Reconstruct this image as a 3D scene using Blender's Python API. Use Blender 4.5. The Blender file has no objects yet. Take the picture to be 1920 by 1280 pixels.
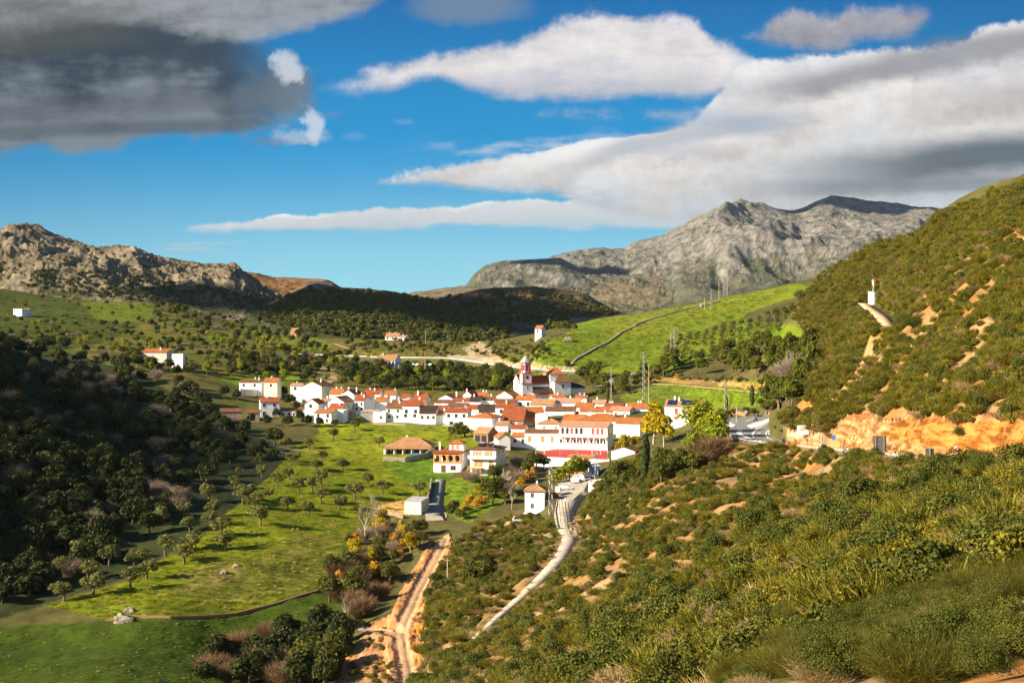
import bpy, math, random
import numpy as np
from mathutils import Vector, Matrix
random.seed(7); rng = np.random.default_rng(11)
S = bpy.context.scene
R = math.radians
F = 1920*50/36.0          # focal length in photograph pixels
HZ = 600.0                # row of the horizon
# ------------------------------------------------------------------ camera
cd = bpy.data.cameras.new('camera'); cam = bpy.data.objects.new('camera', cd); S.collection.objects.link(cam)
cd.lens = 50; cd.sensor_width = 36; cd.shift_y = -40/1920.0; cd.clip_start = 0.3; cd.clip_end = 40000
cam.location = (0, 0, 0); cam.rotation_euler = (R(90), 0, 0); S.camera = cam
S.view_settings.view_transform = 'Standard'; S.view_settings.look = 'None'
EXPO = 1.2; S.view_settings.exposure = EXPO; S.view_settings.gamma = 1.0
# ------------------------------------------------------------------ sun
SUN_EL = 25.0; SUN_AZ = 22.0      # degrees above the horizon, degrees behind the left-hand side
sdir = Vector((-math.cos(R(SUN_AZ))*math.cos(R(SUN_EL)), -math.sin(R(SUN_AZ))*math.cos(R(SUN_EL)), math.sin(R(SUN_EL))))
ld = bpy.data.lights.new('sun', 'SUN'); ld.energy = 5.0; ld.angle = R(0.5); ld.color = (1.0, 0.86, 0.64)
so = bpy.data.objects.new('sun', ld); S.collection.objects.link(so)
so.rotation_euler = sdir.to_track_quat('Z', 'Y').to_euler(); so.location = (-300, -100, 200)
# ------------------------------------------------------------------ node helpers
class NT:
    def __init__(s, nt): s.nt = nt; s.n = nt.nodes; s.l = nt.links
    def put(s, sock, v):
        if v is None: return
        if hasattr(v, 'is_output') : s.l.new(v, sock)
        else: sock.default_value = v
    def new(s, t, **kw):
        n = s.n.new(t)
        for k, v in kw.items(): setattr(n, k, v)
        return n
    def m(s, op, a, b=None, c=None, clamp=False):
        n = s.new('ShaderNodeMath', operation=op, use_clamp=clamp)
        s.put(n.inputs[0], a)
        if b is not None: s.put(n.inputs[1], b)
        if c is not None: s.put(n.inputs[2], c)
        return n.outputs[0]
    def vm(s, op, a, b=None):
        n = s.new('ShaderNodeVectorMath', operation=op); s.put(n.inputs[0], a)
        if b is not None: s.put(n.inputs[1], b)
        return n.outputs[0]
    def ss(s, x, a, b):          # smoothstep from a to b
        n = s.new('ShaderNodeMapRange', interpolation_type='SMOOTHSTEP')
        s.put(n.inputs['Value'], x); s.put(n.inputs['From Min'], a); s.put(n.inputs['From Max'], b)
        return n.outputs[0]
    def mr(s, x, a, b, c, d):
        n = s.new('ShaderNodeMapRange'); s.put(n.inputs['Value'], x)
        for k, v in zip(('From Min', 'From Max', 'To Min', 'To Max'), (a, b, c, d)): s.put(n.inputs[k], v)
        return n.outputs[0]
    def mix(s, f, a, b, bt='MIX'):
        n = s.new('ShaderNodeMix', data_type='RGBA', blend_type=bt)
        s.put(n.inputs[0], f); s.put(n.inputs[6], c4(a)); s.put(n.inputs[7], c4(b))
        return n.outputs[2]
    def noise(s, vec, sc, det=4, rough=0.5, dist=0.0, dim='3D', out=0):
        n = s.new('ShaderNodeTexNoise', noise_dimensions=dim)
        if vec is not None: s.put(n.inputs['Vector'], vec)
        n.inputs['Scale'].default_value = sc; n.inputs['Detail'].default_value = det
        n.inputs['Roughness'].default_value = rough; n.inputs['Distortion'].default_value = dist
        return n.outputs[out]
    def curve(s, x, pts, lo=-640.0, span=3200.0, div=1280.0):
        n = s.new('ShaderNodeFloatCurve'); s.put(n.inputs['Value'], x)
        c = n.mapping.curves[0]; n.mapping.use_clip = True
        n.mapping.clip_min_y = -1; n.mapping.clip_max_y = 2; n.mapping.clip_min_x = 0; n.mapping.clip_max_x = 1
        P = [((a-lo)/span, b/div) for a, b in pts]
        while len(c.points) < len(P): c.points.new(0.5, 0.5)
        for p, q in zip(c.points, P): p.location = q; p.handle_type = 'AUTO_CLAMPED'
        n.mapping.update()
        return n.outputs[0]
def c4(v):
    if isinstance(v, (tuple, list)) and len(v) == 3: return (*v, 1.0)
    return v
# ------------------------------------------------------------------ world: sky texture and clouds by direction
W = bpy.data.worlds.new('World'); S.world = W; W.use_nodes = True
w = NT(W.node_tree); w.n.clear()
sky = w.new('ShaderNodeTexSky', sky_type='NISHITA'); sky.sun_disc = False
sky.sun_elevation = R(SUN_EL); sky.sun_rotation = R(270-SUN_AZ); sky.altitude = 700; sky.air_density = 1.0; sky.dust_density = 0.3; sky.ozone_density = 3.0
tc = w.new('ShaderNodeTexCoord'); sep = w.new('ShaderNodeSeparateXYZ'); w.put(sep.inputs[0], tc.outputs['Generated'])
yy = w.m('MAXIMUM', sep.outputs[1], 0.15)
PX = w.m('MULTIPLY_ADD', w.m('DIVIDE', sep.outputs[0], yy), F, 960.0)
PY = w.m('MULTIPLY_ADD', w.m('DIVIDE', sep.outputs[2], yy), -F, HZ)
PXn = w.m('MULTIPLY', w.m('ADD', PX, 640.0), 1/3200.0, clamp=True)
def vec(x, y, z=0.0):
    n = w.new('ShaderNodeCombineXYZ'); w.put(n.inputs[0], x); w.put(n.inputs[1], y); w.put(n.inputs[2], z); return n.outputs[0]
P2 = vec(w.m('MULTIPLY', PX, 0.001), w.m('MULTIPLY', PY, 0.001))
P2s = vec(w.m('MULTIPLY', PX, 0.001), w.m('MULTIPLY', PY, 0.004))       # streaky
nA = w.noise(P2, 9.0, 7, 0.62)       # lumps ~110 px
nB = w.noise(P2, 3.2, 5, 0.55)
nS = w.noise(P2s, 5.0, 6, 0.6)
nF = w.noise(P2, 26.0, 8, 0.74)
sA = w.m('SUBTRACT', nA, 0.5); sB = w.m('SUBTRACT', nB, 0.5); sS = w.m('SUBTRACT', nS, 0.5); sF = w.m('SUBTRACT', nF, 0.5)
def wsum(*tt):
    r = None
    for a, k in tt:
        t = w.m('MULTIPLY', a, k); r = t if r is None else w.m('ADD', r, t)
    return r
hs = w.new('ShaderNodeHueSaturation'); hs.inputs['Saturation'].default_value = 1.0; hs.inputs['Hue'].default_value = 0.5
w.put(hs.inputs['Color'], sky.outputs[0])
skyc = w.mix(1.0, hs.outputs[0], (0.06, 0.06, 0.06), 'MULTIPLY')
# the clear blue deepens with height
blue = w.mix(w.ss(PY, -150.0, 330.0), (0.0, 0.046, 0.165), (0.0, 0.132, 0.285))
blue = w.mix(w.ss(PY, 240.0, 600.0), blue, (0.125, 0.310, 0.370))
blue = w.mix(w.m('MULTIPLY', w.ss(w.m('ABSOLUTE', w.m('SUBTRACT', PX, 960)), 300.0, 1300.0), 0.35), blue, (0.0, 0.060, 0.125))
front = w.ss(sep.outputs[1], 0.1, 0.5)
col = w.mix(front, skyc, w.mix(0.99, skyc, blue))
def layer(col, top, bot, st, sb, lumps, lumpb, ctop, cmid, cbot, op=1.0, extra=0.0, x0=None, x1=None, tmid=0.35, tex=0.10):
    t = w.m('MULTIPLY', w.curve(PXn, top), 1280.0); b = w.m('MULTIPLY', w.curve(PXn, bot), 1280.0)
    dt = w.m('SUBTRACT', PY, t); db = w.m('SUBTRACT', b, PY)
    at = w.ss(w.m('ADD', dt, wsum((sA, lumps*4.2), (sF, lumps*2.2), (sB, lumps*3.0))), 0.0, st)
    ab = w.ss(w.m('ADD', db, wsum((sS, lumpb*3.0), (sA, lumpb*2.6), (sF, lumpb*2.0), (sB, lumpb*2.0))), 0.0, sb)
    a = w.m('MULTIPLY', w.m('MULTIPLY', at, ab), op)
    if x0 is not None: a = w.m('MULTIPLY', a, w.ss(w.m('ADD', PX, wsum((sA, 200.0), (sB, 220.0), (sF, 60.0))), x0[0], x0[1]))
    if x1 is not None: a = w.m('MULTIPLY', a, w.m('SUBTRACT', 1.0, w.ss(w.m('ADD', PX, wsum((sA, 200.0), (sB, 220.0), (sF, 60.0))), x1[0], x1[1])))
    tt = w.m('DIVIDE', w.m('ADD', dt, wsum((sA, lumps*1.6))), w.m('MAXIMUM', w.m('ADD', dt, db), 8.0))
    tt = w.m('ADD', tt, wsum((sB, 1.1), (sS, 1.0), (sA, 0.6)))
    c = w.mix(w.ss(tt, 0.0, tmid), ctop, cmid); c = w.mix(w.ss(tt, tmid, 1.0), c, cbot)
    k = w.m('ADD', 1.0, wsum((sA, tex*5), (sF, tex*3), (sS, tex*4), (sB, tex*3)))
    c = w.mix(1.0, c, vec(k, k, k), 'MULTIPLY')
    return w.mix(a, col, c)
def puff(col, x, y, rx, ry, c, op=0.9, k=1.0):
    dx = w.m('DIVIDE', w.m('ADD', w.m('SUBTRACT', PX, x), wsum((sA, 60*k), (sF, 30*k))), rx)
    dy = w.m('DIVIDE', w.m('ADD', w.m('SUBTRACT', PY, y), wsum((sB, 40*k), (sF, 40*k))), ry)
    d = w.m('ADD', w.m('MULTIPLY', dx, dx), w.m('MULTIPLY', dy, dy))
    return w.mix(w.m('MULTIPLY', w.m('SUBTRACT', 1.0, w.ss(d, 0.15, 1.2)), op), col, c)
G = lambda r, g, b: tuple(((x/255.0+0.055)/1.055)**2.4 * 2**-EXPO if x > 10 else x/255/12.92*2**-EXPO for x in (r, g, b))   # sRGB byte to radiance at this exposure
# thin strips low on the left
col = layer(col, [(-640, 470), (200, 462), (300, 453), (420, 452), (550, 454), (2560, 470)], [(-640, 466), (200, 462), (300, 463), (420, 461), (550, 456), (2560, 460)], 6, 6, 3, 3, G(150,190,205), G(175,200,210), G(160,195,208), 0.75, x0=(180, 330), x1=(450, 560))
col = puff(col, 355, 466, 55, 5, G(170,200,210), 0.6, 0.12)
# E: long low strip
col = layer(col, [(-640, 500), (300, 434), (340, 424), (400, 416), (520, 403), (600, 396), (700, 388), (850, 381), (1000, 376), (1200, 372), (2560, 372)],
            [(-640, 400), (300, 434), (400, 439), (600, 439), (800, 434), (1000, 430), (1200, 436), (1400, 442), (1700, 440), (2560, 440)], 7, 14, 9, 9,
            G(242,242,242), G(210,214,217), G(184,200,210), 0.97, x0=(290, 420), tmid=0.25, tex=0.06)
# D: the great bank on the right
col = layer(col, [(-640, 420), (600, 348), (700, 336), (800, 313), (880, 291), (960, 287), (1010, 280), (1070, 264), (1110, 256), (1170, 249), (1250, 240), (1300, 222), (1350, 165), (1400, 112), (1440, 100), (1500, 100), (1600, 92), (1700, 86), (1780, 80), (1850, 48), (1920, 36), (2560, 0)],
            [(-640, 330), (600, 345), (700, 350), (800, 356), (860, 364), (960, 366), (1030, 374), (1100, 395), (1200, 420), (1400, 430), (1700, 420), (2560, 420)], 16, 22, 14, 10,
            G(228,228,232), G(226,221,217), G(184,192,199), 0.98, x0=(560, 800), tmid=0.35, tex=0.19)
# thin brighter sheets inside the bank
hsx = w.ss(w.m('ADD', nS, wsum((sB, 0.5))), 0.54, 0.70)
col = w.mix(w.m('MULTIPLY', w.m('MULTIPLY', hsx, 0.55), w.m('MULTIPLY', w.ss(PX, 700.0, 1000.0), w.m('MULTIPLY', w.ss(PY, 225.0, 290.0), w.m('SUBTRACT', 1.0, w.ss(PY, 330.0, 420.0))))), col, G(238,234,230))
# bright sunlit upper rim of that bank
rt = w.m('MULTIPLY', w.curve(PXn, [(-640, 420), (880, 292), (960, 289), (1010, 282), (1070, 266), (1110, 258), (1170, 251), (1250, 243), (1370, 230), (1600, 232), (2560, 232)]), 1280.0)
dr = w.m('ADD', w.m('SUBTRACT', PY, rt), wsum((sA, 22.0), (sF, 9.0)))
ra = w.m('MULTIPLY', w.m('MULTIPLY', w.ss(dr, 0.0, 5.0), w.m('SUBTRACT', 1.0, w.ss(dr, 12.0, 48.0))), w.m('MULTIPLY', w.ss(PX, 880.0, 1080.0), w.m('SUBTRACT', 1.0, w.ss(PX, 1270.0, 1390.0))))
col = w.mix(w.m('MULTIPLY', ra, 0.9), col, G(246,244,242))
# darker belts inside the bank
def belt(col, pts, half, c, op, x0, x1):
    t = w.m('MULTIPLY', w.curve(PXn, pts), 1280.0)
    d = w.m('ABSOLUTE', w.m('ADD', w.m('SUBTRACT', PY, t), wsum((sA, half*0.9), (sS, half*1.0))))
    a = w.m('MULTIPLY', w.m('SUBTRACT', 1.0, w.ss(d, half*0.2, half*1.3)), w.m('MULTIPLY', w.ss(PX, x0[0], x0[1]), op))
    if x1: a = w.m('MULTIPLY', a, w.m('SUBTRACT', 1.0, w.ss(PX, x1[0], x1[1])))
    return w.mix(a, col, c)
col = belt(col, [(-640, 300), (1000, 320), (1200, 268), (1400, 235), (2560, 150)], 22, G(172,178,190), 0.75, (1020, 1180), (1400, 1560))
col = belt(col, [(-640, 180), (1300, 190), (1500, 165), (1700, 120), (1920, 80), (2560, 0)], 34, G(128,132,142), 0.75, (1300, 1560), None)
col = belt(col, [(-640, 330), (1300, 345), (1600, 320), (1760, 300), (1920, 288), (2560, 270)], 42, G(84,98,110), 0.95, (1340, 1800), None)
col = belt(col, [(-640, 350), (1300, 358), (1600, 352), (1920, 342), (2560, 340)], 18, G(108,122,132), 0.7, (1300, 1700), None)
col = belt(col, [(-640, 200), (1500, 215), (1920, 190), (2560, 170)], 40, G(150,142,138), 0.5, (1600, 1950), None)
# C
col = layer(col, [(-640, 200), (1360, 78), (1420, 42), (1480, 12), (1560, 20), (1600, 2), (1740, 4), (1760, 40), (1800, 60), (2560, 200)],
            [(-640, 0), (1360, 78), (1450, 100), (1560, 108), (1610, 84), (1700, 78), (1760, 45), (2560, 0)], 26, 26, 13, 13, G(196,192,196), G(172,170,176), G(146,150,162), 0.93, x0=(1350, 1430), x1=(1690, 1780), tex=0.2)
# B with its wisps towards D
col = layer(col, [(-640, 300), (900, 235), (1000, 212), (1130, 205), (1300, 200), (1450, 200), (2560, 250)], [(-640, 200), (900, 230), (1000, 226), (1130, 224), (1300, 240), (1450, 260), (2560, 260)], 30, 26, 22, 18, G(150,175,205), G(165,180,200), G(160,176,200), 0.62, x0=(880, 1080), x1=(1400, 1560))
col = layer(col, [(-640, 300), (570, 168), (640, 138), (690, 118), (760, 106), (850, 82), (950, 72), (1000, 48), (1050, 25), (1110, 14), (1200, 20), (1290, 28), (1340, 66), (1410, 96), (1480, 130), (2560, 200)],
            [(-640, 100), (570, 172), (650, 190), (740, 178), (800, 160), (860, 172), (920, 186), (1000, 194), (1100, 198), (1200, 190), (1300, 196), (1400, 176), (1480, 150), (2560, 100)], 26, 30, 15, 12,
            G(222,218,220), G(236,230,228), G(186,188,198), 0.96, x0=(570, 760), x1=(1360, 1470), tmid=0.45, tex=0.12)
col = puff(col, 880, 10, 130, 42, G(120,140,160), 0.75)
# A: the dark mass at the left
col = layer(col, [(-640, -400), (0, -300), (300, -160), (430, 0), (500, 70), (560, 95), (610, 130), (700, 240), (2560, 500)],
            [(-640, 330), (0, 300), (90, 288), (170, 292), (225, 284), (300, 262), (440, 262), (520, 250), (565, 222), (600, 180), (2560, 100)], 60, 26, 22, 16,
            G(74,86,96), G(50,62,74), G(122,130,138), 0.97, x1=(380, 660), tmid=0.5, tex=0.10)
col = belt(col, [(-640, 230), (0, 215), (300, 195), (450, 185), (600, 150), (2560, 100)], 26, G(92,100,108), 0.6, (-600, 0), (480, 590))
col = belt(col, [(-640, 260), (0, 250), (300, 238), (450, 235), (600, 200), (2560, 100)], 16, G(70,82,94), 0.6, (-600, 0), (430, 520))
col = layer(col, [(-640, -900), (600, -900), (760, -900), (2560, -900)],
            [(-640, 90), (0, 88), (200, 62), (330, 74), (470, 84), (560, 68), (640, 48), (720, 14), (760, -60), (2560, -800)], 20, 34, 0, 14, G(122,126,126), G(122,126,126), G(150,156,162), 0.95, x1=(650, 790), tmid=0.7, tex=0.15)
col = belt(col, [(-640, 60), (0, 75), (100, 66), (250, 45), (2560, 0)], 40, G(82,86,84), 0.7, (-600, -50), (150, 330))
col = puff(col, 545, 170, 55, 60, G(118,134,148), 0.7, 1.6)
col = puff(col, 520, 170, 90, 50, G(96,110,124), 0.6, 2.2)
col = puff(col, 534, 130, 40, 32, G(205,214,224), 0.85, 2.0)
col = puff(col, 562, 250, 72, 20, G(170,190,212), 0.75, 1.8)
col = puff(col, 505, 262, 60, 12, G(90,130,170), 0.6, 1.5)
col = puff(col, 590, 226, 28, 34, G(208,218,230), 0.8, 1.9)
col = puff(col, 668, 258, 26, 9, G(90,160,215), 0.6, 0.5)
col = puff(col, 758, 227, 22, 7, G(110,165,215), 0.5, 0.4)
col = puff(col, 620, 212, 26, 10, G(90,140,190), 0.5, 0.6)
bg = w.new('ShaderNodeBackground'); w.put(bg.inputs[0], col); bg.inputs[1].default_value = 1.0
out = w.new('ShaderNodeOutputWorld'); w.l.new(bg.outputs[0], out.inputs[0])
W.cycles.sampling_method = 'MANUAL'; W.cycles.sample_map_resolution = 512
S.cycles.max_bounces = 5; S.cycles.diffuse_bounces = 2; S.cycles.transparent_max_bounces = 6
S.cycles.use_denoising = True
# ------------------------------------------------------------------ terrain as a height field on a fan of (x/y, y)
def hsh(ix, iy, seed):
    h = (ix.astype(np.int64)*374761393 + iy.astype(np.int64)*668265263 + seed*974711) & 0x7fffffff
    h = (h ^ (h >> 13))*1274126177 & 0x7fffffff
    return ((h ^ (h >> 16)) & 0xffff)/65535.0
def pn(x, y, seed=0):        # gradient noise, about -0.7..0.7
    x0 = np.floor(x); y0 = np.floor(y); fx = x-x0; fy = y-y0
    ux = fx*fx*fx*(fx*(fx*6-15)+10); uy = fy*fy*fy*(fy*(fy*6-15)+10)
    def g(ix, iy, dx, dy):
        a = hsh(ix, iy, seed)*2*np.pi
        return np.cos(a)*dx+np.sin(a)*dy
    n00 = g(x0, y0, fx, fy); n10 = g(x0+1, y0, fx-1, fy); n01 = g(x0, y0+1, fx, fy-1); n11 = g(x0+1, y0+1, fx-1, fy-1)
    return (n00*(1-ux)+n10*ux)*(1-uy)+(n01*(1-ux)+n11*ux)*uy
def fbm(x, y, o=4, seed=0, rid=False, gain=0.5):
    s = 0; a = 1.0; t = 0
    for k in range(o):
        n = pn(x*2**k+17.3*k, y*2**k-9.1*k, seed+k*31)
        n = (0.5-np.abs(n)*1.6) if rid else n
        s = s+a*n; t += a; a *= gain
    return s/t*1.5
def sst(x, a, b):
    t = np.clip((x-a)/(b-a), 0, 1); return t*t*(3-2*t)
# control points: column, row (photograph pixels), distance in metres
CP = """820 797 562;700 792 570;760 794 568;880 799 555;930 814 530;600 795 560;700 760 630;800 757 640;900 757 640;760 775 600;900 775 600;1000 775 590;1000 800 545;1100 780 560;1100 762 600;650 775 600;560 760 640;480 783 600;320 785 600;765 852 500;845 882 470;905 886 465;778 973 420;
1005 962 400;985 984 395;1070 925 420;1100 905 440;1100 858 500;1000 748 640;1050 750 645;1060 960 385;1070 1000 360;1040 1060 320;980 1120 270;900 1190 230;
800 1010 395;815 960 425;820 910 455;770 1100 340;740 1180 290;760 1250 265;700 1190 285;650 1150 310;600 1190 300;450 1240 290;550 1280 270;300 1200 290;
200 1250 272;300 1150 301;60 1210 290;0 1150 308;0 1240 274;120 1260 268;450 1060 345;500 980 390;560 900 450;650 850 500;620 810 545;400 1000 375;250 1090 330;150 1140 310;
100 1010 368;0 1060 345;200 960 395;200 860 440;0 920 385;100 800 480;300 860 480;0 750 450;0 650 545;200 720 580;350 750 620;290 676 720;400 720 660;
40 588 1100;0 525 1350;150 562 1280;200 590 1130;300 570 1250;70 640 900;150 680 700;400 660 850;500 668 900;640 670 900;560 632 1180;740 637 1080;500 618 1300;
730 690 820;850 676 840;960 695 800;750 718 740;750 742 680;900 742 685;900 722 720;600 740 670;450 735 670;1100 745 650;1180 748 610;1200 775 560;900 645 950;850 650 960;
650 612 1500;750 628 1480;900 625 1500;
1005 633 795;1022 633 800;1100 640 780;1050 690 720;1250 650 740;1350 620 740;1420 600 780;1200 722 640;1300 735 600;1250 757 578;1150 752 600;1400 757 500;1440 742 530;1350 700 650;1450 690 620;
1150 592 950;1250 580 920;1300 567 900;1400 550 870;1480 534 840;1390 795 390;1350 805 371;1420 812 358;1460 778 427;1497 772 442;1380 784 412;1430 785 410;1470 835 323;1400 826 336;1340 838 365;1280 806 515;1330 800 490;1240 820 490;1280 762 560;1330 770 520;1200 825 500;1250 840 440;1300 852 385;
1480 832 330;1560 843 290;1650 853 240;1750 862 200;1850 872 172;1920 880 155;
1650 785 252;1560 770 300;1500 745 340;1500 700 400;1560 650 430;1640 572 430;1660 610 400;1480 640 680;1480 590 740;1540 520 560;1600 482 500;1750 412 420;1850 372 370;1920 347 350;
1800 550 300;1850 700 215;1900 785 170;1700 700 290;1750 790 212;1800 640 250;1920 600 240;1920 450 300;1900 378 450;1800 402 450;1900 430 560;1700 450 500;1800 450 560;
1400 862 300;1480 862 265;1560 873 225;1650 884 180;1750 896 145;1850 900 125;1300 905 290;1400 912 225;1400 1000 130;1400 1100 85;1400 1200 60;1400 1280 48;1600 1100 58;1600 1000 90;1600 925 150;1600 1280 30;1900 915 105;1900 1000 55;1900 1150 25;1900 1280 14;1750 1280 20;1750 1100 40;
1150 905 385;1200 900 350;1200 1000 230;1200 1100 150;1200 1200 105;1200 1280 82;1100 1000 320;1050 1150 200;1000 1200 185;950 1280 140;870 1240 200;800 1280 190;700 1280 245;1300 960 240;1300 868 350;
950 1010 350;900 1080 310;850 1150 275;880 1000 370"""
pts = []
for t in CP.replace('\n', '').split(';'):
    a, b, D = map(float, t.split()); pts.append(((a-960)/F, math.log(D), (HZ-b)*D/F))
# points given in metres (x, y, z): ground the photograph cannot show, beyond ridges and outside the frame
for x, y, z in [(0, 6, -3.0), (3, 6, -2.6), (-3, 6, -4.5), (5, 10, -3.2), (-10, 12, -9), (0, 20, -7.2), (12, 30, -6.6), (25, 30, -6), (60, 60, -6), (45, 100, -9), (-15, 40, -20), (-40, 40, -34), (-6, 60, -18), (-30, 90, -38),
                (-60, 110, -50), (-100, 110, -62), (-60, 200, -63), (-140, 150, -64), (-170, 170, -66), (-120, 240, -66), (-100, 200, -67), (-260, 150, -40), (-280, 200, -12), (-330, 250, 50), (-260, 260, 2), (-330, 360, 45), (-250, 330, -5), (-380, 460, 55), (-300, 450, 8), (-400, 600, 40), (-300, 600, -2), (-460, 800, 10), (-600, 1100, 30),
                (120, 100, 4), (200, 160, 22), (330, 250, 45), (300, 420, 48), (300, 560, 36), (210, 620, 20), (330, 800, 40), (500, 900, 70), (110, 1100, -15), (250, 1200, 0), (0, 1400, -30), (450, 500, 70), (220, 420, 34), (130, 60, 14)]:
    pts.append((x/y, math.log(y), z))
pts = np.array(pts)
def tps(r2): return np.where(r2 > 1e-12, r2*np.log(np.maximum(r2, 1e-12)), 0)*0.5
n = len(pts); dx = pts[:, None, 0]-pts[None, :, 0]; dy = pts[:, None, 1]-pts[None, :, 1]
A = np.zeros((n+3, n+3)); A[:n, :n] = tps(dx*dx+dy*dy)+np.eye(n)*2e-5; A[:n, n] = 1; A[:n, n+1] = pts[:, 0]; A[:n, n+2] = pts[:, 1]; A[n:, :n] = A[:n, n:].T
wt = np.linalg.solve(A, np.concatenate([pts[:, 2], np.zeros(3)]))
uu = np.concatenate([np.linspace(-1.25, -0.43, 60)[:-1], np.linspace(-0.43, 0.43, 961), np.linspace(0.43, 1.0, 40)[1:]])
seg = [(3.5, 14, 60), (14, 120, 230), (120, 900, 560), (900, 1500, 90), (1500, 3400, 300), (3400, 6800, 260), (6800, 15000, 20)]
dd = np.concatenate([np.exp(np.linspace(math.log(a), math.log(b), k, endpoint=False)) for a, b, k in seg]+[[15000.0]])
U, D = np.meshgrid(uu, dd); L = np.log(D)
def evaltps(U, L):
    z = np.full(U.shape, wt[n]) + wt[n+1]*U + wt[n+2]*L
    for k in range(n):
        r2 = (U-pts[k, 0])**2+(L-pts[k, 1])**2
        z += wt[k]*0.5*r2*np.log(r2+1e-12)
    return z
# evaluate on a coarse grid, then interpolate
cu = np.linspace(-1.25, 1.0, 320); cl = np.linspace(math.log(3.4), math.log(1700), 420)
CU, CL = np.meshgrid(cu, cl); CZ = evaltps(CU, CL)
def bil(Z, xs, ys, x, y):
    fx = np.clip((x-xs[0])/(xs[1]-xs[0]), 0, len(xs)-1.001); fy = np.clip((y-ys[0])/(ys[1]-ys[0]), 0, len(ys)-1.001)
    i = fx.astype(int); j = fy.astype(int); a = fx-i; b = fy-j
    return (Z[j, i]*(1-a)+Z[j, i+1]*a)*(1-b)+(Z[j+1, i]*(1-a)+Z[j+1, i+1]*a)*b
Z = bil(CZ, cu, cl, U, L)
X = U*D; Y = D
far = sst(D, 1250, 1650)
Z = Z*(1-far)+np.minimum(Z, -30)*far*0 + far*(-30)
# gentle unevenness
Z = Z + fbm(X/22, Y/22, 4, 5)*0.9*sst(D, 30, 200)*(1-far) + fbm(X/5, Y/5, 3, 9)*0.22*sst(D, 8, 60)*(1-sst(D, 500, 900))
# far hills: skyline by column, crest distance, reach of the near and far slopes
kind = np.zeros(U.shape)
PXg = 960+U*F
r0 = int(np.searchsorted(dd, 1050))
def hill(sky_, Dc, near, back, k, foot=-30.0, wob=0.0, rough=0.0, rs=200.0, rid=True, pw=1.0, seed=50, bump=0.0):
    U_, D_, X_, Y_, P_ = U[r0:], D[r0:], X[r0:], Y[r0:], PXg[r0:]
    s = np.array(sky_, float)
    row = np.interp(P_, s[:, 0], s[:, 1])
    Dc_ = Dc*(1+wob*fbm(U_*6, U_*0+seed, 3, seed))
    top = (HZ-row)*Dc_/F
    t = np.where(D_ < Dc_, (D_-(Dc_-near))/near, 1-(D_-Dc_)/back)
    t = np.clip(t, -0.3, 1)
    e = 1-(1-np.clip(t, 0, 1))**pw
    h = foot+(top-foot)*e + np.minimum(t, 0)*200
    w_ = np.clip(e*(1-e)*4, 0, 1)**1.15+0.05
    if rough: h = h+rough*w_*fbm(X_/rs, Y_/rs*0.8, 6, seed, rid, 0.55)*np.clip(e*3, 0, 1)
    if bump: h = h+bump*np.clip(e*3, 0, 1)*fbm(X_/(rs*0.13), Y_/(rs*0.13), 4, seed+7, True, 0.6)
    m = (h > Z[r0:]) & (D_ > 1100)
    Z[r0:][m] = h[m]; kind[r0:][m] = k
hill([(-700, 420), (-200, 430), (0, 440), (20, 430), (45, 427), (70, 430), (100, 446), (130, 455), (190, 474), (240, 474), (300, 491), (330, 495), (400, 504), (440, 516), (470, 545), (520, 590), (600, 640), (900, 700), (3000, 800)], 2150, 520, 900, 1, 8, 0.03, 42, 180, True, 1.5, 50, 9.5)
hill([(-700, 560), (300, 540), (380, 515), (430, 510), (470, 513), (520, 524), (600, 526), (680, 560), (760, 620), (3000, 800)], 2900, 700, 900, 2, -10, 0.02, 40, 300, True, 1.3, 60, 3.0)
hill([(-700, 720), (380, 650), (470, 590), (520, 565), (560, 545), (580, 531), (600, 529), (625, 531), (632, 540), (680, 543), (740, 549), (800, 562), (860, 578), (920, 600), (1000, 640), (3000, 800)], 1850, 420, 700, 3, -25, 0.03, 26, 200, True, 1.2, 70, 2.0)
hill([(-700, 720), (620, 610), (700, 575), (760, 562), (820, 560), (870, 549), (920, 543), (1000, 540), (1060, 542), (1100, 553), (1130, 570), (1160, 586), (1250, 625), (1400, 680), (3000, 800)], 2300, 560, 700, 4, -40, 0.02, 40, 260, True, 1.3, 80, 2.0)
hill([(-700, 700), (650, 600), (770, 549), (830, 541), (900, 533), (1000, 520), (1200, 520), (3000, 520)], 4300, 800, 900, 6, -60, 0.02, 40, 300, True, 1.2, 90, 4.0)
hill([(-700, 800), (800, 600), (868, 545), (890, 514), (910, 500), (935, 492), (960, 490), (1000, 488), (1050, 486), (1090, 505), (1140, 540), (1200, 600), (3000, 900)], 4700, 1100, 600, 5, -60, 0.02, 75, 560, True, 1.5, 95, 7.0)
hill([(-700, 800), (800, 620), (900, 560), (1000, 515), (1050, 484), (1085, 476), (1130, 472), (1170, 471), (1190, 456), (1240, 444), (1265, 432), (1290, 421), (1330, 404), (1360, 394), (1390, 388), (1430, 389), (1450, 396), (1480, 401), (1505, 396), (1520, 388), (1540, 377), (1560, 371), (1585, 375), (1620, 381), (1680, 388), (1710, 394), (1750, 400), (1850, 410), (1960, 400), (2300, 430), (3000, 520)], 5600, 2300, 1200, 5, -90, 0.015, 185, 820, True, 1.25, 99, 10.0)
Z = np.where(D > 7200, np.minimum(Z, -60), Z)
EXTRA = {}
def col_of(u):
    return np.interp(u, uu, np.arange(len(uu)))
SL = Z/D
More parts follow.
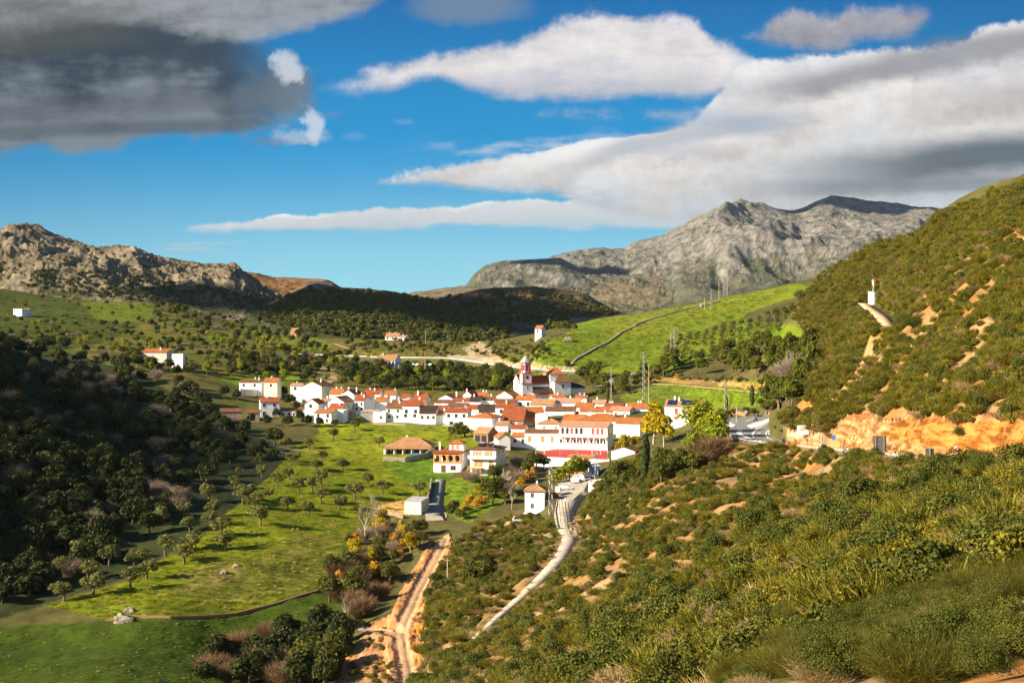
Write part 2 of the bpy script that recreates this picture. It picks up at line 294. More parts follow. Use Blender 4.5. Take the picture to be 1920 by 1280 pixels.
def hit(px, py, dmin=3.5, dmax=1e9):
    """ground point seen at a photograph pixel: march along the column until the ground rises above the ray"""
    u = (px-960)/F; s = (HZ-py)/F; c = col_of(u); i = int(c); a = c-i
    sl = SL[:, i]*(1-a)+SL[:, min(i+1, len(uu)-1)]*a
    ok = np.nonzero((sl >= s) & (dd >= dmin) & (dd <= dmax))[0]
    if len(ok) == 0: return None
    k = ok[0]
    if k == 0 or dd[k-1] < dmin: d = dd[k]
    else:
        f = (s-sl[k-1])/(sl[k]-sl[k-1]+1e-12); d = dd[k-1]+(dd[k]-dd[k-1])*min(max(f, 0), 1)
    return Vector((u*d, d, s*d))
LD = np.log(dd)
def gz(x, y):
    u = x/y; c = float(np.interp(u, uu, np.arange(len(uu)))); r = float(np.interp(math.log(y), LD, np.arange(len(dd))))
    i = min(int(c), len(uu)-2); j = min(int(r), len(dd)-2); a = c-i; b = r-j
    return float((Z[j, i]*(1-a)+Z[j, i+1]*a)*(1-b)+(Z[j+1, i]*(1-a)+Z[j+1, i+1]*a)*b)
def at(px, D_):      # ground point under a column at a distance
    x = (px-960)/F*D_; return Vector((x, D_, gz(x, D_)))
# ------------------------------------------------------------------ roads and paths: centre lines, then the ground is levelled beneath them
def line(ptsx, dmin=3.5, sm=3, step=2.0):
    P = [hit(p[0], p[1], dmin) for p in ptsx]; W_ = [p[2] for p in ptsx]
    q = []; 
    for k in range(len(P)-1):
        a, b = P[k], P[k+1]; m = max(1, int((b-a).length/step))
        for i in range(m): f = i/m; q.append([*(a.lerp(b, f)), W_[k]*(1-f)+W_[k+1]*f])
    q.append([*P[-1], W_[-1]]); q = np.array(q)
    for _ in range(sm*4):
        q[1:-1] = (q[:-2]+2*q[1:-1]+q[2:])/4
    return q
ROADS = {}
ROADS['lane'] = line([(1092, 890, 6), (1085, 915, 7), (1068, 938, 6.5), (1056, 962, 5.5), (1063, 990, 5), (1070, 1010, 3.9), (1054, 1042, 2.9), (1020, 1078, 2.1), (984, 1110, 1.7), (940, 1150, 1.5), (884, 1203, 1.3)], 200)
ROADS['road'] = line([(2150, 905, 8), (1990, 887, 8), (1920, 880, 8), (1850, 871, 8), (1750, 861, 8), (1650, 852, 8), (1560, 843, 8.5), (1515, 838, 8.5)], 120)
ROADS['far_road'] = line([(500, 664, 8), (560, 665, 8), (620, 667, 8), (680, 669, 8), (740, 672, 8), (800, 672, 8), (840, 672, 9), (880, 677, 9), (930, 684, 9), (1000, 692, 9), (1060, 697, 8), (1130, 700, 7)], 500)
ROADS['hill_road'] = line([(1128, 724, 7), (1145, 716, 7), (1165, 707, 7), (1200, 694, 6), (1240, 690, 5)], 400)
ROADS['dirt_track'] = line([(832, 1008, 2.2), (824, 1030, 2.3), (808, 1060, 2.5), (786, 1100, 2.6), (768, 1140, 2.7), (748, 1178, 3.2), (752, 1210, 3.0), (762, 1255, 2.8), (768, 1300, 2.6)], 200)
ROADS['dirt_branch'] = line([(752, 1192, 2.6), (722, 1182, 2.5), (690, 1179, 2.3), (665, 1176, 2.0)], 200)
ROADS['yard_lane'] = line([(826, 898, 3.2), (822, 925, 3.4), (815, 950, 4.5), (818, 975, 6)], 300)
ROADS['hill_track'] = line([(1618, 568, 3.0), (1632, 578, 3.6), (1652, 592, 3.4), (1664, 606, 3.4), (1670, 618, 3.4)], 300)
ROADS['field_path'] = line([(1225, 719, 1.8), (1280, 722, 1.8), (1340, 727, 1.8), (1440, 737, 1.8)], 400)
ROADS['slope_path'] = line([(625, 643, 3.0), (645, 650, 3.0), (660, 656, 3.0), (690, 663, 3.0)], 500)
PZ = -28.5
plaza = [Vector(((a-960)/F*PZ*F/(HZ-b), PZ*F/(HZ-b), PZ)) for a, b in [(1341, 808), (1340, 795), (1350, 785), (1372, 780.5), (1400, 781), (1424, 779), (1445, 774), (1470, 768.5), (1505, 765), (1512, 769), (1484, 777), (1464, 787), (1448, 797), (1442, 806), (1447, 816), (1463, 824), (1492, 831), (1520, 836), (1512, 842), (1470, 838.5), (1430, 834), (1395, 828), (1362, 819)]]
pa = np.array([list(p) for p in plaza]); cf = (0.0, 0.0, PZ)
plz = lambda x, y: PZ+0*x
def inpoly(px, py, poly):
    c = np.zeros(px.shape, bool); j = len(poly)-1
    for i in range(len(poly)):
        xi, yi = poly[i]; xj, yj = poly[j]
        if yi != yj: c ^= ((yi > py) != (yj > py)) & (px < (xj-xi)*(py-yi)/(yj-yi)+xi)
        j = i
    return c
def window(x0, x1, y0, y1):
    j0, j1 = np.searchsorted(dd, [max(y0, 3.6), y1]); 
    us = [x0/y0, x0/y1, x1/y0, x1/y1]; i0, i1 = np.searchsorted(uu, [min(us), max(us)])
    return slice(max(j0-1, 0), j1+1), slice(max(i0-1, 0), i1+1)
def flatten_plaza(soft=True):
    pp = [(p[0], p[1]) for p in pa]; s0, s1 = window(pa[:, 0].min()-8, pa[:, 0].max()+8, pa[:, 1].min()-14, pa[:, 1].max()+14)
    cx, cy = pa[:, 0].mean(), pa[:, 1].mean()
    x, y = X[s0, s1], Y[s0, s1]
    m = inpoly(cx+(x-cx)/1.06, cy+(y-cy)/1.05, pp)
    wgt = sum(inpoly(cx+(x-cx)/(1.06+k*.05), cy+(y-cy)/(1.05+k*.035), pp).astype(float) for k in range(8))/8 if soft else m
    Z[s0, s1] = Z[s0, s1]*(1-wgt)+(plz(x, y)-0.15)*wgt; m = inpoly(cx+(x-cx)/1.05, cy+(y-cy)/1.04, pp); Z[s0, s1] = np.where(m, plz(x, y)-0.15, Z[s0, s1])
flatten_plaza()
for nm, q in ROADS.items():
    if nm == 'road':
        q[-1, 2] = PZ; q[-8:, 2] = np.linspace(q[-8, 2], PZ, 8)
        for _ in range(10): q[1:-1, 2] = (q[:-2, 2]+2*q[1:-1, 2]+q[2:, 2])/4
    mg = 5.0 if 'dirt' not in nm else 2.0; s0, s1 = window(q[:, 0].min()-9, q[:, 0].max()+9, q[:, 1].min()-9, q[:, 1].max()+9)
    x, y = X[s0, s1], Y[s0, s1]; best = np.full(x.shape, 1e9); zz = np.zeros(x.shape); ww = np.zeros(x.shape)
    for a, b in zip(q[:-1], q[1:]):
        ex, ey = b[0]-a[0], b[1]-a[1]; l2 = ex*ex+ey*ey+1e-9
        t = np.clip(((x-a[0])*ex+(y-a[1])*ey)/l2, 0, 1)
        d = np.hypot(x-a[0]-t*ex, y-a[1]-t*ey); m = d < best
        best = np.where(m, d, best); zz = np.where(m, a[2]+t*(b[2]-a[2]), zz); ww = np.where(m, a[3]+t*(b[3]-a[3]), ww)
    f = 1-sst(best, ww/2+1.2, ww/2+mg)
    Z[s0, s1] = Z[s0, s1]*(1-f)+(zz-0.14)*f
flatten_plaza(False)
SL = Z/D
# ------------------------------------------------------------------ ground cover by place: colour of what grows or lies there, and how rocky it is
PY_ = HZ-SL*F; 
wx = fbm(X/14, Y/14, 3, 21)*1.0; wy = fbm(X/14, Y/14, 3, 22)
C = np.zeros(U.shape+(3,), np.float32); rock = np.zeros(U.shape, np.float32); soil = np.zeros(U.shape, np.float32)
C[:] = (0.085, 0.080, 0.024)
lm = (sst(-U, -0.05, 0.06)*sst(D, 560, 700))[..., None]; lt = fbm(X/45, Y/70, 4, 36)[..., None]
C[:] = C*(1-lm)+(np.array((0.135, 0.112, 0.022))*(1-sst(lt, -.1, .25))+np.array((0.10, 0.125, 0.012))*sst(lt, -.1, .25))*lm
n1 = fbm(X/9, Y/9, 4, 31)[..., None]; n2 = fbm(X/60, Y/60, 3, 33)[..., None]
C = C*(1+0.5*n1)+np.array((0.05, 0.035, 0.01))*np.clip(n2+0.2, 0, 1)
JIT = np.clip(D/400, 0.25, 2.0)
n3 = fbm(X/3.5, Y/5, 4, 35)[..., None]
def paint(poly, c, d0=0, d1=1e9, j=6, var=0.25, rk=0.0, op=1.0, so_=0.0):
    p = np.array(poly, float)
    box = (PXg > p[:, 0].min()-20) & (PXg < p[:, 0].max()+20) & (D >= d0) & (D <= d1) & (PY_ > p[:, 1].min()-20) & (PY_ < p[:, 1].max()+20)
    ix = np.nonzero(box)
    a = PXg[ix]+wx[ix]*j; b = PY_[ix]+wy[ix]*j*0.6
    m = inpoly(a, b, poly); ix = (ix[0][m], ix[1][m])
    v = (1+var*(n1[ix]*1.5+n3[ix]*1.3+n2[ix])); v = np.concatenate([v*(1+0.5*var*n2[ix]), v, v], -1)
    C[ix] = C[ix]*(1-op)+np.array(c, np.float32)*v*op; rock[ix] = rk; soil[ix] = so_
GR = (0.125, 0.175, 0.010); GM = (0.158, 0.182, 0.006); GD = (0.048, 0.078, 0.006); OR = (0.50, 0.22, 0.06); TAN = (0.45, 0.33, 0.18)
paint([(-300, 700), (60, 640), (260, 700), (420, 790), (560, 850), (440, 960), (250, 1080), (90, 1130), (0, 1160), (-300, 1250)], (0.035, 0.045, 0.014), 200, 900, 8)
paint([(90, 1135), (250, 1085), (380, 1000), (500, 900), (560, 830), (640, 795), (700, 745), (800, 757), (880, 775), (935, 805), (900, 840), (840, 880), (800, 935), (680, 1010), (640, 1060), (600, 1100), (440, 1150), (200, 1160)], GM, 200, 700, 7)
paint([(590, 800), (700, 745), (800, 757), (880, 775), (935, 805), (880, 830), (700, 850), (620, 850)], (0.205, 0.230, 0.010), 300, 700, 12)
paint([(720, 865), (840, 835), (850, 890), (810, 915), (760, 900)], (0.085, 0.165, 0.010), 300, 700, 4, 0.5)
paint([(800, 775), (880, 780), (895, 800), (830, 800)], (0.085, 0.165, 0.010), 300, 700, 3)
paint([(0, 1175), (200, 1163), (440, 1152), (600, 1108), (680, 1120), (640, 1180), (500, 1250), (420, 1300), (-300, 1300), (-300, 1200)], GD, 150, 420, 4, 0.3)
paint([(330, 1075), (440, 1040), (460, 1080), (380, 1110)], (0.24, 0.17, 0.05), 200, 700, 12, 0.6, op=0.6)
paint([(560, 1000), (700, 1010), (650, 1080), (540, 1110), (400, 1130), (300, 1110), (450, 1060)], (0.15, 0.13, 0.03), 200, 700, 14, 0.6, op=0.55)
paint([(826, 905), (900, 880), (990, 890), (960, 930), (880, 980), (830, 960)], (0.13, 0.20, 0.014), 300, 700, 4)
paint([(975, 700), (1010, 650), (1060, 625), (1085, 603), (1160, 592), (1350, 562), (1500, 530), (1530, 545), (1400, 585), (1390, 600), (1560, 615), (1590, 640), (1440, 640), (1250, 700), (1120, 700)], (0.125, 0.175, 0.010), 500, 1000, 5, 0.2)
paint([(1130, 600), (1500, 533), (1520, 545), (1420, 580), (1300, 610), (1130, 640)], (0.165, 0.185, 0.016), 600, 1000, 8, 0.2, op=0.7)
paint([(1160, 745), (1250, 715), (1440, 715), (1450, 760), (1300, 770), (1180, 760)], (0.125, 0.175, 0.010), 400, 700, 4)
paint([(1160, 735), (1240, 722), (1300, 740), (1200, 752)], (0.19, 0.22, 0.03), 400, 700, 6, op=0.6)
paint([(-300, 520), (0, 527), (80, 540), (160, 560), (290, 560), (285, 590), (260, 610), (200, 640), (100, 660), (-100, 660)], (0.062, 0.080, 0.010), 700, 1500, 8, 0.3)
paint([(150, 566), (290, 561), (284, 592), (265, 606), (180, 600)], (0.125, 0.155, 0.010), 700, 1500, 3, 0.2)
paint([(400, 712), (470, 703), (570, 700), (560, 714), (470, 725)], (0.16, 0.22, 0.014), 500, 900, 4)
paint([(480, 610), (560, 625), (620, 640), (620, 655), (480, 640)], (0.17, 0.19, 0.02), 700, 1500, 8)
paint([(380, 560), (460, 575), (600, 600), (690, 622), (700, 634), (640, 634), (560, 612), (420, 590)], (0.16, 0.075, 0.03), 1000, 1700, 5, 0.2)
paint([(600, 690), (635, 680), (640, 700), (620, 725), (590, 720)], (0.36, 0.27, 0.11), 500, 1000, 8, 0.4, 0.3)
paint([(868, 652), (900, 640), (935, 655), (940, 678), (905, 672), (880, 668)], TAN, 600, 1200, 6, 0.3, 0.3)
paint([(838, 664), (900, 668), (960, 680), (1040, 686), (1090, 690), (1100, 697), (1000, 690), (900, 680), (838, 672)], (0.48, 0.38, 0.23), 600, 1200, 2, 0.2, 0.2)
paint([(1220, 705), (1330, 712), (1440, 722), (1440, 728), (1300, 722), (1220, 712)], (0.42, 0.24, 0.08), 400, 700, 4, 0.4)
paint([(1518, 645), (1560, 632), (1600, 632), (1570, 650), (1520, 656)], (0.52, 0.24, 0.10), 300, 700, 4, 0.3, 0.3)
paint([(1450, 800), (1470, 780), (1505, 762), (1545, 730), (1560, 800), (1545, 815), (1500, 812), (1452, 812)], (0.20, 0.14, 0.05), 250, 470, 5, 0.5, 0.3)
paint([(1490, 770), (1510, 735), (1530, 745), (1525, 800), (1500, 800)], OR, 200, 420, 6, 0.4, 1)
paint([(1445, 812), (1452, 800), (1500, 812), (1540, 815), (1540, 836), (1490, 828)], (0.55, 0.42, 0.22), 200, 420, 2, 0.2, 0.8)
paint([(1562, 838), (1568, 800), (1590, 778), (1625, 765), (1650, 790), (1690, 785), (1700, 770), (1760, 775), (1790, 800), (1840, 780), (1930, 775), (2200, 760), (2200, 910), (1930, 865), (1850, 860), (1750, 855), (1640, 845)], (0.52, 0.28, 0.10), 100, 360, 7, 0.35, 1)
paint([(1640, 820), (1700, 785), (1790, 800), (1930, 785), (1930, 860), (1800, 858)], (0.52, 0.225, 0.045), 100, 300, 12, 0.3, 1)
paint([(1820, 920), (1860, 900), (1920, 868), (1960, 880), (1900, 905), (1850, 935)], (0.55, 0.22, 0.05), 60, 150, 5, 0.3, 0.6)
paint([(620, 1300), (650, 1235), (690, 1175), (735, 1150), (760, 1090), (800, 1030), (845, 1000), (850, 1030), (820, 1080), (800, 1130), (800, 1180), (800, 1230), (780, 1300)], (0.47, 0.25, 0.10), 200, 420, 7, 0.3, 0.6)
paint([(770, 1190), (795, 1150), (800, 1230), (780, 1235)], (0.52, 0.225, 0.045), 200, 420, 5, 0.3, 0.8)
paint([(700, 950), (760, 935), (770, 965), (720, 970)], (0.60, 0.34, 0.11), 300, 500, 4, 0.2, 0.3)
paint([(870, 1000), (1010, 960), (1050, 1020), (1000, 1060), (900, 1130), (850, 1200), (790, 1230), (800, 1100)], (0.22, 0.17, 0.06), 200, 420, 9, 0.6, 0.2, op=0.7)
paint([(945, 975), (1000, 985), (1040, 1000), (1030, 1030), (980, 1020), (940, 1000)], (0.50, 0.36, 0.20), 200, 420, 9, 0.6, 0.5, op=0.6)
paint([(1060, 985), (1105, 955), (1110, 985), (1080, 1010)], (0.55, 0.33, 0.15), 200, 420, 5, 0.4, 0.5, op=0.7)
# the dirt tracks: worn bare ground with two wheel ruts
for nm in ('dirt_track', 'dirt_branch', 'slope_path'):
    q = ROADS[nm]; s0, s1 = window(q[:, 0].min()-6, q[:, 0].max()+6, q[:, 1].min()-6, q[:, 1].max()+6); x, y = X[s0, s1], Y[s0, s1]; best = np.full(x.shape, 1e9)
    for a, b in zip(q[:-1], q[1:]):
        ex, ey = b[0]-a[0], b[1]-a[1]; t = np.clip(((x-a[0])*ex+(y-a[1])*ey)/(ex*ex+ey*ey+1e-9), 0, 1); best = np.minimum(best, np.hypot(x-a[0]-t*ex, y-a[1]-t*ey))
    e = best+0.7*fbm(x/2.5, y/2.5, 4, 77); f = (1-sst(e, 1.0, 1.9))[..., None]; ru = np.exp(-((best-.75)/.28)**2)[..., None]
    C[s0, s1] = C[s0, s1]*(1-f)+(np.array((0.50, 0.31, 0.17))*(1-.2*ru)*(1+.4*n1[s0, s1]))*f; rock[s0, s1] *= (1-f[..., 0]); soil[s0, s1] = np.maximum(soil[s0, s1], f[..., 0])
    Z[s0, s1] -= 0.12*ru[..., 0]
# bare soil and stone between the shrubs of the near slope
near_slope = (D < 330) & (U > -0.06) & (rock < 0.05)
b1 = fbm((X*0.8+Y*0.35)/13, (Y-X*0.3)/5.5, 5, 41); b2 = fbm(X/3.2, Y/2.0, 4, 43)
f = np.clip(sst(b1+0.4*b2, -0.18, 0.05), 0, 1)*near_slope
tone = sst(fbm(X/17, Y/13, 3, 47), -0.3, 0.3)[..., None]
bare = np.array((0.50, 0.215, 0.055))*(1-tone)+np.array((0.46, 0.29, 0.13))*tone
C = C*(1-f[..., None])+bare*(0.75+0.5*n1)*f[..., None]; soil = np.maximum(soil, f)
for poly in ([(1390, 1000), (1440, 985), (1500, 998), (1480, 1015), (1420, 1040), (1390, 1030)], [(1560, 1085), (1620, 1060), (1690, 1060), (1700, 1085), (1620, 1098)], [(1260, 1150), (1380, 1085), (1420, 1075), (1400, 1100), (1290, 1160)], [(1490, 1100), (1600, 1040), (1700, 1000), (1690, 1020), (1560, 1090)], [(1150, 1230), (1260, 1150), (1330, 1130), (1280, 1180), (1180, 1260)]):
    paint(poly, (0.55, 0.37, 0.18), 20, 300, 10, 0.4, 0.5, 0.85)
# upper right hillside: paler dry patches
up = ((D < 480) & (D > 120) & (U > 0.19) & (Z > -18) & (rock < 0.05))
f = sst(fbm(X/19, Z/6, 5, 51), 0.12, 0.45)*up*0.55
C = C*(1-f[..., None])+np.array((0.34, 0.24, 0.09))*f[..., None]
# fractured relief on the road cutting and other bare rock nearby
rr_ = rock*(kind == 0)*(D < 420)
Z = Z+rr_*(0.75*fbm((X+Z*1.2)/2.6, (Y-Z)/2.6, 4, 91, True)+0.35*fbm(X/0.9, Y/0.9, 2, 93, True)); SL = Z/D
# hills and mountains
r1 = fbm(X/60, (Y*0.5+Z*1.6)/40, 5, 61, True); r2 = fbm(X/300, Y/300, 4, 63); sl_ = np.zeros(U.shape); sl_[1:-1] = (Z[2:]-Z[:-2])/(D[2:]-D[:-2]+1e-6)
def hillcol(k, veg, stone, lo, hi, thr, steep=0.0):
    m = kind == k
    f = sst(r1*0.7+r2*0.35+sl_*steep+(Z-lo)/(hi-lo)*0.8, thr-0.25, thr+0.25)
    c = np.array(veg)*(1-f[..., None])+np.array(stone)*f[..., None]
    C[m] = (c*(1+0.35*n2))[m]; rock[m] = f[m]
hillcol(1, (0.060, 0.062, 0.020), (0.30, 0.245, 0.165), -20, 150, 0.50, 0.35)
hillcol(2, (0.10, 0.085, 0.03), (0.33, 0.175, 0.07), -20, 110, 0.35)
hillcol(3, (0.055, 0.062, 0.026), (0.24, 0.19, 0.13), -20, 60, 1.15, 0.4)
hillcol(4, (0.070, 0.070, 0.028), (0.20, 0.12, 0.065), -20, 60, 0.65)
hillcol(6, (0.085, 0.095, 0.035), (0.26, 0.21, 0.13), -50, 120, 0.55)
hillcol(5, (0.072, 0.078, 0.050), (0.270, 0.252, 0.228), 20, 470, 0.58, 0.28)
vp = fbm(X/75, Y/110, 5, 87)+0.6*fbm(X/22, Y/30, 3, 88); m = (kind == 5); f = (sst(vp+np.clip((170-Z)/260, -.25, .6), 0.02, 0.30)*0.75)[..., None]
C[m] = (C*(1-f)+np.array((0.085, 0.088, 0.050))*f)[m]; rock[m] *= (1-0.5*f[..., 0])[m]
m = (kind == 3) & (PXg > 560) & (PXg < 640) & (Z > 24); C[m] = (0.22, 0.20, 0.165); rock[m] = 1
m = (kind == 0) & (D > 1350); C[m] = (0.05, 0.05, 0.02)
C = np.clip(C, 0.004, 0.8)
# ------------------------------------------------------------------ ground mesh
LEAFVAR = {}
def tag(o, label=None, cat=None, group=None, kind=None):
    if label: o['label'] = label
    if cat: o['category'] = cat
    if group: o['group'] = group
    if kind: o['kind'] = kind
    return o
def mesh_np(name, co, faces4, mats, smooth=False):
    me = bpy.data.meshes.new(name); nv = len(co); nf = len(faces4); k = faces4.shape[1]
    me.vertices.add(nv); me.vertices.foreach_set('co', co.astype(np.float32).ravel())
    me.loops.add(nf*k); me.loops.foreach_set('vertex_index', faces4.astype(np.int32).ravel())
    me.polygons.add(nf); me.polygons.foreach_set('loop_start', np.arange(0, nf*k, k, dtype=np.int32)); me.polygons.foreach_set('loop_total', np.full(nf, k, np.int32))
    if smooth: me.polygons.foreach_set('use_smooth', np.ones(nf, bool))
    me.update(calc_edges=True); me.validate(); 
    for m in mats: me.materials.append(m)
    return me
def principled(name, rough=0.9, spec=0.2):
    m = bpy.data.materials.new(name); m.use_nodes = True; g = NT(m.node_tree); b = g.n['Principled BSDF']
    b.inputs['Roughness'].default_value = rough; b.inputs['Specular IOR Level'].default_value = spec
    return m, g, b
def bump(g, b, h, dist, st=1.0):
    n = g.new('ShaderNodeBump'); n.inputs['Strength'].default_value = st; n.inputs['Distance'].default_value = dist
    g.put(n.inputs['Height'], h); g.l.new(n.outputs[0], b.inputs['Normal'])
gm, g, b = principled('ground', 0.95, 0.1)
at_ = g.new('ShaderNodeAttribute', attribute_name='cover'); ar = g.new('ShaderNodeAttribute', attribute_name='rock'); as_ = g.new('ShaderNodeAttribute', attribute_name='soil')
geo = g.new('ShaderNodeNewGeometry'); pos = geo.outputs['Position']
ps = g.vm('MULTIPLY', pos, (1, 1, 2.2))
dist = g.vm('LENGTH', pos) if False else None
ln = g.new('ShaderNodeVectorMath', operation='LENGTH'); g.put(ln.inputs[0], pos); dst = ln.outputs['Value']
farf = g.ss(dst, 900.0, 1800.0)
na = g.noise(pos, 1.7, 5, 0.65); nb = g.noise(pos, 0.25, 5, 0.6); nc = g.noise(ps, 0.045, 6, 0.66); nd = g.noise(ps, 0.012, 5, 0.6)
fine = g.m('ADD', 0.45, g.m('ADD', g.m('MULTIPLY', na, 0.45), g.m('MULTIPLY', nb, 0.65)))
farv = g.m('ADD', 0.25, g.m('ADD', g.m('MULTIPLY', nc, 0.95), g.m('MULTIPLY', nd, 0.55)))
k = g.mix(farf, fine, farv)
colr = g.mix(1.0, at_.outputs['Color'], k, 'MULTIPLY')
dry = g.ss(g.noise(pos, 0.6, 5, 0.7), 0.52, 0.72)
colr = g.mix(g.m('MULTIPLY', dry, g.m('MULTIPLY', g.m('SUBTRACT', 1.0, farf), 0.45)), colr, g.mix(0.5, colr, (0.24, 0.17, 0.045)))
# limestone: grey faces and dark clefts
mp = g.new('ShaderNodeMapping'); g.put(mp.inputs['Vector'], pos); mp.inputs['Scale'].default_value = (0.05, 0.05, 0.016)
cle = g.noise(mp.outputs[0], 1.0, 7, 0.72, 0.6)
veg = g.ss(g.noise(pos, 0.035, 6, 0.7), 0.50, 0.60)
rk = g.mix(g.m('MULTIPLY', veg, 0.75), colr, g.mix(1.0, colr, (0.34, 0.42, 0.26), 'MULTIPLY'))
rk = g.mix(1.0, rk, g.mix(g.ss(cle, 0.36, 0.62), (0.74, 0.74, 0.78), (1.18, 1.16, 1.12)), 'MULTIPLY')
colr = g.mix(g.m('MULTIPLY', ar.outputs['Fac'], farf), colr, rk)
# cut rock beside the road: slanting beds
mp2 = g.new('ShaderNodeMapping'); g.put(mp2.inputs['Vector'], pos); mp2.inputs['Rotation'].default_value = (0.0, 0.75, 0.3); mp2.inputs['Scale'].default_value = (0.16, 0.16, 0.95)
bed = g.noise(mp2.outputs[0], 1.0, 6, 0.65, 0.3)
cut = g.mix(1.0, colr, g.mix(g.ss(bed, 0.38, 0.62), (0.50, 0.36, 0.24), (1.25, 1.30, 1.60)), 'MULTIPLY')
colr = g.mix(g.m('MULTIPLY', ar.outputs['Fac'], g.m('SUBTRACT', 1.0, farf)), colr, cut)
stones = g.new('ShaderNodeTexVoronoi'); g.put(stones.inputs['Vector'], pos); stones.inputs['Scale'].default_value = 3.2
stm = g.m('MULTIPLY', g.m('MULTIPLY', g.m('SUBTRACT', 1.0, g.ss(stones.outputs['Distance'], 0.16, 0.30)), as_.outputs['Fac']), g.ss(nb, 0.42, 0.6))
colr = g.mix(stm, colr, (0.50, 0.42, 0.31))
g.put(b.inputs['Base Color'], colr)
hgt = g.m('ADD', g.m('MULTIPLY', na, 0.12), g.m('ADD', g.m('MULTIPLY', nb, 0.5), g.m('ADD', g.m('MULTIPLY', g.m('MULTIPLY', cle, farf), g.m('MULTIPLY', g.m('ADD', ar.outputs['Fac'], 0.25), 20.0)), g.m('MULTIPLY', g.m('MULTIPLY', bed, ar.outputs['Fac']), 1.6))))
bump(g, b, hgt, 1.0, 0.85)
nr, ncol = U.shape
idx = np.arange(nr*ncol).reshape(nr, ncol)
fa = np.stack([idx[:-1, :-1], idx[:-1, 1:], idx[1:, 1:], idx[1:, :-1]], -1).reshape(-1, 4)
def ground_part(name, rows, m):
    global fa
    r0_, r1_ = rows
    co = np.stack([X[r0_:r1_], Y[r0_:r1_], Z[r0_:r1_]], -1).reshape(-1, 3); id_ = np.arange(len(co)).reshape(r1_-r0_, ncol)
    f_ = np.stack([id_[:-1, :-1], id_[:-1, 1:], id_[1:, 1:], id_[1:, :-1]], -1).reshape(-1, 4)
    me = mesh_np(name, co, f_, [m], True)
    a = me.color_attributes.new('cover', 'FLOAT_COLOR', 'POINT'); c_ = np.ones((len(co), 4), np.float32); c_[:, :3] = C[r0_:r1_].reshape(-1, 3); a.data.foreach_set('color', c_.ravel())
    for an, ad in (('rock', rock), ('soil', soil)):
        a = me.attributes.new(an, 'FLOAT', 'POINT'); a.data.foreach_set('value', ad[r0_:r1_].astype(np.float32).ravel())
    o = bpy.data.objects.new(name, me); S.collection.objects.link(o); tag(o, kind='structure'); return o
rs_ = int(np.searchsorted(dd, 1250))
ground_part('ground', (0, rs_+1), gm); ground_part('hills', (rs_, nr), gm)
# ------------------------------------------------------------------ small mesh builder
class MB:
    def __init__(s): s.v = []; s.f = []; s.m = []
    def face(s, vs, mi=0):
        b = len(s.v); s.v += [tuple(v) for v in vs]; s.f.append(tuple(range(b, b+len(vs)))); s.m.append(mi)
    def box(s, x0, x1, y0, y1, z0, z1, mi=0, rot=0.0, piv=(0, 0)):
        P = [(x, y, z) for z in (z0, z1) for x, y in ((x0, y0), (x1, y0), (x1, y1), (x0, y1))]
        if rot:
            c, q = math.cos(rot), math.sin(rot); P = [(piv[0]+(x-piv[0])*c-(y-piv[1])*q, piv[1]+(x-piv[0])*q+(y-piv[1])*c, z) for x, y, z in P]
        b = len(s.v); s.v += P
        for f in ((0, 3, 2, 1), (4, 5, 6, 7), (0, 1, 5, 4), (1, 2, 6, 5), (2, 3, 7, 6), (3, 0, 4, 7)):
            s.f.append(tuple(b+i for i in f)); s.m.append(mi)
    def hull(s, bot, top, mi=0):     # prism between two equal rings
        b = len(s.v); n_ = len(bot); s.v += [tuple(v) for v in bot]+[tuple(v) for v in top]
        s.f.append(tuple(b+i for i in reversed(range(n_)))); s.m.append(mi); s.f.append(tuple(b+n_+i for i in range(n_))); s.m.append(mi)
        for i in range(n_):
            j = (i+1) % n_; s.f.append((b+i, b+j, b+n_+j, b+n_+i)); s.m.append(mi)
    def tube(s, pts_, rad, k=6, mi=0, cap=True):
        P = [Vector(p) for p in pts_]; rad = rad if isinstance(rad, (list, tuple)) else [rad]*len(P); b = len(s.v)
        for i, p in enumerate(P):
            d = (P[min(i+1, len(P)-1)]-P[max(i-1, 0)]).normalized(); a = d.orthogonal().normalized(); c = d.cross(a)
            if i: 
                a = (pa_-d*pa_.dot(d)).normalized(); c = d.cross(a)
            pa_ = a
            for j in range(k):
                t = 2*math.pi*j/k; s.v.append(tuple(p+(a*math.cos(t)+c*math.sin(t))*rad[i]))
        for i in range(len(P)-1):
            for j in range(k):
                q = (j+1) % k; s.f.append((b+i*k+j, b+i*k+q, b+(i+1)*k+q, b+(i+1)*k+j)); s.m.append(mi)
        if cap:
            s.f.append(tuple(b+j for j in reversed(range(k)))); s.m.append(mi); s.f.append(tuple(b+(len(P)-1)*k+j for j in range(k))); s.m.append(mi)
    def mesh(s, name, mats, smooth=False):
        me = bpy.data.meshes.new(name); me.from_pydata(s.v, [], s.f); me.polygons.foreach_set('material_index', s.m)
        for m in (mats if isinstance(mats, (list, tuple)) else [mats]): me.materials.append(m)
        if smooth: me.polygons.foreach_set('use_smooth', [True]*len(s.f))
        me.update(); return me
    def obj(s, name, mats, parent=None, smooth=False):
        return link(name, s.mesh(name, mats, smooth), parent)
def link(name, me, parent=None):
    o = bpy.data.objects.new(name, me); S.collection.objects.link(o)
    if parent: o.parent = parent
    return o
def empty(name, loc, rz=0.0, label=None, cat=None, group=None):
    o = link(name, None); o.location = loc; o.rotation_euler = (0, 0, rz); o.empty_display_size = 0.3; return tag(o, label, cat, group)
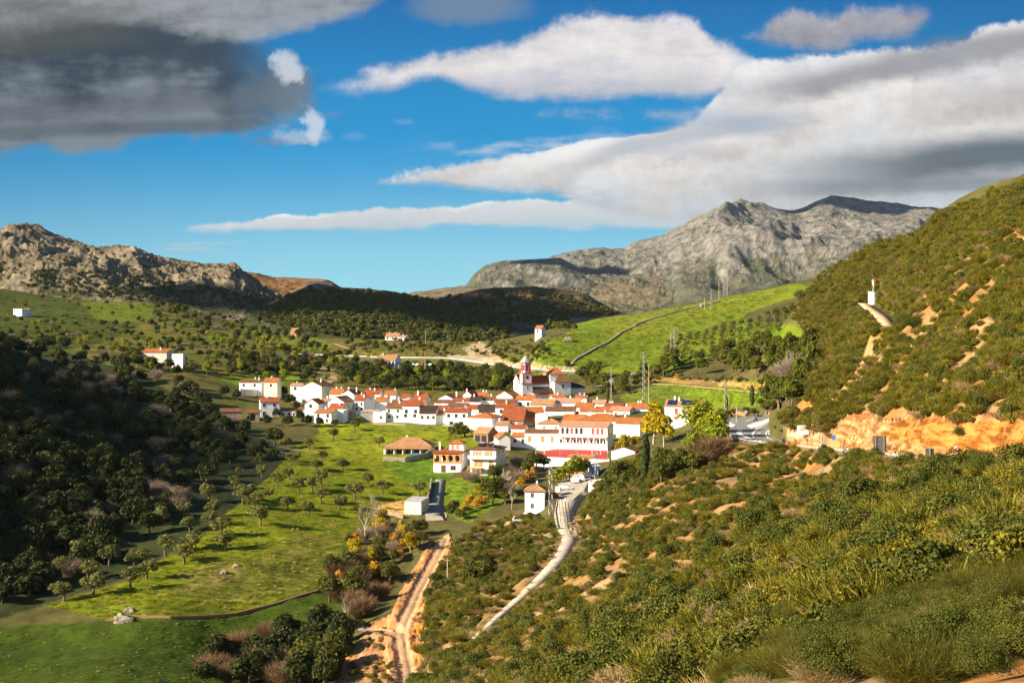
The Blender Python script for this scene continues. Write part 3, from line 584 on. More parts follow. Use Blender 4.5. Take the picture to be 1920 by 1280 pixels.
# ------------------------------------------------------------------ materials for plants
def leafmat(name, c, c2, trans=0.25, hv=0.25, dark=0.55):
    m, g, b = principled(name, 0.65, 0.25)
    oi = g.new('ShaderNodeObjectInfo'); ge = g.new('ShaderNodeNewGeometry')
    f = g.m('ADD', g.m('MULTIPLY', oi.outputs['Random'], 0.6), g.m('MULTIPLY', ge.outputs['Random Per Island'], 0.4))
    col = g.mix(f, c, c2)
    k = g.mr(ge.outputs['Random Per Island'], 0, 1, dark, 1.35)
    vv = g.new('ShaderNodeCombineXYZ'); [g.put(vv.inputs[i], k) for i in range(3)]
    col = g.mix(1.0, col, vv.outputs[0], 'MULTIPLY')
    g.put(b.inputs['Base Color'], col)
    tr = g.new('ShaderNodeBsdfTranslucent'); g.put(tr.inputs[0], col); mx = g.new('ShaderNodeMixShader'); mx.inputs[0].default_value = trans
    g.l.new(b.outputs[0], mx.inputs[1]); g.l.new(tr.outputs[0], mx.inputs[2]); g.l.new(mx.outputs[0], g.n['Material Output'].inputs[0])
    return m
def plain(name, c, rough=0.8, spec=0.3, nz=0.15, ns=3.0, metal=0.0):
    m, g, b = principled(name, rough, spec); tcn = g.new('ShaderNodeTexCoord')
    nn = g.noise(tcn.outputs['Object'], ns, 5, 0.6); k = g.mr(nn, 0.3, 0.7, 1-nz, 1+nz); vv = g.new('ShaderNodeCombineXYZ'); [g.put(vv.inputs[i], k) for i in range(3)]
    g.put(b.inputs['Base Color'], g.mix(1.0, c, vv.outputs[0], 'MULTIPLY')); b.inputs['Metallic'].default_value = metal
    return m
M = {}
M['bark'] = plain('bark', (0.16, 0.12, 0.08), 0.95, 0.1, 0.4)
M['palebark'] = plain('pale_bark', (0.42, 0.36, 0.27), 0.9, 0.1, 0.3)
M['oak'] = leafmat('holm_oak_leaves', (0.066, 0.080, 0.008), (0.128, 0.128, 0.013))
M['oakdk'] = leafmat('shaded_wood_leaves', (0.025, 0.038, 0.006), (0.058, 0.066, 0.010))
M['olive'] = leafmat('olive_leaves', (0.125, 0.135, 0.026), (0.215, 0.205, 0.050))
M['pine'] = leafmat('pine_needles', (0.090, 0.112, 0.008), (0.160, 0.165, 0.011))
M['bright'] = leafmat('bright_green_leaves', (0.201, 0.259, 0.009), (0.338, 0.338, 0.012), 0.3)
M['yellow'] = leafmat('yellowing_leaves', (0.426, 0.360, 0.010), (0.526, 0.383, 0.012), 0.35)
M['orange'] = leafmat('orange_autumn_leaves', (0.526, 0.248, 0.012), (0.626, 0.338, 0.021), 0.3)
M['twig'] = leafmat('brown_bare_twigs', (0.17, 0.10, 0.045), (0.25, 0.16, 0.08), 0.15)
M['greytwig'] = leafmat('grey_bare_twigs', (0.255, 0.187, 0.135), (0.359, 0.271, 0.193), 0.15)
M['broomdk'] = leafmat('dark_broom_stems', (0.080, 0.086, 0.009), (0.175, 0.150, 0.014), 0.25)  # darker copy of the broom stems, corner dimming put into its colour
M['broom'] = leafmat('broom_stems', (0.120, 0.120, 0.009), (0.245, 0.205, 0.015), 0.25)
M['lentisk'] = leafmat('dark_shrub_leaves', (0.062, 0.080, 0.007), (0.118, 0.122, 0.011), 0.2)
M['dry'] = leafmat('dry_shrub_stems', (0.266, 0.177, 0.073), (0.383, 0.271, 0.126), 0.2)
M['straw'] = leafmat('straw_grass', (0.533, 0.354, 0.107), (0.592, 0.468, 0.193), 0.3)
M['cypress'] = leafmat('cypress_leaves', (0.036, 0.065, 0.011), (0.062, 0.084, 0.012), 0.1)
# ------------------------------------------------------------------ plant shapes (arrays: vertices, quads)
def leaves(ctr, nrm, size, asp=1.0, rg=rng):
    n_ = len(ctr); a = rg.normal(size=(n_, 3)); a -= (a*nrm).sum(1, keepdims=True)*nrm; a /= np.linalg.norm(a, axis=1, keepdims=True)+1e-9
    b_ = np.cross(nrm, a); sz = size*(0.6+0.8*rg.random((n_, 1)))
    a = a*sz; b_ = b_*sz*asp
    v = np.stack([ctr-a-b_*0.6, ctr+a*0.8-b_, ctr+a+b_*0.7, ctr-a*0.7+b_], 1).reshape(-1, 3)
    return v, np.arange(n_*4).reshape(-1, 4)
def unit(n_, rg=rng):
    d = rg.normal(size=(n_, 3)); return d/np.linalg.norm(d, axis=1, keepdims=True)
def crown(seed, blobs, per, size, R0=(1, 1, 1), zc=0.0, br=0.42, top=0.2, jit=0.25, shell=0.62, fl=0.25):
    rg = np.random.default_rng(seed); cs = unit(blobs, rg)*(shell*(0.55+0.6*rg.random((blobs, 1)))); cs[:, 2] = np.where(cs[:, 2] < -fl, -fl*rg.random(blobs), cs[:, 2])
    V = []
    C_ = []; N_ = []
    for c in cs:
        r = br*(0.65+0.7*rg.random()); d = unit(per, rg); d[:, 2] = np.where(d[:, 2] < -0.45, -d[:, 2], d[:, 2])
        C_.append(c+d*r*(0.72+0.42*rg.random((per, 1)))); nn = d+rg.normal(size=(per, 3))*0.55; N_.append(nn/np.linalg.norm(nn, axis=1, keepdims=True))
    C_ = np.concatenate(C_)*np.array(R0)+np.array((0, 0, zc)); N_ = np.concatenate(N_)
    return leaves(C_, N_, size, 0.7, rg)
def blades(seed, n_, h, wd, spread=0.5, rad=0.5, bend=0.3, side=0.0):
    """a tuft of thin stems; a share 'side' of them springs from part-way up, leaning out, so that the tuft closes into a bush"""
    rg = np.random.default_rng(seed); r = rad*np.sqrt(rg.random(n_)); t = rg.random(n_)*2*np.pi
    b0 = np.stack([r*np.cos(t), r*np.sin(t), np.zeros(n_)], 1); out_ = np.stack([np.cos(t), np.sin(t), t*0], 1)*(r/rad)[:, None]
    L_ = h*(0.45+0.65*rg.random((n_, 1))); d = np.array([0, 0, 1.0])+out_*spread+rg.normal(size=(n_, 3))*0.20; d /= np.linalg.norm(d, axis=1, keepdims=True)
    sd = rg.random(n_) < side; f = (0.25+0.65*rg.random((n_, 1)))*h*0.8
    b0 = np.where(sd[:, None], b0+d*f, b0); e = rg.normal(size=(n_, 3))+out_*0.8; e[:, 2] = np.abs(e[:, 2])*0.8+0.25; e /= np.linalg.norm(e, axis=1, keepdims=True)
    d = np.where(sd[:, None], e, d); L_ = np.where(sd[:, None], L_*0.36, L_)
    mid = b0+d*L_*0.55; d2 = d+out_*bend+rg.normal(size=(n_, 3))*0.25; d2[:, 2] = np.abs(d2[:, 2]); d2 /= np.linalg.norm(d2, axis=1, keepdims=True); tip = mid+d2*L_*0.5
    a = rg.normal(size=(n_, 3)); a[:, 2] *= 0.2; a -= (a*d).sum(1, keepdims=True)*d; a /= np.linalg.norm(a, axis=1, keepdims=True); ww = wd*(0.5+rg.random((n_, 1)))
    v = np.stack([b0-a*ww*0.5, b0+a*ww*0.5, mid+a*ww, mid-a*ww, mid-a*ww, mid+a*ww, tip+a*ww*0.35, tip-a*ww*0.35], 1).reshape(-1, 3)
    return v, np.arange(n_*8).reshape(-1, 4)
def branches(seed, H_, tr, levels=3, spread=0.6, thin=0.012, up=0.35, nb=4, k=4):
    rg = random.Random(seed); T = MB(); B = MB()
    def rec(p, d, L_, r, lv, mb):
        pts_ = [p]; q = p.copy(); dd_ = d.copy(); n_ = 3
        for i in range(n_):
            dd_ = (dd_+Vector((rg.uniform(-.18, .18), rg.uniform(-.18, .18), rg.uniform(-.05, .15)))).normalized(); q = q+dd_*L_/n_; pts_.append(q.copy())
        mb.tube(pts_, [r*(1-0.45*i/n_) for i in range(n_+1)], k if lv < 2 else 3, cap=False)
        if lv < levels:
            for j in range(nb+(1 if lv else 2)):
                f = rg.uniform(0.35, 1.0); i = min(int(f*n_), n_-1); s0_ = pts_[i].lerp(pts_[i+1], f*n_-i)
                e = Vector((rg.gauss(0, 1), rg.gauss(0, 1), 0)).normalized(); nd_ = (dd_*(1-spread)+e*spread+Vector((0, 0, up))).normalized()
                rec(s0_, nd_, L_*rg.uniform(0.42, 0.68), max(r*0.5, thin), lv+1, B)
    rec(Vector((0, 0, -0.3)), Vector((0, 0, 1)), H_*0.55, tr, 0, T)
    return T, B
PROTO = {}
def np_mesh(name, parts, mats):       # parts: list of (v, f, material index)
    vs = []; fs = []; mi = []; o_ = 0
    for v, f, k in parts: vs.append(v); fs.append(f+o_); mi += [k]*len(f); o_ += len(v)
    me = mesh_np(name, np.concatenate(vs), np.concatenate(fs), mats); me.polygons.foreach_set('material_index', np.array(mi, np.int32)[:len(me.polygons)]); return me
def mb_arr(mb):
    q = [f if len(f) == 4 else (f[0], f[1], f[2], f[2]) for f in mb.f if len(f) in (3, 4)]
    return np.array(mb.v, float), np.array([f for f in q if len(set(f)) == 4])
def trunk_mb(h, r, lean=0.1, seed=1, fork=3, spread=0.8, top=None):
    rg = random.Random(seed); b = MB(); top = top or h*1.5
    a = Vector((rg.uniform(-lean, lean), rg.uniform(-lean, lean), h)); b.tube([(0, 0, -0.6), (a.x*0.4, a.y*0.4, h*0.5), a], [r*1.25, r, r*0.8], 7, cap=False)
    for i in range(fork):
        t = 2*math.pi*(i+rg.random()*0.6)/fork; e = Vector((math.cos(t)*spread, math.sin(t)*spread, top)); b.tube([a-Vector((0, 0, 0.1)), a.lerp(e, 0.5)+Vector((0, 0, 0.15)), e], [r*0.65, r*0.42, r*0.2], 5, cap=False)
    return b
def make_tree(kind, mats, cr, tr):
    PROTO[kind] = [(cr(i), tr(i)) for i in range(3)]; PROTO[kind+'!'] = mats
# unit sizes: every tree is modelled at its full height in metres and scaled by the placing
make_tree('oak', 'oak', lambda i: crown(100+i, 16, 95, 0.22, (2.8, 2.8, 2.4), 2.9), lambda i: trunk_mb(1.6, 0.22, 0.3, i, 4, 1.3, 3.4))          # 6 m
make_tree('oakdk', 'oakdk', lambda i: crown(110+i, 16, 85, 0.24, (2.9, 2.9, 2.6), 2.8), lambda i: trunk_mb(1.6, 0.22, 0.3, i+5, 4, 1.3, 3.4))
make_tree('olive', 'olive', lambda i: crown(120+i, 13, 90, 0.15, (2.2, 2.2, 1.6), 2.2, 0.40, shell=0.72), lambda i: trunk_mb(1.1, 0.24, 0.35, i+9, 4, 1.1, 2.6))      # 4.2 m
make_tree('pine', 'pine', lambda i: crown(130+i, 18, 95, 0.24, (2.9, 2.9, 3.7), 4.6, 0.36, shell=0.75), lambda i: trunk_mb(3.0, 0.24, 0.3, i+12, 4, 1.1, 6.0))      # 9 m
make_tree('bright', 'bright', lambda i: crown(140+i, 16, 100, 0.22, (2.6, 2.6, 3.4), 3.7, 0.38, shell=0.75), lambda i: trunk_mb(2.0, 0.2, 0.3, i+15, 4, 1.1, 4.8))      # 8 m
make_tree('yellow', 'yellow', lambda i: crown(150+i, 14, 90, 0.20, (2.2, 2.2, 3.1), 3.2, 0.38, shell=0.75), lambda i: trunk_mb(1.6, 0.16, 0.3, i+18, 4, 0.9, 4.0))   # 7 m
make_tree('orange', 'orange', lambda i: crown(160+i, 12, 85, 0.18, (2.1, 2.1, 1.9), 2.1, 0.40), lambda i: trunk_mb(1.1, 0.14, 0.3, i+21, 4, 0.9, 2.6))       # 4.8 m
make_tree('twiggy', 'twig', lambda i: tuple(np.concatenate(t) if k == 0 else np.concatenate([t[0], t[1]+4*0]) for k, t in enumerate(())) or blades(170+i, 1700, 4.4, 0.024, 0.55, 0.8, 0.35, 0.85), lambda i: trunk_mb(1.0, 0.12, 0.3, i+24, 5, 1.0, 2.6))   # 4.6 m, reddish bare
make_tree('greytwiggy', 'greytwig', lambda i: blades(180+i, 1500, 4.4, 0.022, 0.6, 0.7, 0.4, 0.85), lambda i: trunk_mb(1.2, 0.13, 0.3, i+27, 5, 1.0, 2.8))
def cyp(i):
    rg = np.random.default_rng(190+i); n_ = 1500; z = rg.random(n_); r = 0.75*np.sin(np.pi*np.clip(z*0.86+0.10, 0, 1))**0.8*(0.75+0.3*rg.random(n_)); t = rg.random(n_)*2*np.pi
    c = np.stack([r*np.cos(t), r*np.sin(t), 0.5+z*7.5], 1); nn = np.stack([np.cos(t), np.sin(t), 0.3+0*t], 1)+rg.normal(size=(n_, 3))*0.4
    return leaves(c, nn/np.linalg.norm(nn, axis=1, keepdims=True), 0.17, 0.7, rg)
make_tree('cypress', 'cypress', cyp, lambda i: trunk_mb(0.8, 0.14, 0.05, i, 0))      # 8 m
def farblob(i):
    return crown(200+i, 7, 22, 0.75, (2.9, 2.9, 2.2), 1.9, 0.5)
# shrubs: one mesh each
SHR = {}
def shrub(kind, mat, fn, nvar=3): SHR[kind] = [fn(i) for i in range(nvar)]; SHR[kind+'!'] = mat
shrub('broom', 'broom', lambda i: blades(300+i, 900, 1.25, 0.018, 0.8, 0.55, 0.45, 0.72))
shrub('broomnear', 'broomdk', lambda i: blades(310+i, 5200, 1.2, 0.0036, 0.8, 0.55, 0.45, 0.85))
shrub('lentisk', 'lentisk', lambda i: crown(320+i, 16, 170, 0.042, (1.0, 1.0, 0.78), 0.55, 0.40))
shrub('lentisknear', 'lentisk', lambda i: crown(330+i, 30, 620, 0.015, (1.0, 1.0, 0.78), 0.55, 0.34))
shrub('broomleaf', 'broom', lambda i: crown(380+i, 14, 120, 0.045, (0.85, 0.85, 0.75), 0.5, 0.40, jit=.4))
shrub('dry', 'dry', lambda i: blades(340+i, 700, 0.95, 0.013, 0.95, 0.5, 0.5, 0.7))
shrub('drynear', 'dry', lambda i: blades(350+i, 2600, 0.9, 0.0045, 0.95, 0.5, 0.5, 0.75))
shrub('straw', 'straw', lambda i: blades(360+i, 160, 0.6, 0.010, 0.8, 0.25, 0.7))
M['grass'] = leafmat('meadow_grass', (0.11, 0.16, 0.006), (0.22, 0.25, 0.010), 0.25)
shrub('turf', 'grass', lambda i: blades(390+i, 90, 0.42, 0.022, 1.0, 0.75, 0.8))
shrub('bush', 'oak', lambda i: crown(370+i, 9, 60, 0.16, (1.3, 1.3, 1.0), 0.8, 0.45))
shrub('farwood', 'oak', farblob)
shrub('farbush', 'oak', farblob)
# ------------------------------------------------------------------ placing
KEEP = []       # (x, y, radius) that plants keep clear of
ROADPTS = np.concatenate([np.c_[q[:, 0], q[:, 1], q[:, 3]/2+0.5] for q in ROADS.values()])
PLZ = [(p[0], p[1]) for p in pa]
def clear(x, y, r):
    if len(KEEP):
        K = np.array(KEEP)
        if (np.hypot(K[:, 0]-x, K[:, 1]-y) < K[:, 2]+r*0.7).any(): return False
    if (np.hypot(ROADPTS[:, 0]-x, ROADPTS[:, 1]-y) < ROADPTS[:, 2]+r*0.85).any(): return False
    if 330 < y < 480 and x > 40 and inpoly(np.array([x]), np.array([y]), PLZ)[0]: return False
    return True
PL = []         # (kind, location, scale, label, category, group)
def put(kind, px, py, s, label, cat, group=None, dmin=3.5, force=False, D_=None):
    p = at(px, D_) if D_ else hit(px, py, dmin)
    if p is None: return None
    if not force and not clear(p.x, p.y, 1.2*s): return None
    PL.append((kind, p, s, label, cat, group)); return p
def scatter(kinds, poly, n_, s0, s1, label, cat, group, dmin=3.5, dmax=1e9, dpow=0.0, dref=300.0, dens=None):
    P = np.array(poly, float); x0, y0 = P.min(0); x1, y1 = P.max(0); got = 0; tries = 0
    names = list(kinds); wts = [kinds[k] for k in names]
    while got < n_ and tries < n_*12:
        tries += 1; a = random.uniform(x0, x1); b = random.uniform(y0, y1)
        if not inpoly(np.array([a]), np.array([b]), poly)[0]: continue
        p = hit(a, b, dmin)
        if p is None or p.y > dmax: continue
        if dpow and random.random() > (p.y/dref)**dpow: continue
        if dens is not None and random.random() > dens(p): continue
        s = random.uniform(s0, s1)
        if not clear(p.x, p.y, 1.0*s): continue
        k = random.choices(names, wts)[0]
        lb, ct = (label[k] if isinstance(label, dict) else (label, cat))
        PL.append((k, p, s, lb, ct, group if not isinstance(group, dict) else group[k])); got += 1
def build_plants():
    TR = {}; UN = {}; SH = {}
    bk = {'yellow': 'palebark', 'greytwiggy': 'palebark', 'twiggy': 'bark'}
    for k in [x for x in PROTO if not x.endswith('!')]:
        lm = M[PROTO[k+'!']]; bm = M[bk.get(k, 'bark')]; TR[k] = []; UN[k] = []
        for cv, tmb in PROTO[k]:
            tv = mb_arr(tmb)
            TR[k].append((np_mesh('crown', [(cv[0], cv[1], 0)], [lm]), tmb.mesh('trunk', bm, True)))
            UN[k].append(np_mesh('tree', [(cv[0], cv[1], 0), (tv[0], tv[1], 1)], [lm, bm]))
    for k in [x for x in SHR if not x.endswith('!')]: UN[k] = [np_mesh('shrub', [(v[0], v[1], 0)], [M[SHR[k+'!']]]) for v in SHR[k]]
    HT = dict(oak=6, oakdk=6, olive=4.2, pine=9, bright=8, yellow=7, orange=4.8, twiggy=4.6, greytwiggy=4.6, cypress=8, broom=1.7, broomleaf=1.4, broomnear=1.7, lentisk=1.4, lentisknear=1.4, dry=1.2, drynear=1.2, straw=0.7, turf=0.4, bush=1.8, farwood=4, farbush=4)
    NM = dict(oak='oak_tree', oakdk='oak_tree', olive='olive_tree', pine='pine_tree', bright='leafy_tree', yellow='yellow_tree', orange='autumn_tree', twiggy='bare_tree', greytwiggy='bare_tree', cypress='cypress_tree',
              broom='broom_shrub', broomleaf='broom_shrub', broomnear='broom_shrub', lentisk='dark_shrub', lentisknear='dark_shrub', dry='dry_shrub', drynear='dry_shrub', straw='grass_tuft', turf='grass_tuft', bush='green_bush', farwood='distant_tree', farbush='distant_tree')
    fam = {}
    for t in PL:
        nm = NM[t[0]]; fam.setdefault(nm, []).append(t)
    STUFFNAME = dict(broom_shrub='scrub', dark_shrub='undergrowth', dry_shrub='dry_scrub', grass_tuft='dry_grass', green_bush='bushes', distant_tree='distant_woodland', oak_tree='woodland', olive_tree='olive_groves', pine_tree='pinewood')
    for nm, L_ in fam.items():
        L_.sort(key=lambda t: -(HT[t[0]]*t[2]/t[1].y))
        lim = 0 if nm in ('distant_tree', 'grass_tuft') else 285
        ind, rest = L_[:lim], L_[lim:]
        for t in ind:
            k, p, s, lb, ct, gp = t; v = random.randrange(3); app = HT[k]*s/p.y*F*1024/1920; rz = random.uniform(0, 6.28); sc = (s*random.uniform(.88, 1.12), s*random.uniform(.88, 1.12), s*random.uniform(.88, 1.12))
            if k in TR and app > 13:
                o = empty(nm, p, rz, lb, ct, gp); o.scale = sc; link('crown', TR[k][v][0], o); link('trunk', TR[k][v][1], o)
            else:
                o = link(nm, UN[k][v]); o.location = p; o.rotation_euler = (0, 0, rz); o.scale = sc; tag(o, lb, ct, gp)
        if rest:
            used = sorted(set(t[0] for t in rest)); col_ = bpy.data.collections.new('kit_'+nm); order = []
            for k in used:
                for v in range(3):
                    o = bpy.data.objects.new('%s_%02d' % (nm, len(order)), UN[k][v]); col_.objects.link(o); order.append((k, v))
            me = bpy.data.meshes.new(STUFFNAME[nm]); me.vertices.add(len(rest)); me.vertices.foreach_set('co', np.array([tuple(t[1]) for t in rest], np.float32).ravel())
            a = me.attributes.new('pick', 'INT', 'POINT'); a.data.foreach_set('value', np.array([order.index((t[0], random.randrange(3))) for t in rest], np.int32))
            a = me.attributes.new('turn', 'FLOAT_VECTOR', 'POINT'); a.data.foreach_set('vector', np.array([(random.uniform(-.1, .1), random.uniform(-.1, .1), random.uniform(0, 6.28)) for t in rest], np.float32).ravel())
            a = me.attributes.new('size', 'FLOAT_VECTOR', 'POINT'); a.data.foreach_set('vector', np.array([(t[2]*random.uniform(.85, 1.15), t[2]*random.uniform(.85, 1.15), t[2]*random.uniform(.85, 1.2)) for t in rest], np.float32).ravel())
            o = link(STUFFNAME[nm], me); tag(o, kind='stuff')
            ng = bpy.data.node_groups.new('spread_'+nm, 'GeometryNodeTree'); ng.interface.new_socket('Geometry', in_out='INPUT', socket_type='NodeSocketGeometry'); ng.interface.new_socket('Geometry', in_out='OUTPUT', socket_type='NodeSocketGeometry')
            gi = ng.nodes.new('NodeGroupInput'); go = ng.nodes.new('NodeGroupOutput'); ip = ng.nodes.new('GeometryNodeInstanceOnPoints'); ci = ng.nodes.new('GeometryNodeCollectionInfo')
            ci.inputs['Collection'].default_value = col_; ci.inputs['Separate Children'].default_value = True; ci.inputs['Reset Children'].default_value = True; ip.inputs['Pick Instance'].default_value = True
            def at_node(nm_, ty):
                q = ng.nodes.new('GeometryNodeInputNamedAttribute'); q.data_type = ty; q.inputs['Name'].default_value = nm_; return q.outputs['Attribute']
            ng.links.new(gi.outputs[0], ip.inputs['Points']); ng.links.new(ci.outputs[0], ip.inputs['Instance']); ng.links.new(at_node('pick', 'INT'), ip.inputs['Instance Index'])
            er = ng.nodes.new('FunctionNodeEulerToRotation'); ng.links.new(at_node('turn', 'FLOAT_VECTOR'), er.inputs[0]); ng.links.new(er.outputs[0], ip.inputs['Rotation'])
            ng.links.new(at_node('size', 'FLOAT_VECTOR'), ip.inputs['Scale']); ng.links.new(ip.outputs[0], go.inputs[0])
            md = o.modifiers.new('spread', 'NODES'); md.node_group = ng
    print('plants', {k: len(v) for k, v in fam.items()})
# ------------------------------------------------------------------ building materials
def wallmat(name, c, st=0.12):
    m, g, b = principled(name, 0.9, 0.15); geo = g.new('ShaderNodeNewGeometry'); oi = g.new('ShaderNodeObjectInfo')
    p = geo.outputs['Position']; mp = g.new('ShaderNodeMapping'); g.put(mp.inputs[0], p); mp.inputs['Scale'].default_value = (1, 1, .35)
    n1 = g.noise(mp.outputs[0], 0.9, 6, 0.7); n2 = g.noise(p, 0.25, 3, 0.5)
    f = g.m('MULTIPLY', g.ss(n1, 0.48, 0.75), st*2.4)
    col = g.mix(f, c, (c[0]*0.62, c[1]*0.56, c[2]*0.48)); k = g.mr(n2, 0.3, 0.7, 1-st*0.5, 1.0); vv = g.new('ShaderNodeCombineXYZ'); [g.put(vv.inputs[i], k) for i in range(3)]
    g.put(b.inputs['Base Color'], g.mix(1.0, col, vv.outputs[0], 'MULTIPLY')); bump(g, b, g.noise(p, 3.0, 4, 0.6), 0.04, 0.6); return m
def tilemat(name, c, c2):
    m, g, b = principled(name, 0.85, 0.15); tcn = g.new('ShaderNodeTexCoord'); geo = g.new('ShaderNodeNewGeometry'); oi = g.new('ShaderNodeObjectInfo')
    n1 = g.noise(geo.outputs['Position'], 0.55, 6, 0.72); n2 = g.noise(geo.outputs['Position'], 3.5, 3, 0.6)
    col = g.mix(g.ss(g.m('ADD', n1, g.m('MULTIPLY', g.m('SUBTRACT', n2, 0.5), 0.7)), 0.36, 0.66), c, c2)
    uv = g.new('ShaderNodeUVMap') ; wv = g.new('ShaderNodeTexWave', wave_type='BANDS', bands_direction='X'); g.put(wv.inputs['Vector'], tcn.outputs['UV']); wv.inputs['Scale'].default_value = 1.1; wv.inputs['Distortion'].default_value = 0.3
    wy = g.new('ShaderNodeTexWave', wave_type='BANDS', bands_direction='Y'); g.put(wy.inputs['Vector'], tcn.outputs['UV']); wy.inputs['Scale'].default_value = 0.7; wy.inputs['Distortion'].default_value = 0.6
    k = g.m('ADD', 0.72, g.m('ADD', g.m('MULTIPLY', wv.outputs['Fac'], 0.36), g.m('MULTIPLY', wy.outputs['Fac'], 0.14))); vv = g.new('ShaderNodeCombineXYZ'); [g.put(vv.inputs[i], k) for i in range(3)]
    g.put(b.inputs['Base Color'], g.mix(1.0, col, vv.outputs[0], 'MULTIPLY')); bump(g, b, wv.outputs['Fac'], 0.12, 0.7); return m
M['white'] = wallmat('whitewash', (0.87, 0.87, 0.87)); M['cream'] = wallmat('cream_render', (0.80, 0.73, 0.60)); M['greyw'] = wallmat('grey_render', (0.34, 0.32, 0.28), 0.25); M['oldwhite'] = wallmat('weathered_whitewash', (0.72, 0.69, 0.63), 0.3)
M['brick'] = wallmat('rough_brick', (0.40, 0.23, 0.13), 0.4); M['stone'] = wallmat('rough_stone', (0.36, 0.30, 0.23), 0.45); M['redtrim'] = wallmat('red_painted_trim', (0.62, 0.055, 0.045), 0.1); M['ochre'] = wallmat('orange_painted_trim', (0.70, 0.33, 0.11), 0.1)
M['t_or'] = tilemat('orange_tiles', (0.56, 0.20, 0.055), (0.40, 0.13, 0.045)); M['t_rd'] = tilemat('red_tiles', (0.44, 0.115, 0.04), (0.30, 0.085, 0.04)); M['t_br'] = tilemat('old_brown_tiles', (0.30, 0.13, 0.06), (0.16, 0.08, 0.045))
M['t_pk'] = tilemat('pale_pink_tiles', (0.60, 0.33, 0.21), (0.50, 0.26, 0.16)); M['t_dk'] = tilemat('shaded_dark_tiles', (0.085, 0.05, 0.035), (0.05, 0.035, 0.03)); M['t_tan'] = tilemat('tan_tiles', (0.55, 0.30, 0.15), (0.42, 0.21, 0.10))  # darkest tiles carry the shade of slopes turned from the sun
M['glass'] = plain('dark_window_glass', (0.035, 0.04, 0.05), 0.12, 0.6, 0.05); M['frame'] = plain('pale_frame', (0.62, 0.60, 0.56), 0.6); M['wood'] = plain('brown_door_wood', (0.16, 0.07, 0.03), 0.6); M['redsh'] = plain('red_shutter', (0.42, 0.09, 0.05), 0.6); M['orsh'] = plain('orange_shutter', (0.62, 0.28, 0.09), 0.6)
M['concrete'] = plain('concrete', (0.44, 0.38, 0.30), 0.95, 0.1, 0.32, 0.7); M['metal'] = plain('galvanised_metal', (0.42, 0.43, 0.44), 0.45, 0.5, 0.1, 2, 0.5); M['darkmetal'] = plain('dark_metal', (0.05, 0.055, 0.055), 0.5); M['blueplas'] = plain('blue_sheet', (0.03, 0.22, 0.62), 0.5); M['whitep'] = plain('white_paint', (0.82, 0.82, 0.80), 0.5, 0.4, 0.04)
M['slate'] = plain('grey_slate', (0.42, 0.42, 0.42), 0.7, 0.3, 0.3, 1.2); M['solar'] = plain('solar_glass', (0.02, 0.03, 0.06), 0.15, 0.6, 0.05); M['redpaint'] = plain('red_court_paint', (0.55, 0.075, 0.055), 0.85, 0.2, 0.1, 0.6); M['tarmac'] = plain('tarmac', (0.235, 0.228, 0.205), 0.9, 0.2, 0.18, 0.5); M['greenp'] = plain('green_paint', (0.05, 0.42, 0.25), 0.6)
M['dirt'] = plain('pale_dirt', (0.60, 0.40, 0.23), 0.95, 0.1, 0.25, 0.5); M['orangedirt'] = plain('orange_dirt', (0.62, 0.33, 0.14), 0.95, 0.1, 0.25, 0.6); M['mark'] = plain('road_paint', (0.78, 0.78, 0.75), 0.7, 0.2, 0.08, 2); M['timber'] = plain('fence_timber', (0.30, 0.17, 0.09), 0.8); M['rubber'] = plain('tyre_rubber', (0.03, 0.03, 0.03), 0.8)
M['silver'] = plain('silver_car_paint', (0.62, 0.64, 0.66), 0.3, 0.6, 0.03); M['redcar'] = plain('red_car_paint', (0.45, 0.03, 0.03), 0.3, 0.6, 0.03); M['darkcar'] = plain('dark_car_paint', (0.05, 0.06, 0.08), 0.3, 0.6, 0.03)
M['rockm'] = plain('limestone_boulder', (0.30, 0.26, 0.20), 0.95, 0.1, 0.45, 1.0); M['hedge'] = M['lentisk']; M['signblue'] = plain('sign_blue', (0.05, 0.20, 0.60), 0.5)
def roofslab(mb, quad, th=0.16, mi=0):      # quad: eave-left, eave-right, ridge-right, ridge-left (3 or 4 points)
    q = [Vector(p) for p in quad]; n_ = (q[1]-q[0]).cross(q[-1]-q[0]).normalized()
    if n_.z < 0: n_ = -n_; q = q[::-1]
    mb.hull([p for p in q], [p+n_*th for p in q], mi)
def slab_uv(me):
    uvl = me.uv_layers.new(name='UVMap'); 
    for p in me.polygons:
        n_ = p.normal; h = Vector((-n_.y, n_.x, 0)); h = h.normalized() if h.length > 1e-3 else Vector((1, 0, 0)); s_ = n_.cross(h)
        for li in p.loop_indices: v = me.vertices[me.loops[li].vertex_index].co; uvl.data[li].uv = (v.dot(h)*1.0, v.dot(s_)*1.0)
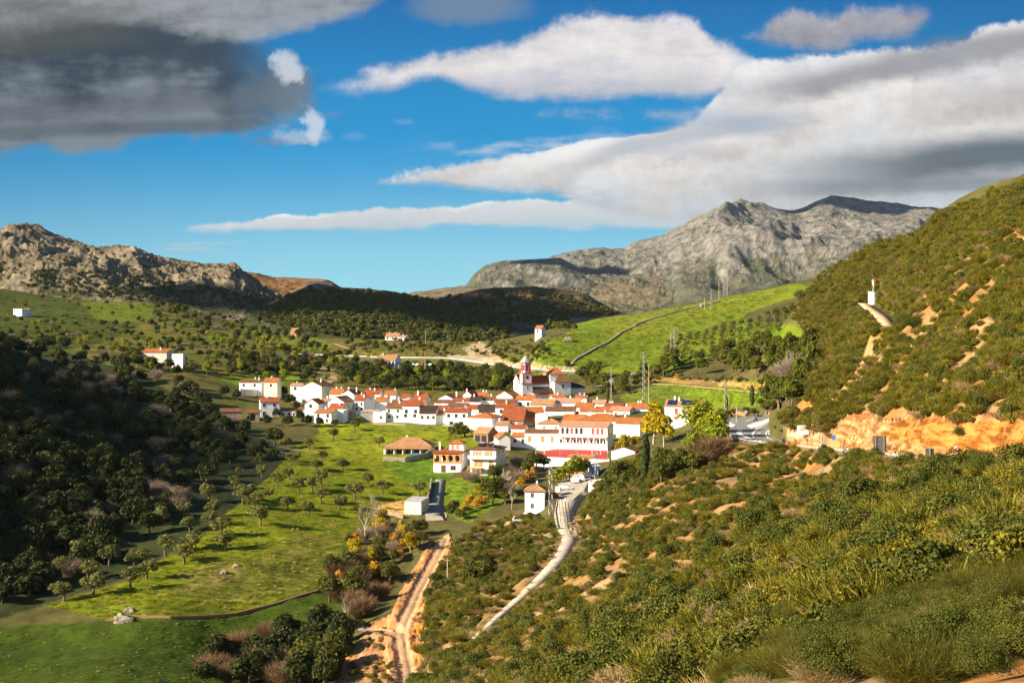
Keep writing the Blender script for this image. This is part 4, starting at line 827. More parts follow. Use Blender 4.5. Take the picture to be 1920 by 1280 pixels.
def window_on(par, x, y, z, nx, w_, h_, pane, detail=False, shut=None, nm='window', fr='frame'):
    """a window on a wall of par: nx 'f' front (faces -y), 'r' right (faces +x), 'l' left"""
    mb = MB(); f = 0.10
    def bx(a0, a1, p0, p1, z0, z1, mi, m_=mb):
        if nx == 'f': m_.box(x+a0, x+a1, y-p1, y-p0, z+z0, z+z1, mi)
        elif nx == 'r': m_.box(x+p0, x+p1, y+a0, y+a1, z+z0, z+z1, mi)
        else: m_.box(x-p1, x-p0, y+a0, y+a1, z+z0, z+z1, mi)
    bx(-w_/2, w_/2, -0.05, 0.012, -h_/2, h_/2, 0)
    wo = mb.obj(nm, [M[pane]], par)
    mf = MB()
    bx(-w_/2-f, w_/2+f, -0.03, 0.055, h_/2, h_/2+f, 0, mf); bx(-w_/2-f, -w_/2, -0.03, 0.055, -h_/2, h_/2, 0, mf); bx(w_/2, w_/2+f, -0.03, 0.055, -h_/2, h_/2, 0, mf)
    if nm == 'window': bx(-w_/2-f-0.05, w_/2+f+0.05, -0.03, 0.13, -h_/2-f, -h_/2, 0, mf)
    if detail: bx(-0.035, 0.035, 0.015, 0.04, -h_/2, h_/2, 0, mf)
    mf.obj('frame', [M[fr]], wo)
    if shut:
        for sgn in (-1, 1):
            ms = MB(); a_ = sgn*(w_/2+f+w_*0.26); bx(a_-w_*0.22, a_+w_*0.22, 0.0, 0.06, -h_/2, h_/2, 0, ms); ms.obj('shutter', [M[shut]], wo)
    return wo
def chimney(par, x, y, z0, z1, s=0.5, mat='white'):
    mb = MB(); mb.box(x-s/2, x+s/2, y-s/2, y+s/2, z0, z1); mb.box(x-s*.7, x+s*.7, y-s*.7, y+s*.7, z1, z1+0.14)
    for a in (-1, 1): mb.box(x+a*s*.38-0.06, x+a*s*.38+0.06, y-s*.4, y+s*.4, z1+0.14, z1+0.42)
    mb.hull([(x-s*.55, y-s*.55, z1+.42), (x+s*.55, y-s*.55, z1+.42), (x+s*.55, y+s*.55, z1+.42), (x-s*.55, y+s*.55, z1+.42)], [(x-.05, y-.05, z1+.66), (x+.05, y-.05, z1+.66), (x+.05, y+.05, z1+.66), (x-.05, y+.05, z1+.66)])
    return mb.obj('chimney', [M[mat]], par)
VG = 'white houses of the village'
NHOUSE = 0
def house(x0, x1, ye, yr, D_, typ, dep, rz, roof, wins, label, wall='white', chim=1, group=VG, swins=(), name='house', cat='house', base=None, detail=False, ov=0.30, door=None, th=0.16, keep=True):
    """wins: rows of (count, pixel row, width, height, pane material[, shutter]) on the front; swins the same on the right side"""
    global NHOUSE
    NHOUSE += 1
    a = R(rz); w_ = (x1-x0)*D_/F/math.cos(a); xc = ((x0+x1)/2-960)/F*D_
    if typ == 'gy': pass
    ze = (HZ-ye)*D_/F; d2 = dep/2
    zr = (HZ-yr)*(D_ + (d2*math.cos(a) if typ in ('gx', 'hip', 'pyr') else (dep*math.cos(a) if typ == 'shed' else 0)))/F
    zr = max(zr, ze+0.05)
    zr = min(zr, ze + (0.75*(d2 if typ in ('gx', 'hip', 'pyr') else (dep if typ == 'shed' else w_/2))))
    cx = xc-math.sin(a)*d2; cy = D_+math.cos(a)*d2
    cs, sn = math.cos(a), math.sin(a); corners = [(cx+x*cs-y*sn, cy+x*sn+y*cs) for x in (-w_/2, w_/2) for y in (-d2, d2)]
    gzs = [gz(*c) for c in corners]; g0 = gz(cx, cy); lo = min(gzs)-0.8
    if base is not None: lo = min(lo, (HZ-base)*D_/F-0.3)
    lo = min(lo, ze-2.2)
    root = empty(name, (cx, cy, g0), a, label, cat, group); Z0 = g0
    h = ze-Z0; r = zr-Z0; b = lo-Z0; X1 = w_/2
    mb = MB()
    if typ in ('gx', 'hip', 'pyr', 'flat', 'gy', 'shed'):
        mb.box(-X1, X1, -d2, d2, b, h)
    if typ == 'gx':
        for s_ in (-1, 1): mb.hull([(s_*X1, -d2, h), (s_*X1, d2, h), (s_*X1, 0, r)], [(s_*(X1-.3), -d2, h), (s_*(X1-.3), d2, h), (s_*(X1-.3), 0, r)])
    if typ == 'gy':
        for s_ in (-1, 1): mb.hull([(-X1, s_*d2, h), (X1, s_*d2, h), (0, s_*d2, r)], [(-X1, s_*(d2-.3), h), (X1, s_*(d2-.3), h), (0, s_*(d2-.3), r)])
    if typ == 'shed': mb.hull([(-X1, -d2, h), (-X1, d2, h), (-X1, d2, r)], [(X1, -d2, h), (X1, d2, h), (X1, d2, r)])
    mb.obj('wall', [M[wall]], root)
    rb = MB(); o_ = ov
    if typ == 'gx':
        sl = (r-h)/d2
        for s_ in (-1, 1): roofslab(rb, [(-X1-o_*.6, s_*(d2+o_), h-sl*o_), (X1+o_*.6, s_*(d2+o_), h-sl*o_), (X1+o_*.6, 0, r), (-X1-o_*.6, 0, r)], th)
        rb.tube([(-X1-o_*.6, 0, r+th*1.05), (X1+o_*.6, 0, r+th*1.05)], 0.13, 6)
    elif typ == 'gy':
        sl = (r-h)/X1
        for s_ in (-1, 1): roofslab(rb, [(s_*(X1+o_), -d2-o_*.6, h-sl*o_), (s_*(X1+o_), d2+o_*.6, h-sl*o_), (0, d2+o_*.6, r), (0, -d2-o_*.6, r)], th)
        rb.tube([(0, -d2-o_*.6, r+th*1.05), (0, d2+o_*.6, r+th*1.05)], 0.13, 6)
    elif typ in ('hip', 'pyr'):
        e = min(X1, d2) if typ == 'hip' else X1; q = max(X1-e, 0.0) if typ == 'hip' else 0.0; sl = (r-h)/d2*0.8; E = [(-X1-o_, -d2-o_, h-sl*o_), (X1+o_, -d2-o_, h-sl*o_), (X1+o_, d2+o_, h-sl*o_), (-X1-o_, d2+o_, h-sl*o_)]
        if q > 0.1:
            A_, B_ = (-q, 0, r), (q, 0, r); roofslab(rb, [E[0], E[1], B_, A_], th); roofslab(rb, [E[1], E[2], B_], th); roofslab(rb, [E[2], E[3], A_, B_], th); roofslab(rb, [E[3], E[0], A_], th); rb.tube([(-q, 0, r+th), (q, 0, r+th)], 0.13, 6)
        else:
            A_ = B_ = (0, 0, r)
            for i in range(4): roofslab(rb, [E[i], E[(i+1) % 4], A_], th)
        for c_, t_ in ((E[0], A_), (E[1], B_), (E[2], B_), (E[3], A_)): rb.tube([Vector(c_)+Vector((0, 0, th)), Vector(t_)+Vector((0, 0, th*1.1))], 0.10, 5)
    elif typ == 'shed':
        sl = (r-h)/dep; roofslab(rb, [(-X1-o_*.5, -d2-o_, h-sl*o_), (X1+o_*.5, -d2-o_, h-sl*o_), (X1+o_*.5, d2+.1, r+sl*.1), (-X1-o_*.5, d2+.1, r+sl*.1)], th)
    else:
        rb.box(-X1+.22, X1-.22, -d2+.22, d2-.22, h-0.1, h+0.06)
        pb = MB()
        for bx_ in ((-X1, X1, -d2, -d2+.22), (-X1, X1, d2-.22, d2), (-X1, -X1+.22, -d2+.22, d2-.22), (X1-.22, X1, -d2+.22, d2-.22)): pb.box(*bx_, h+0.002, h+0.45)
        pb.obj('parapet', [M[wall]], root)
    rf = rb.obj('roof', [M[roof]], root); slab_uv(rf.data)
    for i in range(chim):
        x = random.uniform(-X1*.7, X1*.7); y = random.uniform(-d2*.3, d2*.6); chimney(rf, x, y, h-0.2 if typ == 'flat' else h*0.5+r*0.5-0.6, r+random.uniform(.35, .9), random.uniform(.45, .65))
    fy = -d2
    for row in wins:
        n_, py, ww, hh, pane = row[:5]; z = (HZ-py)*D_/F-Z0; sh = row[5] if len(row) > 5 else None
        for i in range(n_):
            xx = -X1+w_*(i+0.5)/n_+(random.uniform(-.12, .12)*w_/n_ if not detail else 0)
            if z+hh/2 < h-0.1: window_on(root, xx, fy, z, 'f', ww, hh, pane, detail, sh)
    for row in swins:
        n_, py, ww, hh, pane = row[:5]; z = (HZ-py)*(D_+1)/F-Z0
        for i in range(n_): window_on(root, X1, -d2+dep*(i+0.5)/n_, z, 'r', ww, hh, pane, detail)
    if door:
        fx, pyb, dw, dh, dm = door; z = (HZ-pyb)*D_/F-Z0+dh/2; window_on(root, -X1+w_*fx, fy, z, 'f', dw, dh, dm, False, None, 'door')
    if keep: KEEP.append((cx, cy, 0.5*math.hypot(w_, dep)))
    root['_'] = 0; del root['_']
    return root, dict(X1=X1, d2=d2, h=h, r=r, b=b, a=a, D=D_, Z0=Z0, w=w_, cx=cx, cy=cy, roof=rf)
G1 = 'glass'
H_ = [
# left end of the village
(489, 523, 753.5, 745.5, 600, 'gx', 7, 14, 't_rd', [(2, 759, 1.1, 1.3, G1), (2, 775, 1.2, 1.6, G1)], 'two-storey white cottage with a red roof standing alone at the far left of the village', 'white', 2),
(525, 568, 770, 765.5, 603, 'gx', 5, -4, 't_br', [(4, 776, .9, 1.2, G1)], 'long low white wing joined to the right of the lone red-roofed cottage', 'white', 0),
(448, 490, 716.5, 712, 660, 'gx', 7, -6, 't_br', [(2, 722, 1, 1.2, G1)], 'shaded house with terraces at the top left of the village above the stone wall', 'white', 2),
(494, 520, 716, 709, 655, 'gx', 6, -10, 't_or', [(1, 722, 1, 1.2, G1)], 'small ochre-roofed house right of the terraced house above the stone wall', 'cream', 1),
(544, 566, 723, 719, 650, 'gx', 6, -8, 't_pk', [(1, 728, 1.1, 1.3, G1)], 'small white house tucked against the left side of the big cream gabled house', 'white', 1),
(566, 604, 724, 715.5, 640, 'gy', 11, -22, 't_br', [], 'tall cream house with wide blank gable and brown roof, left end of the village', 'cream', 1),
(571, 597, 757, 748.5, 600, 'gy', 8, -14, 't_or', [(1, 761, 1.2, 1.4, G1)], 'white gabled house with one dark window, below the big cream house', 'white', 1),
(598, 616, 754, 748, 606, 'gx', 7, -12, 't_tan', [], 'narrow house with a tan roof between two white gables below the cream house', 'white', 1),
(614, 646, 754, 744, 588, 'gy', 9, -24, 't_tan', [], 'large white blank gable with tan tiles facing the meadow, at the left cluster', 'white', 1),
(664, 682, 751, 744, 592, 'gx', 8, -20, 't_rd', [(2, 757, .9, 1.2, G1), (2, 766, .9, 1.3, G1)], 'narrow two-storey white house right of the big blank gable of the left cluster', 'white', 1),
(588, 622, 774, 768, 562, 'gx', 7, -20, 't_or', [(2, 779, 1.0, 1.4, G1), (2, 788, .9, 1.3, G1)], 'white house with a bright orange roof lowest at the left edge of the meadow', 'white', 1),
(622, 644, 771, 769, 566, 'flat', 6, -12, 'concrete', [], 'plain white flat-topped house right of the bright orange roof at the meadow edge', 'white', 0),
(615, 643, 766, 757, 574, 'gx', 7, -16, 't_rd', [], 'red-roofed house wedged behind the lowest two houses of the left cluster', 'white', 1),
(645, 660, 772, 769, 572, 'shed', 5, -10, 't_br', [], 'grey rendered shed at the foot of the left cluster of houses', 'greyw', 0),
(676, 708, 772, 768, 572, 'shed', 7, -6, 'concrete', [], 'grey barn with a pale flat roof at the left end of the long white row', 'greyw', 0),
# the long white row above the meadow
(700, 723, 774, 770, 570, 'flat', 6, -6, 'concrete', [(1, 782, .8, 1.0, G1)], 'low white flat-roofed house at the left start of the long row above the meadow', 'white', 0),
(723, 754, 765, 756, 571, 'gx', 8, -8, 't_br', [(2, 770, .9, 1.0, G1), (2, 781, .9, 1.0, G1)], 'white house with four small square windows and brown roof in the long row', 'white', 1),
(754, 786, 760.5, 750.5, 570, 'gx', 8, -8, 't_rd', [(2, 771, 1.2, 1.4, G1), (2, 779, 1.2, 1.2, G1)], 'white house with bright red roof, tallest of the long row above the meadow', 'white', 1),
(786, 817, 774, 761.5, 566, 'gx', 9, -6, 't_dk', [(3, 782, .9, 1.1, G1)], 'white house with a blackish roof and three small windows in the long row', 'white', 0),
(817, 835, 778, 769, 567, 'shed', 7, -6, 't_tan', [], 'narrow white house with covered terrace right of the black-roofed house', 'white', 1),
(835, 877, 772.5, 765.5, 562, 'gx', 8, -9, 't_rd', [(3, 779, 1.1, 1.3, G1), (2, 793, 1.4, 1.2, G1)], 'broad white house with three windows near the right end of the long row', 'white', 1),
(876, 922, 783, 774, 540, 'pyr', 10, -28, 't_or', [], 'white blank-walled house with orange pyramid roof, right end of the long row', 'white', 1),
# second row
(703, 725, 752.5, 745, 600, 'gx', 7, -6, 't_or', [], 'white house with small orange roof behind the left start of the long row', 'white', 1),
(734, 753, 757, 749.5, 592, 'gx', 7, -4, 't_br', [], 'house with a small brown roof just behind the four-windowed house', 'white', 1),
(720, 742, 740, 733, 625, 'gx', 7, -6, 't_or', [(1, 744, .9, 1, G1)], 'white house with orange roof at the back edge beside the trees, left of centre', 'white', 1),
(681, 712, 738.5, 730.5, 630, 'gx', 8, -10, 't_rd', [], 'house with a broad red roof at the back edge of the left cluster', 'white', 2),
(668, 696, 745.5, 740, 612, 'gx', 7, -8, 't_rd', [], 'house with red roof between the back row and the tall narrow house', 'white', 1),
(617, 640, 738.5, 729, 628, 'gx', 7, -12, 't_or', [], 'orange-roofed house immediately right of the big cream gable', 'white', 2),
(641, 664, 739, 731, 622, 'gy', 8, -20, 't_br', [], 'white gable with two chimneys right of the orange roof near the cream house', 'white', 2),
(752, 767, 746, 739, 615, 'gx', 6, -10, 't_rd', [], 'small white house with red roof right of the dark gap at the back', 'white', 0),
(774, 798, 749, 738, 606, 'gx', 8, -12, 't_rd', [(2, 755, .9, 1.0, G1)], 'white house with a red roof beside the yellow-green village tree', 'white', 1),
(780, 797, 762, 751, 590, 'gx', 7, -8, 't_or', [], 'white house with orange-red roof left of the long brown roof', 'white', 1),
(811, 839, 767, 760.5, 584, 'gx', 7, -6, 't_rd', [], 'house with low brick-red roof directly behind the black-roofed house', 'white', 1),
(840, 878, 762, 756, 590, 'gx', 6, -6, 't_br', [(2, 765, .8, .7, G1)], 'house with long brown roof behind the broad house of the long row', 'white', 1),
(814, 851, 754.5, 750, 606, 'gx', 6, -6, 't_br', [], 'house with a thin brown roof strip and white wall right of the village tree', 'white', 0),
(822, 849, 747, 740.5, 620, 'gy', 8, -26, 't_br', [], 'wide white gable in the back rows right of the village tree', 'white', 1),
(852, 880, 752, 746, 612, 'gx', 6, -8, 't_rd', [], 'small red roof among white walls in the back rows, left of the grey-brown roofs', 'white', 1),
(868, 884, 740, 733.5, 632, 'gy', 7, -24, 't_rd', [], 'small bright white gable at the back edge with a chimney', 'white', 1),
(884, 913, 742.5, 736, 634, 'gx', 7, -8, 't_or', [], 'orange-brown roof at the back edge, left of the cream gable', 'white', 2),
(880, 901, 752, 742.5, 610, 'gx', 7, -10, 't_dk', [], 'house with a small steep blackish roof among the centre rows', 'white', 1),
(878, 895, 766.5, 759.5, 585, 'gx', 6, -6, 't_rd', [], 'narrow house with a red roof between two long brown roofs in the centre', 'white', 0),
(894, 927, 772, 759, 578, 'gx', 9, -8, 't_dk', [(2, 778, 1, 1.1, G1)], 'white house with a large blackish-red roof right of the centre', 'white', 1),
(902, 926, 750, 744, 612, 'gx', 7, -10, 't_br', [], 'house with a weathered brown roof below the cream gable', 'white', 1),
(929, 967, 763.5, 756, 572, 'gx', 8, -8, 't_rd', [(2, 771, 1.1, 1.4, G1)], 'white house with neat red roof and two windows in the centre', 'white', 1),
(930, 961, 743, 733.5, 628, 'gy', 9, -26, 't_or', [], 'cream gabled house left of the church tower', 'cream', 0),
(928, 965, 754, 748.5, 604, 'gx', 7, -6, 't_br', [], 'long low brown roof below the cream gable left of the church', 'white', 1),
(966, 1000, 749.5, 740.5, 606, 'gx', 9, -14, 't_or', [(2, 757, 1.1, 1.6, G1)], 'bright orange roofed white house right under the church tower', 'white', 1),
(994, 1037, 758.5, 748.5, 590, 'gx', 9, -16, 't_tan', [], 'house with a broad tan and orange roof below the church nave', 'white', 1),
(1029, 1057, 744.5, 739.5, 612, 'gx', 7, -10, 't_or', [(1, 748, 1, 1, G1)], 'small white house with orange roof under the church transept', 'white', 1),
(1040, 1086, 755, 747, 592, 'gx', 8, -14, 't_pk', [], 'white house with a pale pink roof right of the tan roof below the church', 'white', 1),
(1078, 1100, 746, 741, 608, 'gx', 7, -10, 't_or', [], 'small orange roof at the back right of the church', 'white', 2),
(1077, 1109, 763.5, 755.5, 580, 'gx', 8, -16, 't_or', [], 'house with orange roof and shaded right gable below the pale pink roof', 'white', 1),
(1022, 1076, 770, 762.5, 568, 'gx', 9, -8, 't_br', [], 'long white wall with a brown roof behind the ruined roof complex', 'white', 1),
(1087, 1146, 771, 763, 562, 'gx', 9, -10, 't_or', [], 'long yellowish-orange roof with chimneys in the right half of the village', 'white', 2),
(1110, 1134, 757, 750, 590, 'gx', 7, -14, 't_pk', [], 'white house with a dull pink roof behind the long yellowish roof', 'white', 1),
(1133, 1166, 762.5, 757, 580, 'gx', 8, -12, 't_rd', [], 'red-brown roofed house with chimneys at the back right of the village', 'white', 2),
(1144, 1180, 769.5, 762.5, 560, 'gx', 8, -20, 't_pk', [(2, 776, .9, 1.2, 'redsh')], 'white house with a pale pink roof and two small red windows', 'white', 1),
(1174, 1217, 765.5, 756.5, 566, 'gx', 9, -12, 't_or', [], 'white house with orange roof left of the tall yellow-green tree', 'white', 2),
# the ruined roof complex in the centre
(939, 981, 788, 766, 545, 'gx', 15, -10, 't_rd', [], 'large sagging red-orange tiled roof at the centre of the village', 'stone', 0),
(980, 1026, 790, 763.5, 548, 'gx', 16, 12, 't_or', [], 'large rusty orange roof adjoining the sagging red one at the village centre', 'stone', 0),
(1004, 1024, 778, 776, 540, 'flat', 5, -8, 'concrete', [], 'small white roof terrace set into the rusty orange roof', 'white', 0),
(1054, 1094, 790, 777.5, 540, 'gx', 10, -14, 't_or', [], 'white house with a wide orange roof left of the hipped orange roof', 'white', 1),
(1084, 1170, 789.5, 776, 530, 'hip', 13, -8, 't_or', [], 'broad hipped bright orange roof directly behind the school', 'white', 2),
(1156, 1199, 793.5, 783.5, 518, 'gx', 9, -20, 't_or', [], 'white house with a tall blank wall and orange roof right of the school', 'white', 1),
(1008, 1050, 794.5, 785, 524, 'pyr', 9, -14, 't_tan', [(2, 801, .8, 1.2, 'orsh')], 'white house with a tan pyramid roof left of the school', 'white', 1),
(984, 1046, 811, 805.5, 512, 'gx', 8, -10, 't_br', [(3, 823, 1.0, 2.0, 'orsh')], 'white house with three orange shuttered windows beside the sports court', 'white', 0),
(1026, 1050, 810, 806, 514, 'gx', 7, -12, 't_tan', [(2, 818, .9, 1.4, 'frame'), (1, 832, 1, 1.8, 'orsh')], 'cream house with tan roof squeezed against the left end of the school', 'cream', 0),
(958, 984, 803, 797, 525, 'gx', 7, -10, 't_rd', [], 'low house with reddish roof behind the yellow-green tree left of the school', 'white', 1),
(934, 957, 822, 813.5, 508, 'gy', 9, 10, 't_or', [], 'white house with a large blank gable left of the sports court', 'white', 0),
(958, 988, 819, 811.5, 514, 'gx', 7, -14, 't_or', [(2, 826, 1.0, 1.4, G1)], 'white house with orange roof and glazed lean-to right of the blank gable', 'white', 1),
(929, 952, 797, 790, 534, 'gx', 7, -12, 't_tan', [], 'small house with pinkish tan roof above the blank gable by the sports court', 'white', 1),
(1147, 1190, 845.5, 838, 470, 'gy', 8, -18, 't_br', [], 'white gable half hidden by trees right of the sports court', 'white', 0),
]
for t in H_:
    x0, x1, ye, yr, D_, typ, dep, rz, rf_, wn, lb, wl, ch = t
    house(x0, x1, ye, yr, D_, typ, dep, rz, rf_, wn, lb, wl, ch)
# school
sr, q = house(1049, 1138, 800, 791, 506, 'gx', 9.5, -17, 't_pk', [], 'long two-storey white school with pinkish roof behind the red sports court', 'white', 0, None, name='school', cat='school', base=866, swins=[(1, 808, 1.2, 1.8, G1)])
for fx, pane in [(.07, G1), (.17, G1), (.26, 'redsh'), (.36, G1), (.46, G1), (.52, 'frame'), (.70, 'redsh'), (.80, 'redsh'), (.89, 'redsh')]: window_on(sr, -q['X1']+q['w']*fx, -q['d2'], (HZ-808)*506/F-q['Z0'], 'f', .9, 2.1, pane)
for i in range(14):
    window_on(sr, -q['X1']+q['w']*(i+0.6)/14.4, -q['d2'], (HZ-827)*506/F-q['Z0'], 'f', .75, 1.2, G1)
mb = MB(); z = (HZ-819)*506/F-q['Z0']; mb.box(-q['X1'], q['X1'], -q['d2']-1.6, -q['d2']-0.005, z, z+.22); 
for i in range(9): xx = -q['X1']+.3+i*(q['w']-.6)/8; mb.box(xx-.12, xx+.12, -q['d2']-1.5, -q['d2']-1.25, z-5.2, z)
mb.obj('porch', [M['white']], sr)
# solar house
sr, q = house(1247, 1318, 761.5, 750, 520, 'gx', 10, -14, 't_tan', [], 'long white house with solar panels on its roof and red shutters, left of the roundabout', 'white', 3, None, base=805)
for fx, py, ww, hh, pane in [(.08, 769, .8, 1.0, 'frame'), (.30, 771, 1.0, 2.2, 'redsh'), (.50, 771, 1.0, 2.2, 'redsh'), (.70, 771, 1.0, 2.2, 'redsh'), (.30, 783, 1.4, 1.0, 'redsh'), (.88, 770, .9, 1.4, G1)]: window_on(sr, -q['X1']+q['w']*fx, -q['d2'], (HZ-py)*520/F-q['Z0'], 'f', ww, hh, pane)
sl = math.atan2(q['r']-q['h'], q['d2'])
for k, (fx0, fx1) in enumerate([(.06, .30), (.42, .60), (.62, .82)]):
    for r_ in range(2):
        pm = MB(); x0, x1 = -q['X1']+q['w']*fx0, -q['X1']+q['w']*fx1; y0 = -q['d2']+.5+r_*2.1; y1 = y0+1.9
        f_ = lambda y: q['h']+(y+q['d2'])*math.tan(sl)+.26
        roofslab(pm, [(x0, y0, f_(y0)), (x1, y0, f_(y0)), (x1, y1, f_(y1)), (x0, y1, f_(y1))], .06); pm.obj('solar_panel', [M['solar']], q['roof'])
# long villa with a veranda
vr, q = house(724, 808, 836, 821, 502, 'hip', 10, -6, 't_tan', [], 'long low villa with a tan hipped roof and shady veranda on the green terrace', 'white', 0, None, name='villa', cat='villa', ov=.5, base=850)
mb = MB(); zz = q['h']
for i in range(6): xx = -q['X1']+.2+i*(q['w']-.4)/5; mb.box(xx-.18, xx+.18, -q['d2']-3.1, -q['d2']-2.75, q['b'], zz-.75)
mb.obj('veranda_post', [M['cream']], vr)
mb = MB(); roofslab(mb, [(-q['X1']-.5, -q['d2']-3.6, zz-.75), (q['X1']+.5, -q['d2']-3.6, zz-.75), (q['X1']+.5, -q['d2']-.4, zz-.05), (-q['X1']-.5, -q['d2']-.4, zz-.05)], .2); vo = mb.obj('veranda_roof', [M['t_tan']], vr); slab_uv(vo.data)
mb = MB(); mb.box(-q['X1']-.4, -q['X1']-.1, -q['d2']-2.7, -q['d2'], q['b'], zz-.8); mb.obj('side_wall', [M['white']], vr)
for i in range(5): window_on(vr, -q['X1']+q['w']*(i+.5)/5, -q['d2'], zz-1.9, 'f', 2.2, 2.0, G1, True)
chimney(vr, -1.5, .4, q['r']-1.0, q['r']+.4, .7)
# arcaded villa
ar_, q = house(815, 866, 849, 842, 470, 'hip', 10, -10, 't_rd', [], 'villa with an orange-trimmed arcade of round arches and a small roof tower', 'white', 0, None, name='arcaded_villa', cat='villa', base=884, swins=[(1, 852, .9, 1.6, G1)], ov=.45)
X1, d2, h = q['X1'], q['d2'], q['h']; n_ = 4; bay = q['w']/n_; zf = h-2.75
def arcade(mb, x0, x1, y0, y1, z0, z1, n_, mi=0, ra=.72):
    bay = (x1-x0)/n_
    for i in range(n_):
        c = x0+bay*(i+.5); r_ = bay*.5*ra; sp = z1-.45-r_
        mb.box(x0+bay*i, c-r_, y0, y1, z0, z1, mi); mb.box(c+r_, x0+bay*(i+1), y0, y1, z0, z1, mi)
        for k in range(8):
            t0, t1 = math.pi*k/8, math.pi*(k+1)/8; xa, xb = c-r_*math.cos(t0), c-r_*math.cos(t1); za, zb = sp+r_*math.sin(t0), sp+r_*math.sin(t1)
            mb.hull([(xa, y0, za), (xb, y0, zb), (xb, y1, zb), (xa, y1, za)], [(xa, y0, z1), (xb, y0, z1), (xb, y1, z1), (xa, y1, z1)], mi)
mb = MB(); arcade(mb, -X1, X1, -d2-2.0, -d2-1.75, zf, h-.02, n_); mb.box(-X1-.1, X1+.1, -d2-2.15, -d2, zf-.3, zf-.002); mb.box(-X1-.1, X1+.1, -d2-2.2, -d2-1.6, h-.02, h+.14)
for s_ in (-1, 1): mb.box(s_*(X1-.12)-.12, s_*(X1-.12)+.12, -d2-1.75, -d2-.01, zf, zf+1.0)
mb.obj('arcade', [M['ochre']], ar_)
mb = MB(); mb.box(-X1, X1, -d2-1.95, -d2-.005, q['b'], zf-.3); mb.obj('lower_wall', [M['white']], ar_)
mb = MB(); roofslab(mb, [(-X1-.4, -d2-2.5, h+.14), (X1+.4, -d2-2.5, h+.14), (X1+.4, -d2+.4, h+.75), (-X1-.4, -d2+.4, h+.75)], .16); vo = mb.obj('arcade_roof', [M['t_rd']], ar_); slab_uv(vo.data)
for i in range(4): window_on(ar_, -X1+bay*(i+.5), -d2, zf+1.2, 'f', 1.5, 1.9, G1)
window_on(ar_, -X1+q['w']*.37, -d2-1.95, zf-2.3, 'f', 1.5, 2.4, 'wood', nm='door'); window_on(ar_, X1*.45, -d2-1.95, zf-1.9, 'f', 1.6, 1.3, G1, True, fr='ochre')
tw = q; tx0, tx1 = -X1+q['w']*.45, X1-.2; zt0 = h; zt1 = (HZ-831)*475/F-q['Z0']; zt2 = (HZ-823)*477/F-q['Z0']
mb = MB(); mb.box(tx0, tx1, -1.6, 3.2, zt0-.5, zt1); to = mb.obj('roof_tower', [M['white']], ar_)
mb = MB(); cxx = (tx0+tx1)/2; E = [(tx0-.35, -1.95, zt1), (tx1+.35, -1.95, zt1), (tx1+.35, 3.55, zt1), (tx0-.35, 3.55, zt1)]
for i in range(4): roofslab(mb, [E[i], E[(i+1) % 4], (cxx, .8, zt2)], .15)
vo = mb.obj('tower_roof', [M['t_or']], to); slab_uv(vo.data)
for xx in (tx0+1.2, tx0+2.9): window_on(to, xx, -1.6, zt1-1.1, 'f', .8, 1.4, 'orsh')
chimney(ar_, -X1*.9, .5, h, h+2.6, .55)
# balcony house
br, q = house(881, 930, 842.5, 832, 462, 'hip', 11, -16, 't_br', [], 'white three-storey house with a long balcony and solar heaters on its brown roof', 'white', 1, None, name='balcony_house', base=892, swins=[(2, 845, .9, 1.5, G1)], ov=.45)
X1, d2, h = q['X1'], q['d2'], q['h']
for fx in (.16, .28, .40, .60, .70, .82): window_on(br, -X1+q['w']*fx, -d2, h-1.35, 'f', .75, 1.5, 'orsh')
mb = MB(); mb.box(-X1-.3, X1+.1, -d2-1.5, -d2-.004, h-3.0, h-2.8); mb.box(-X1-.3, X1+.1, -d2-1.55, -d2-1.42, h-2.8, h-1.85); mb.box(-X1-.3, -X1-.18, -d2-1.42, -d2, h-2.8, h-1.85); mb.obj('balcony', [M['white']], br)
window_on(br, -X1+q['w']*.8, -d2, h-4.4, 'f', 1.3, 1.8, 'orsh'); window_on(br, -X1+q['w']*.25, -d2, h-4.6, 'f', 1.4, 2.0, 'orsh', nm='door'); window_on(br, -X1+q['w']*.42, -d2, h-4.6, 'f', 1.2, 2.0, 'orsh', nm='door')
mb = MB(); mb.box(-X1-.2, -X1+q['w']*.5, -d2-2.6, -d2-.004, h-6.1, h-5.9); [mb.box(-X1-.1+i*.55, -X1+i*.55, -d2-2.6, -d2-2.5, h-5.9, h-5.1) for i in range(9)]; mb.box(-X1-.2, -X1+q['w']*.5, -d2-2.62, -d2-2.48, h-5.1, h-5.0)
for xx in (-X1, -X1+q['w']*.48): mb.box(xx-.15, xx+.15, -d2-2.5, -d2-2.2, q['b'], h-6.1)
mb.obj('terrace', [M['ochre']], br)
for xx in (-1.5, 1.8):
    mb = MB(); roofslab(mb, [(xx-.9, -3.6, q['h']+1.0), (xx+.9, -3.6, q['h']+1.0), (xx+.9, -1.8, q['r']+.4), (xx-.9, -1.8, q['r']+.4)], .08); so_ = mb.obj('solar_panel', [M['solar']], q['roof']); mb = MB(); mb.tube([(xx-.8, -1.6, q['r']+.55), (xx+.8, -1.6, q['r']+.55)], .28, 10); mb.obj('water_tank', [M['metal']], so_)
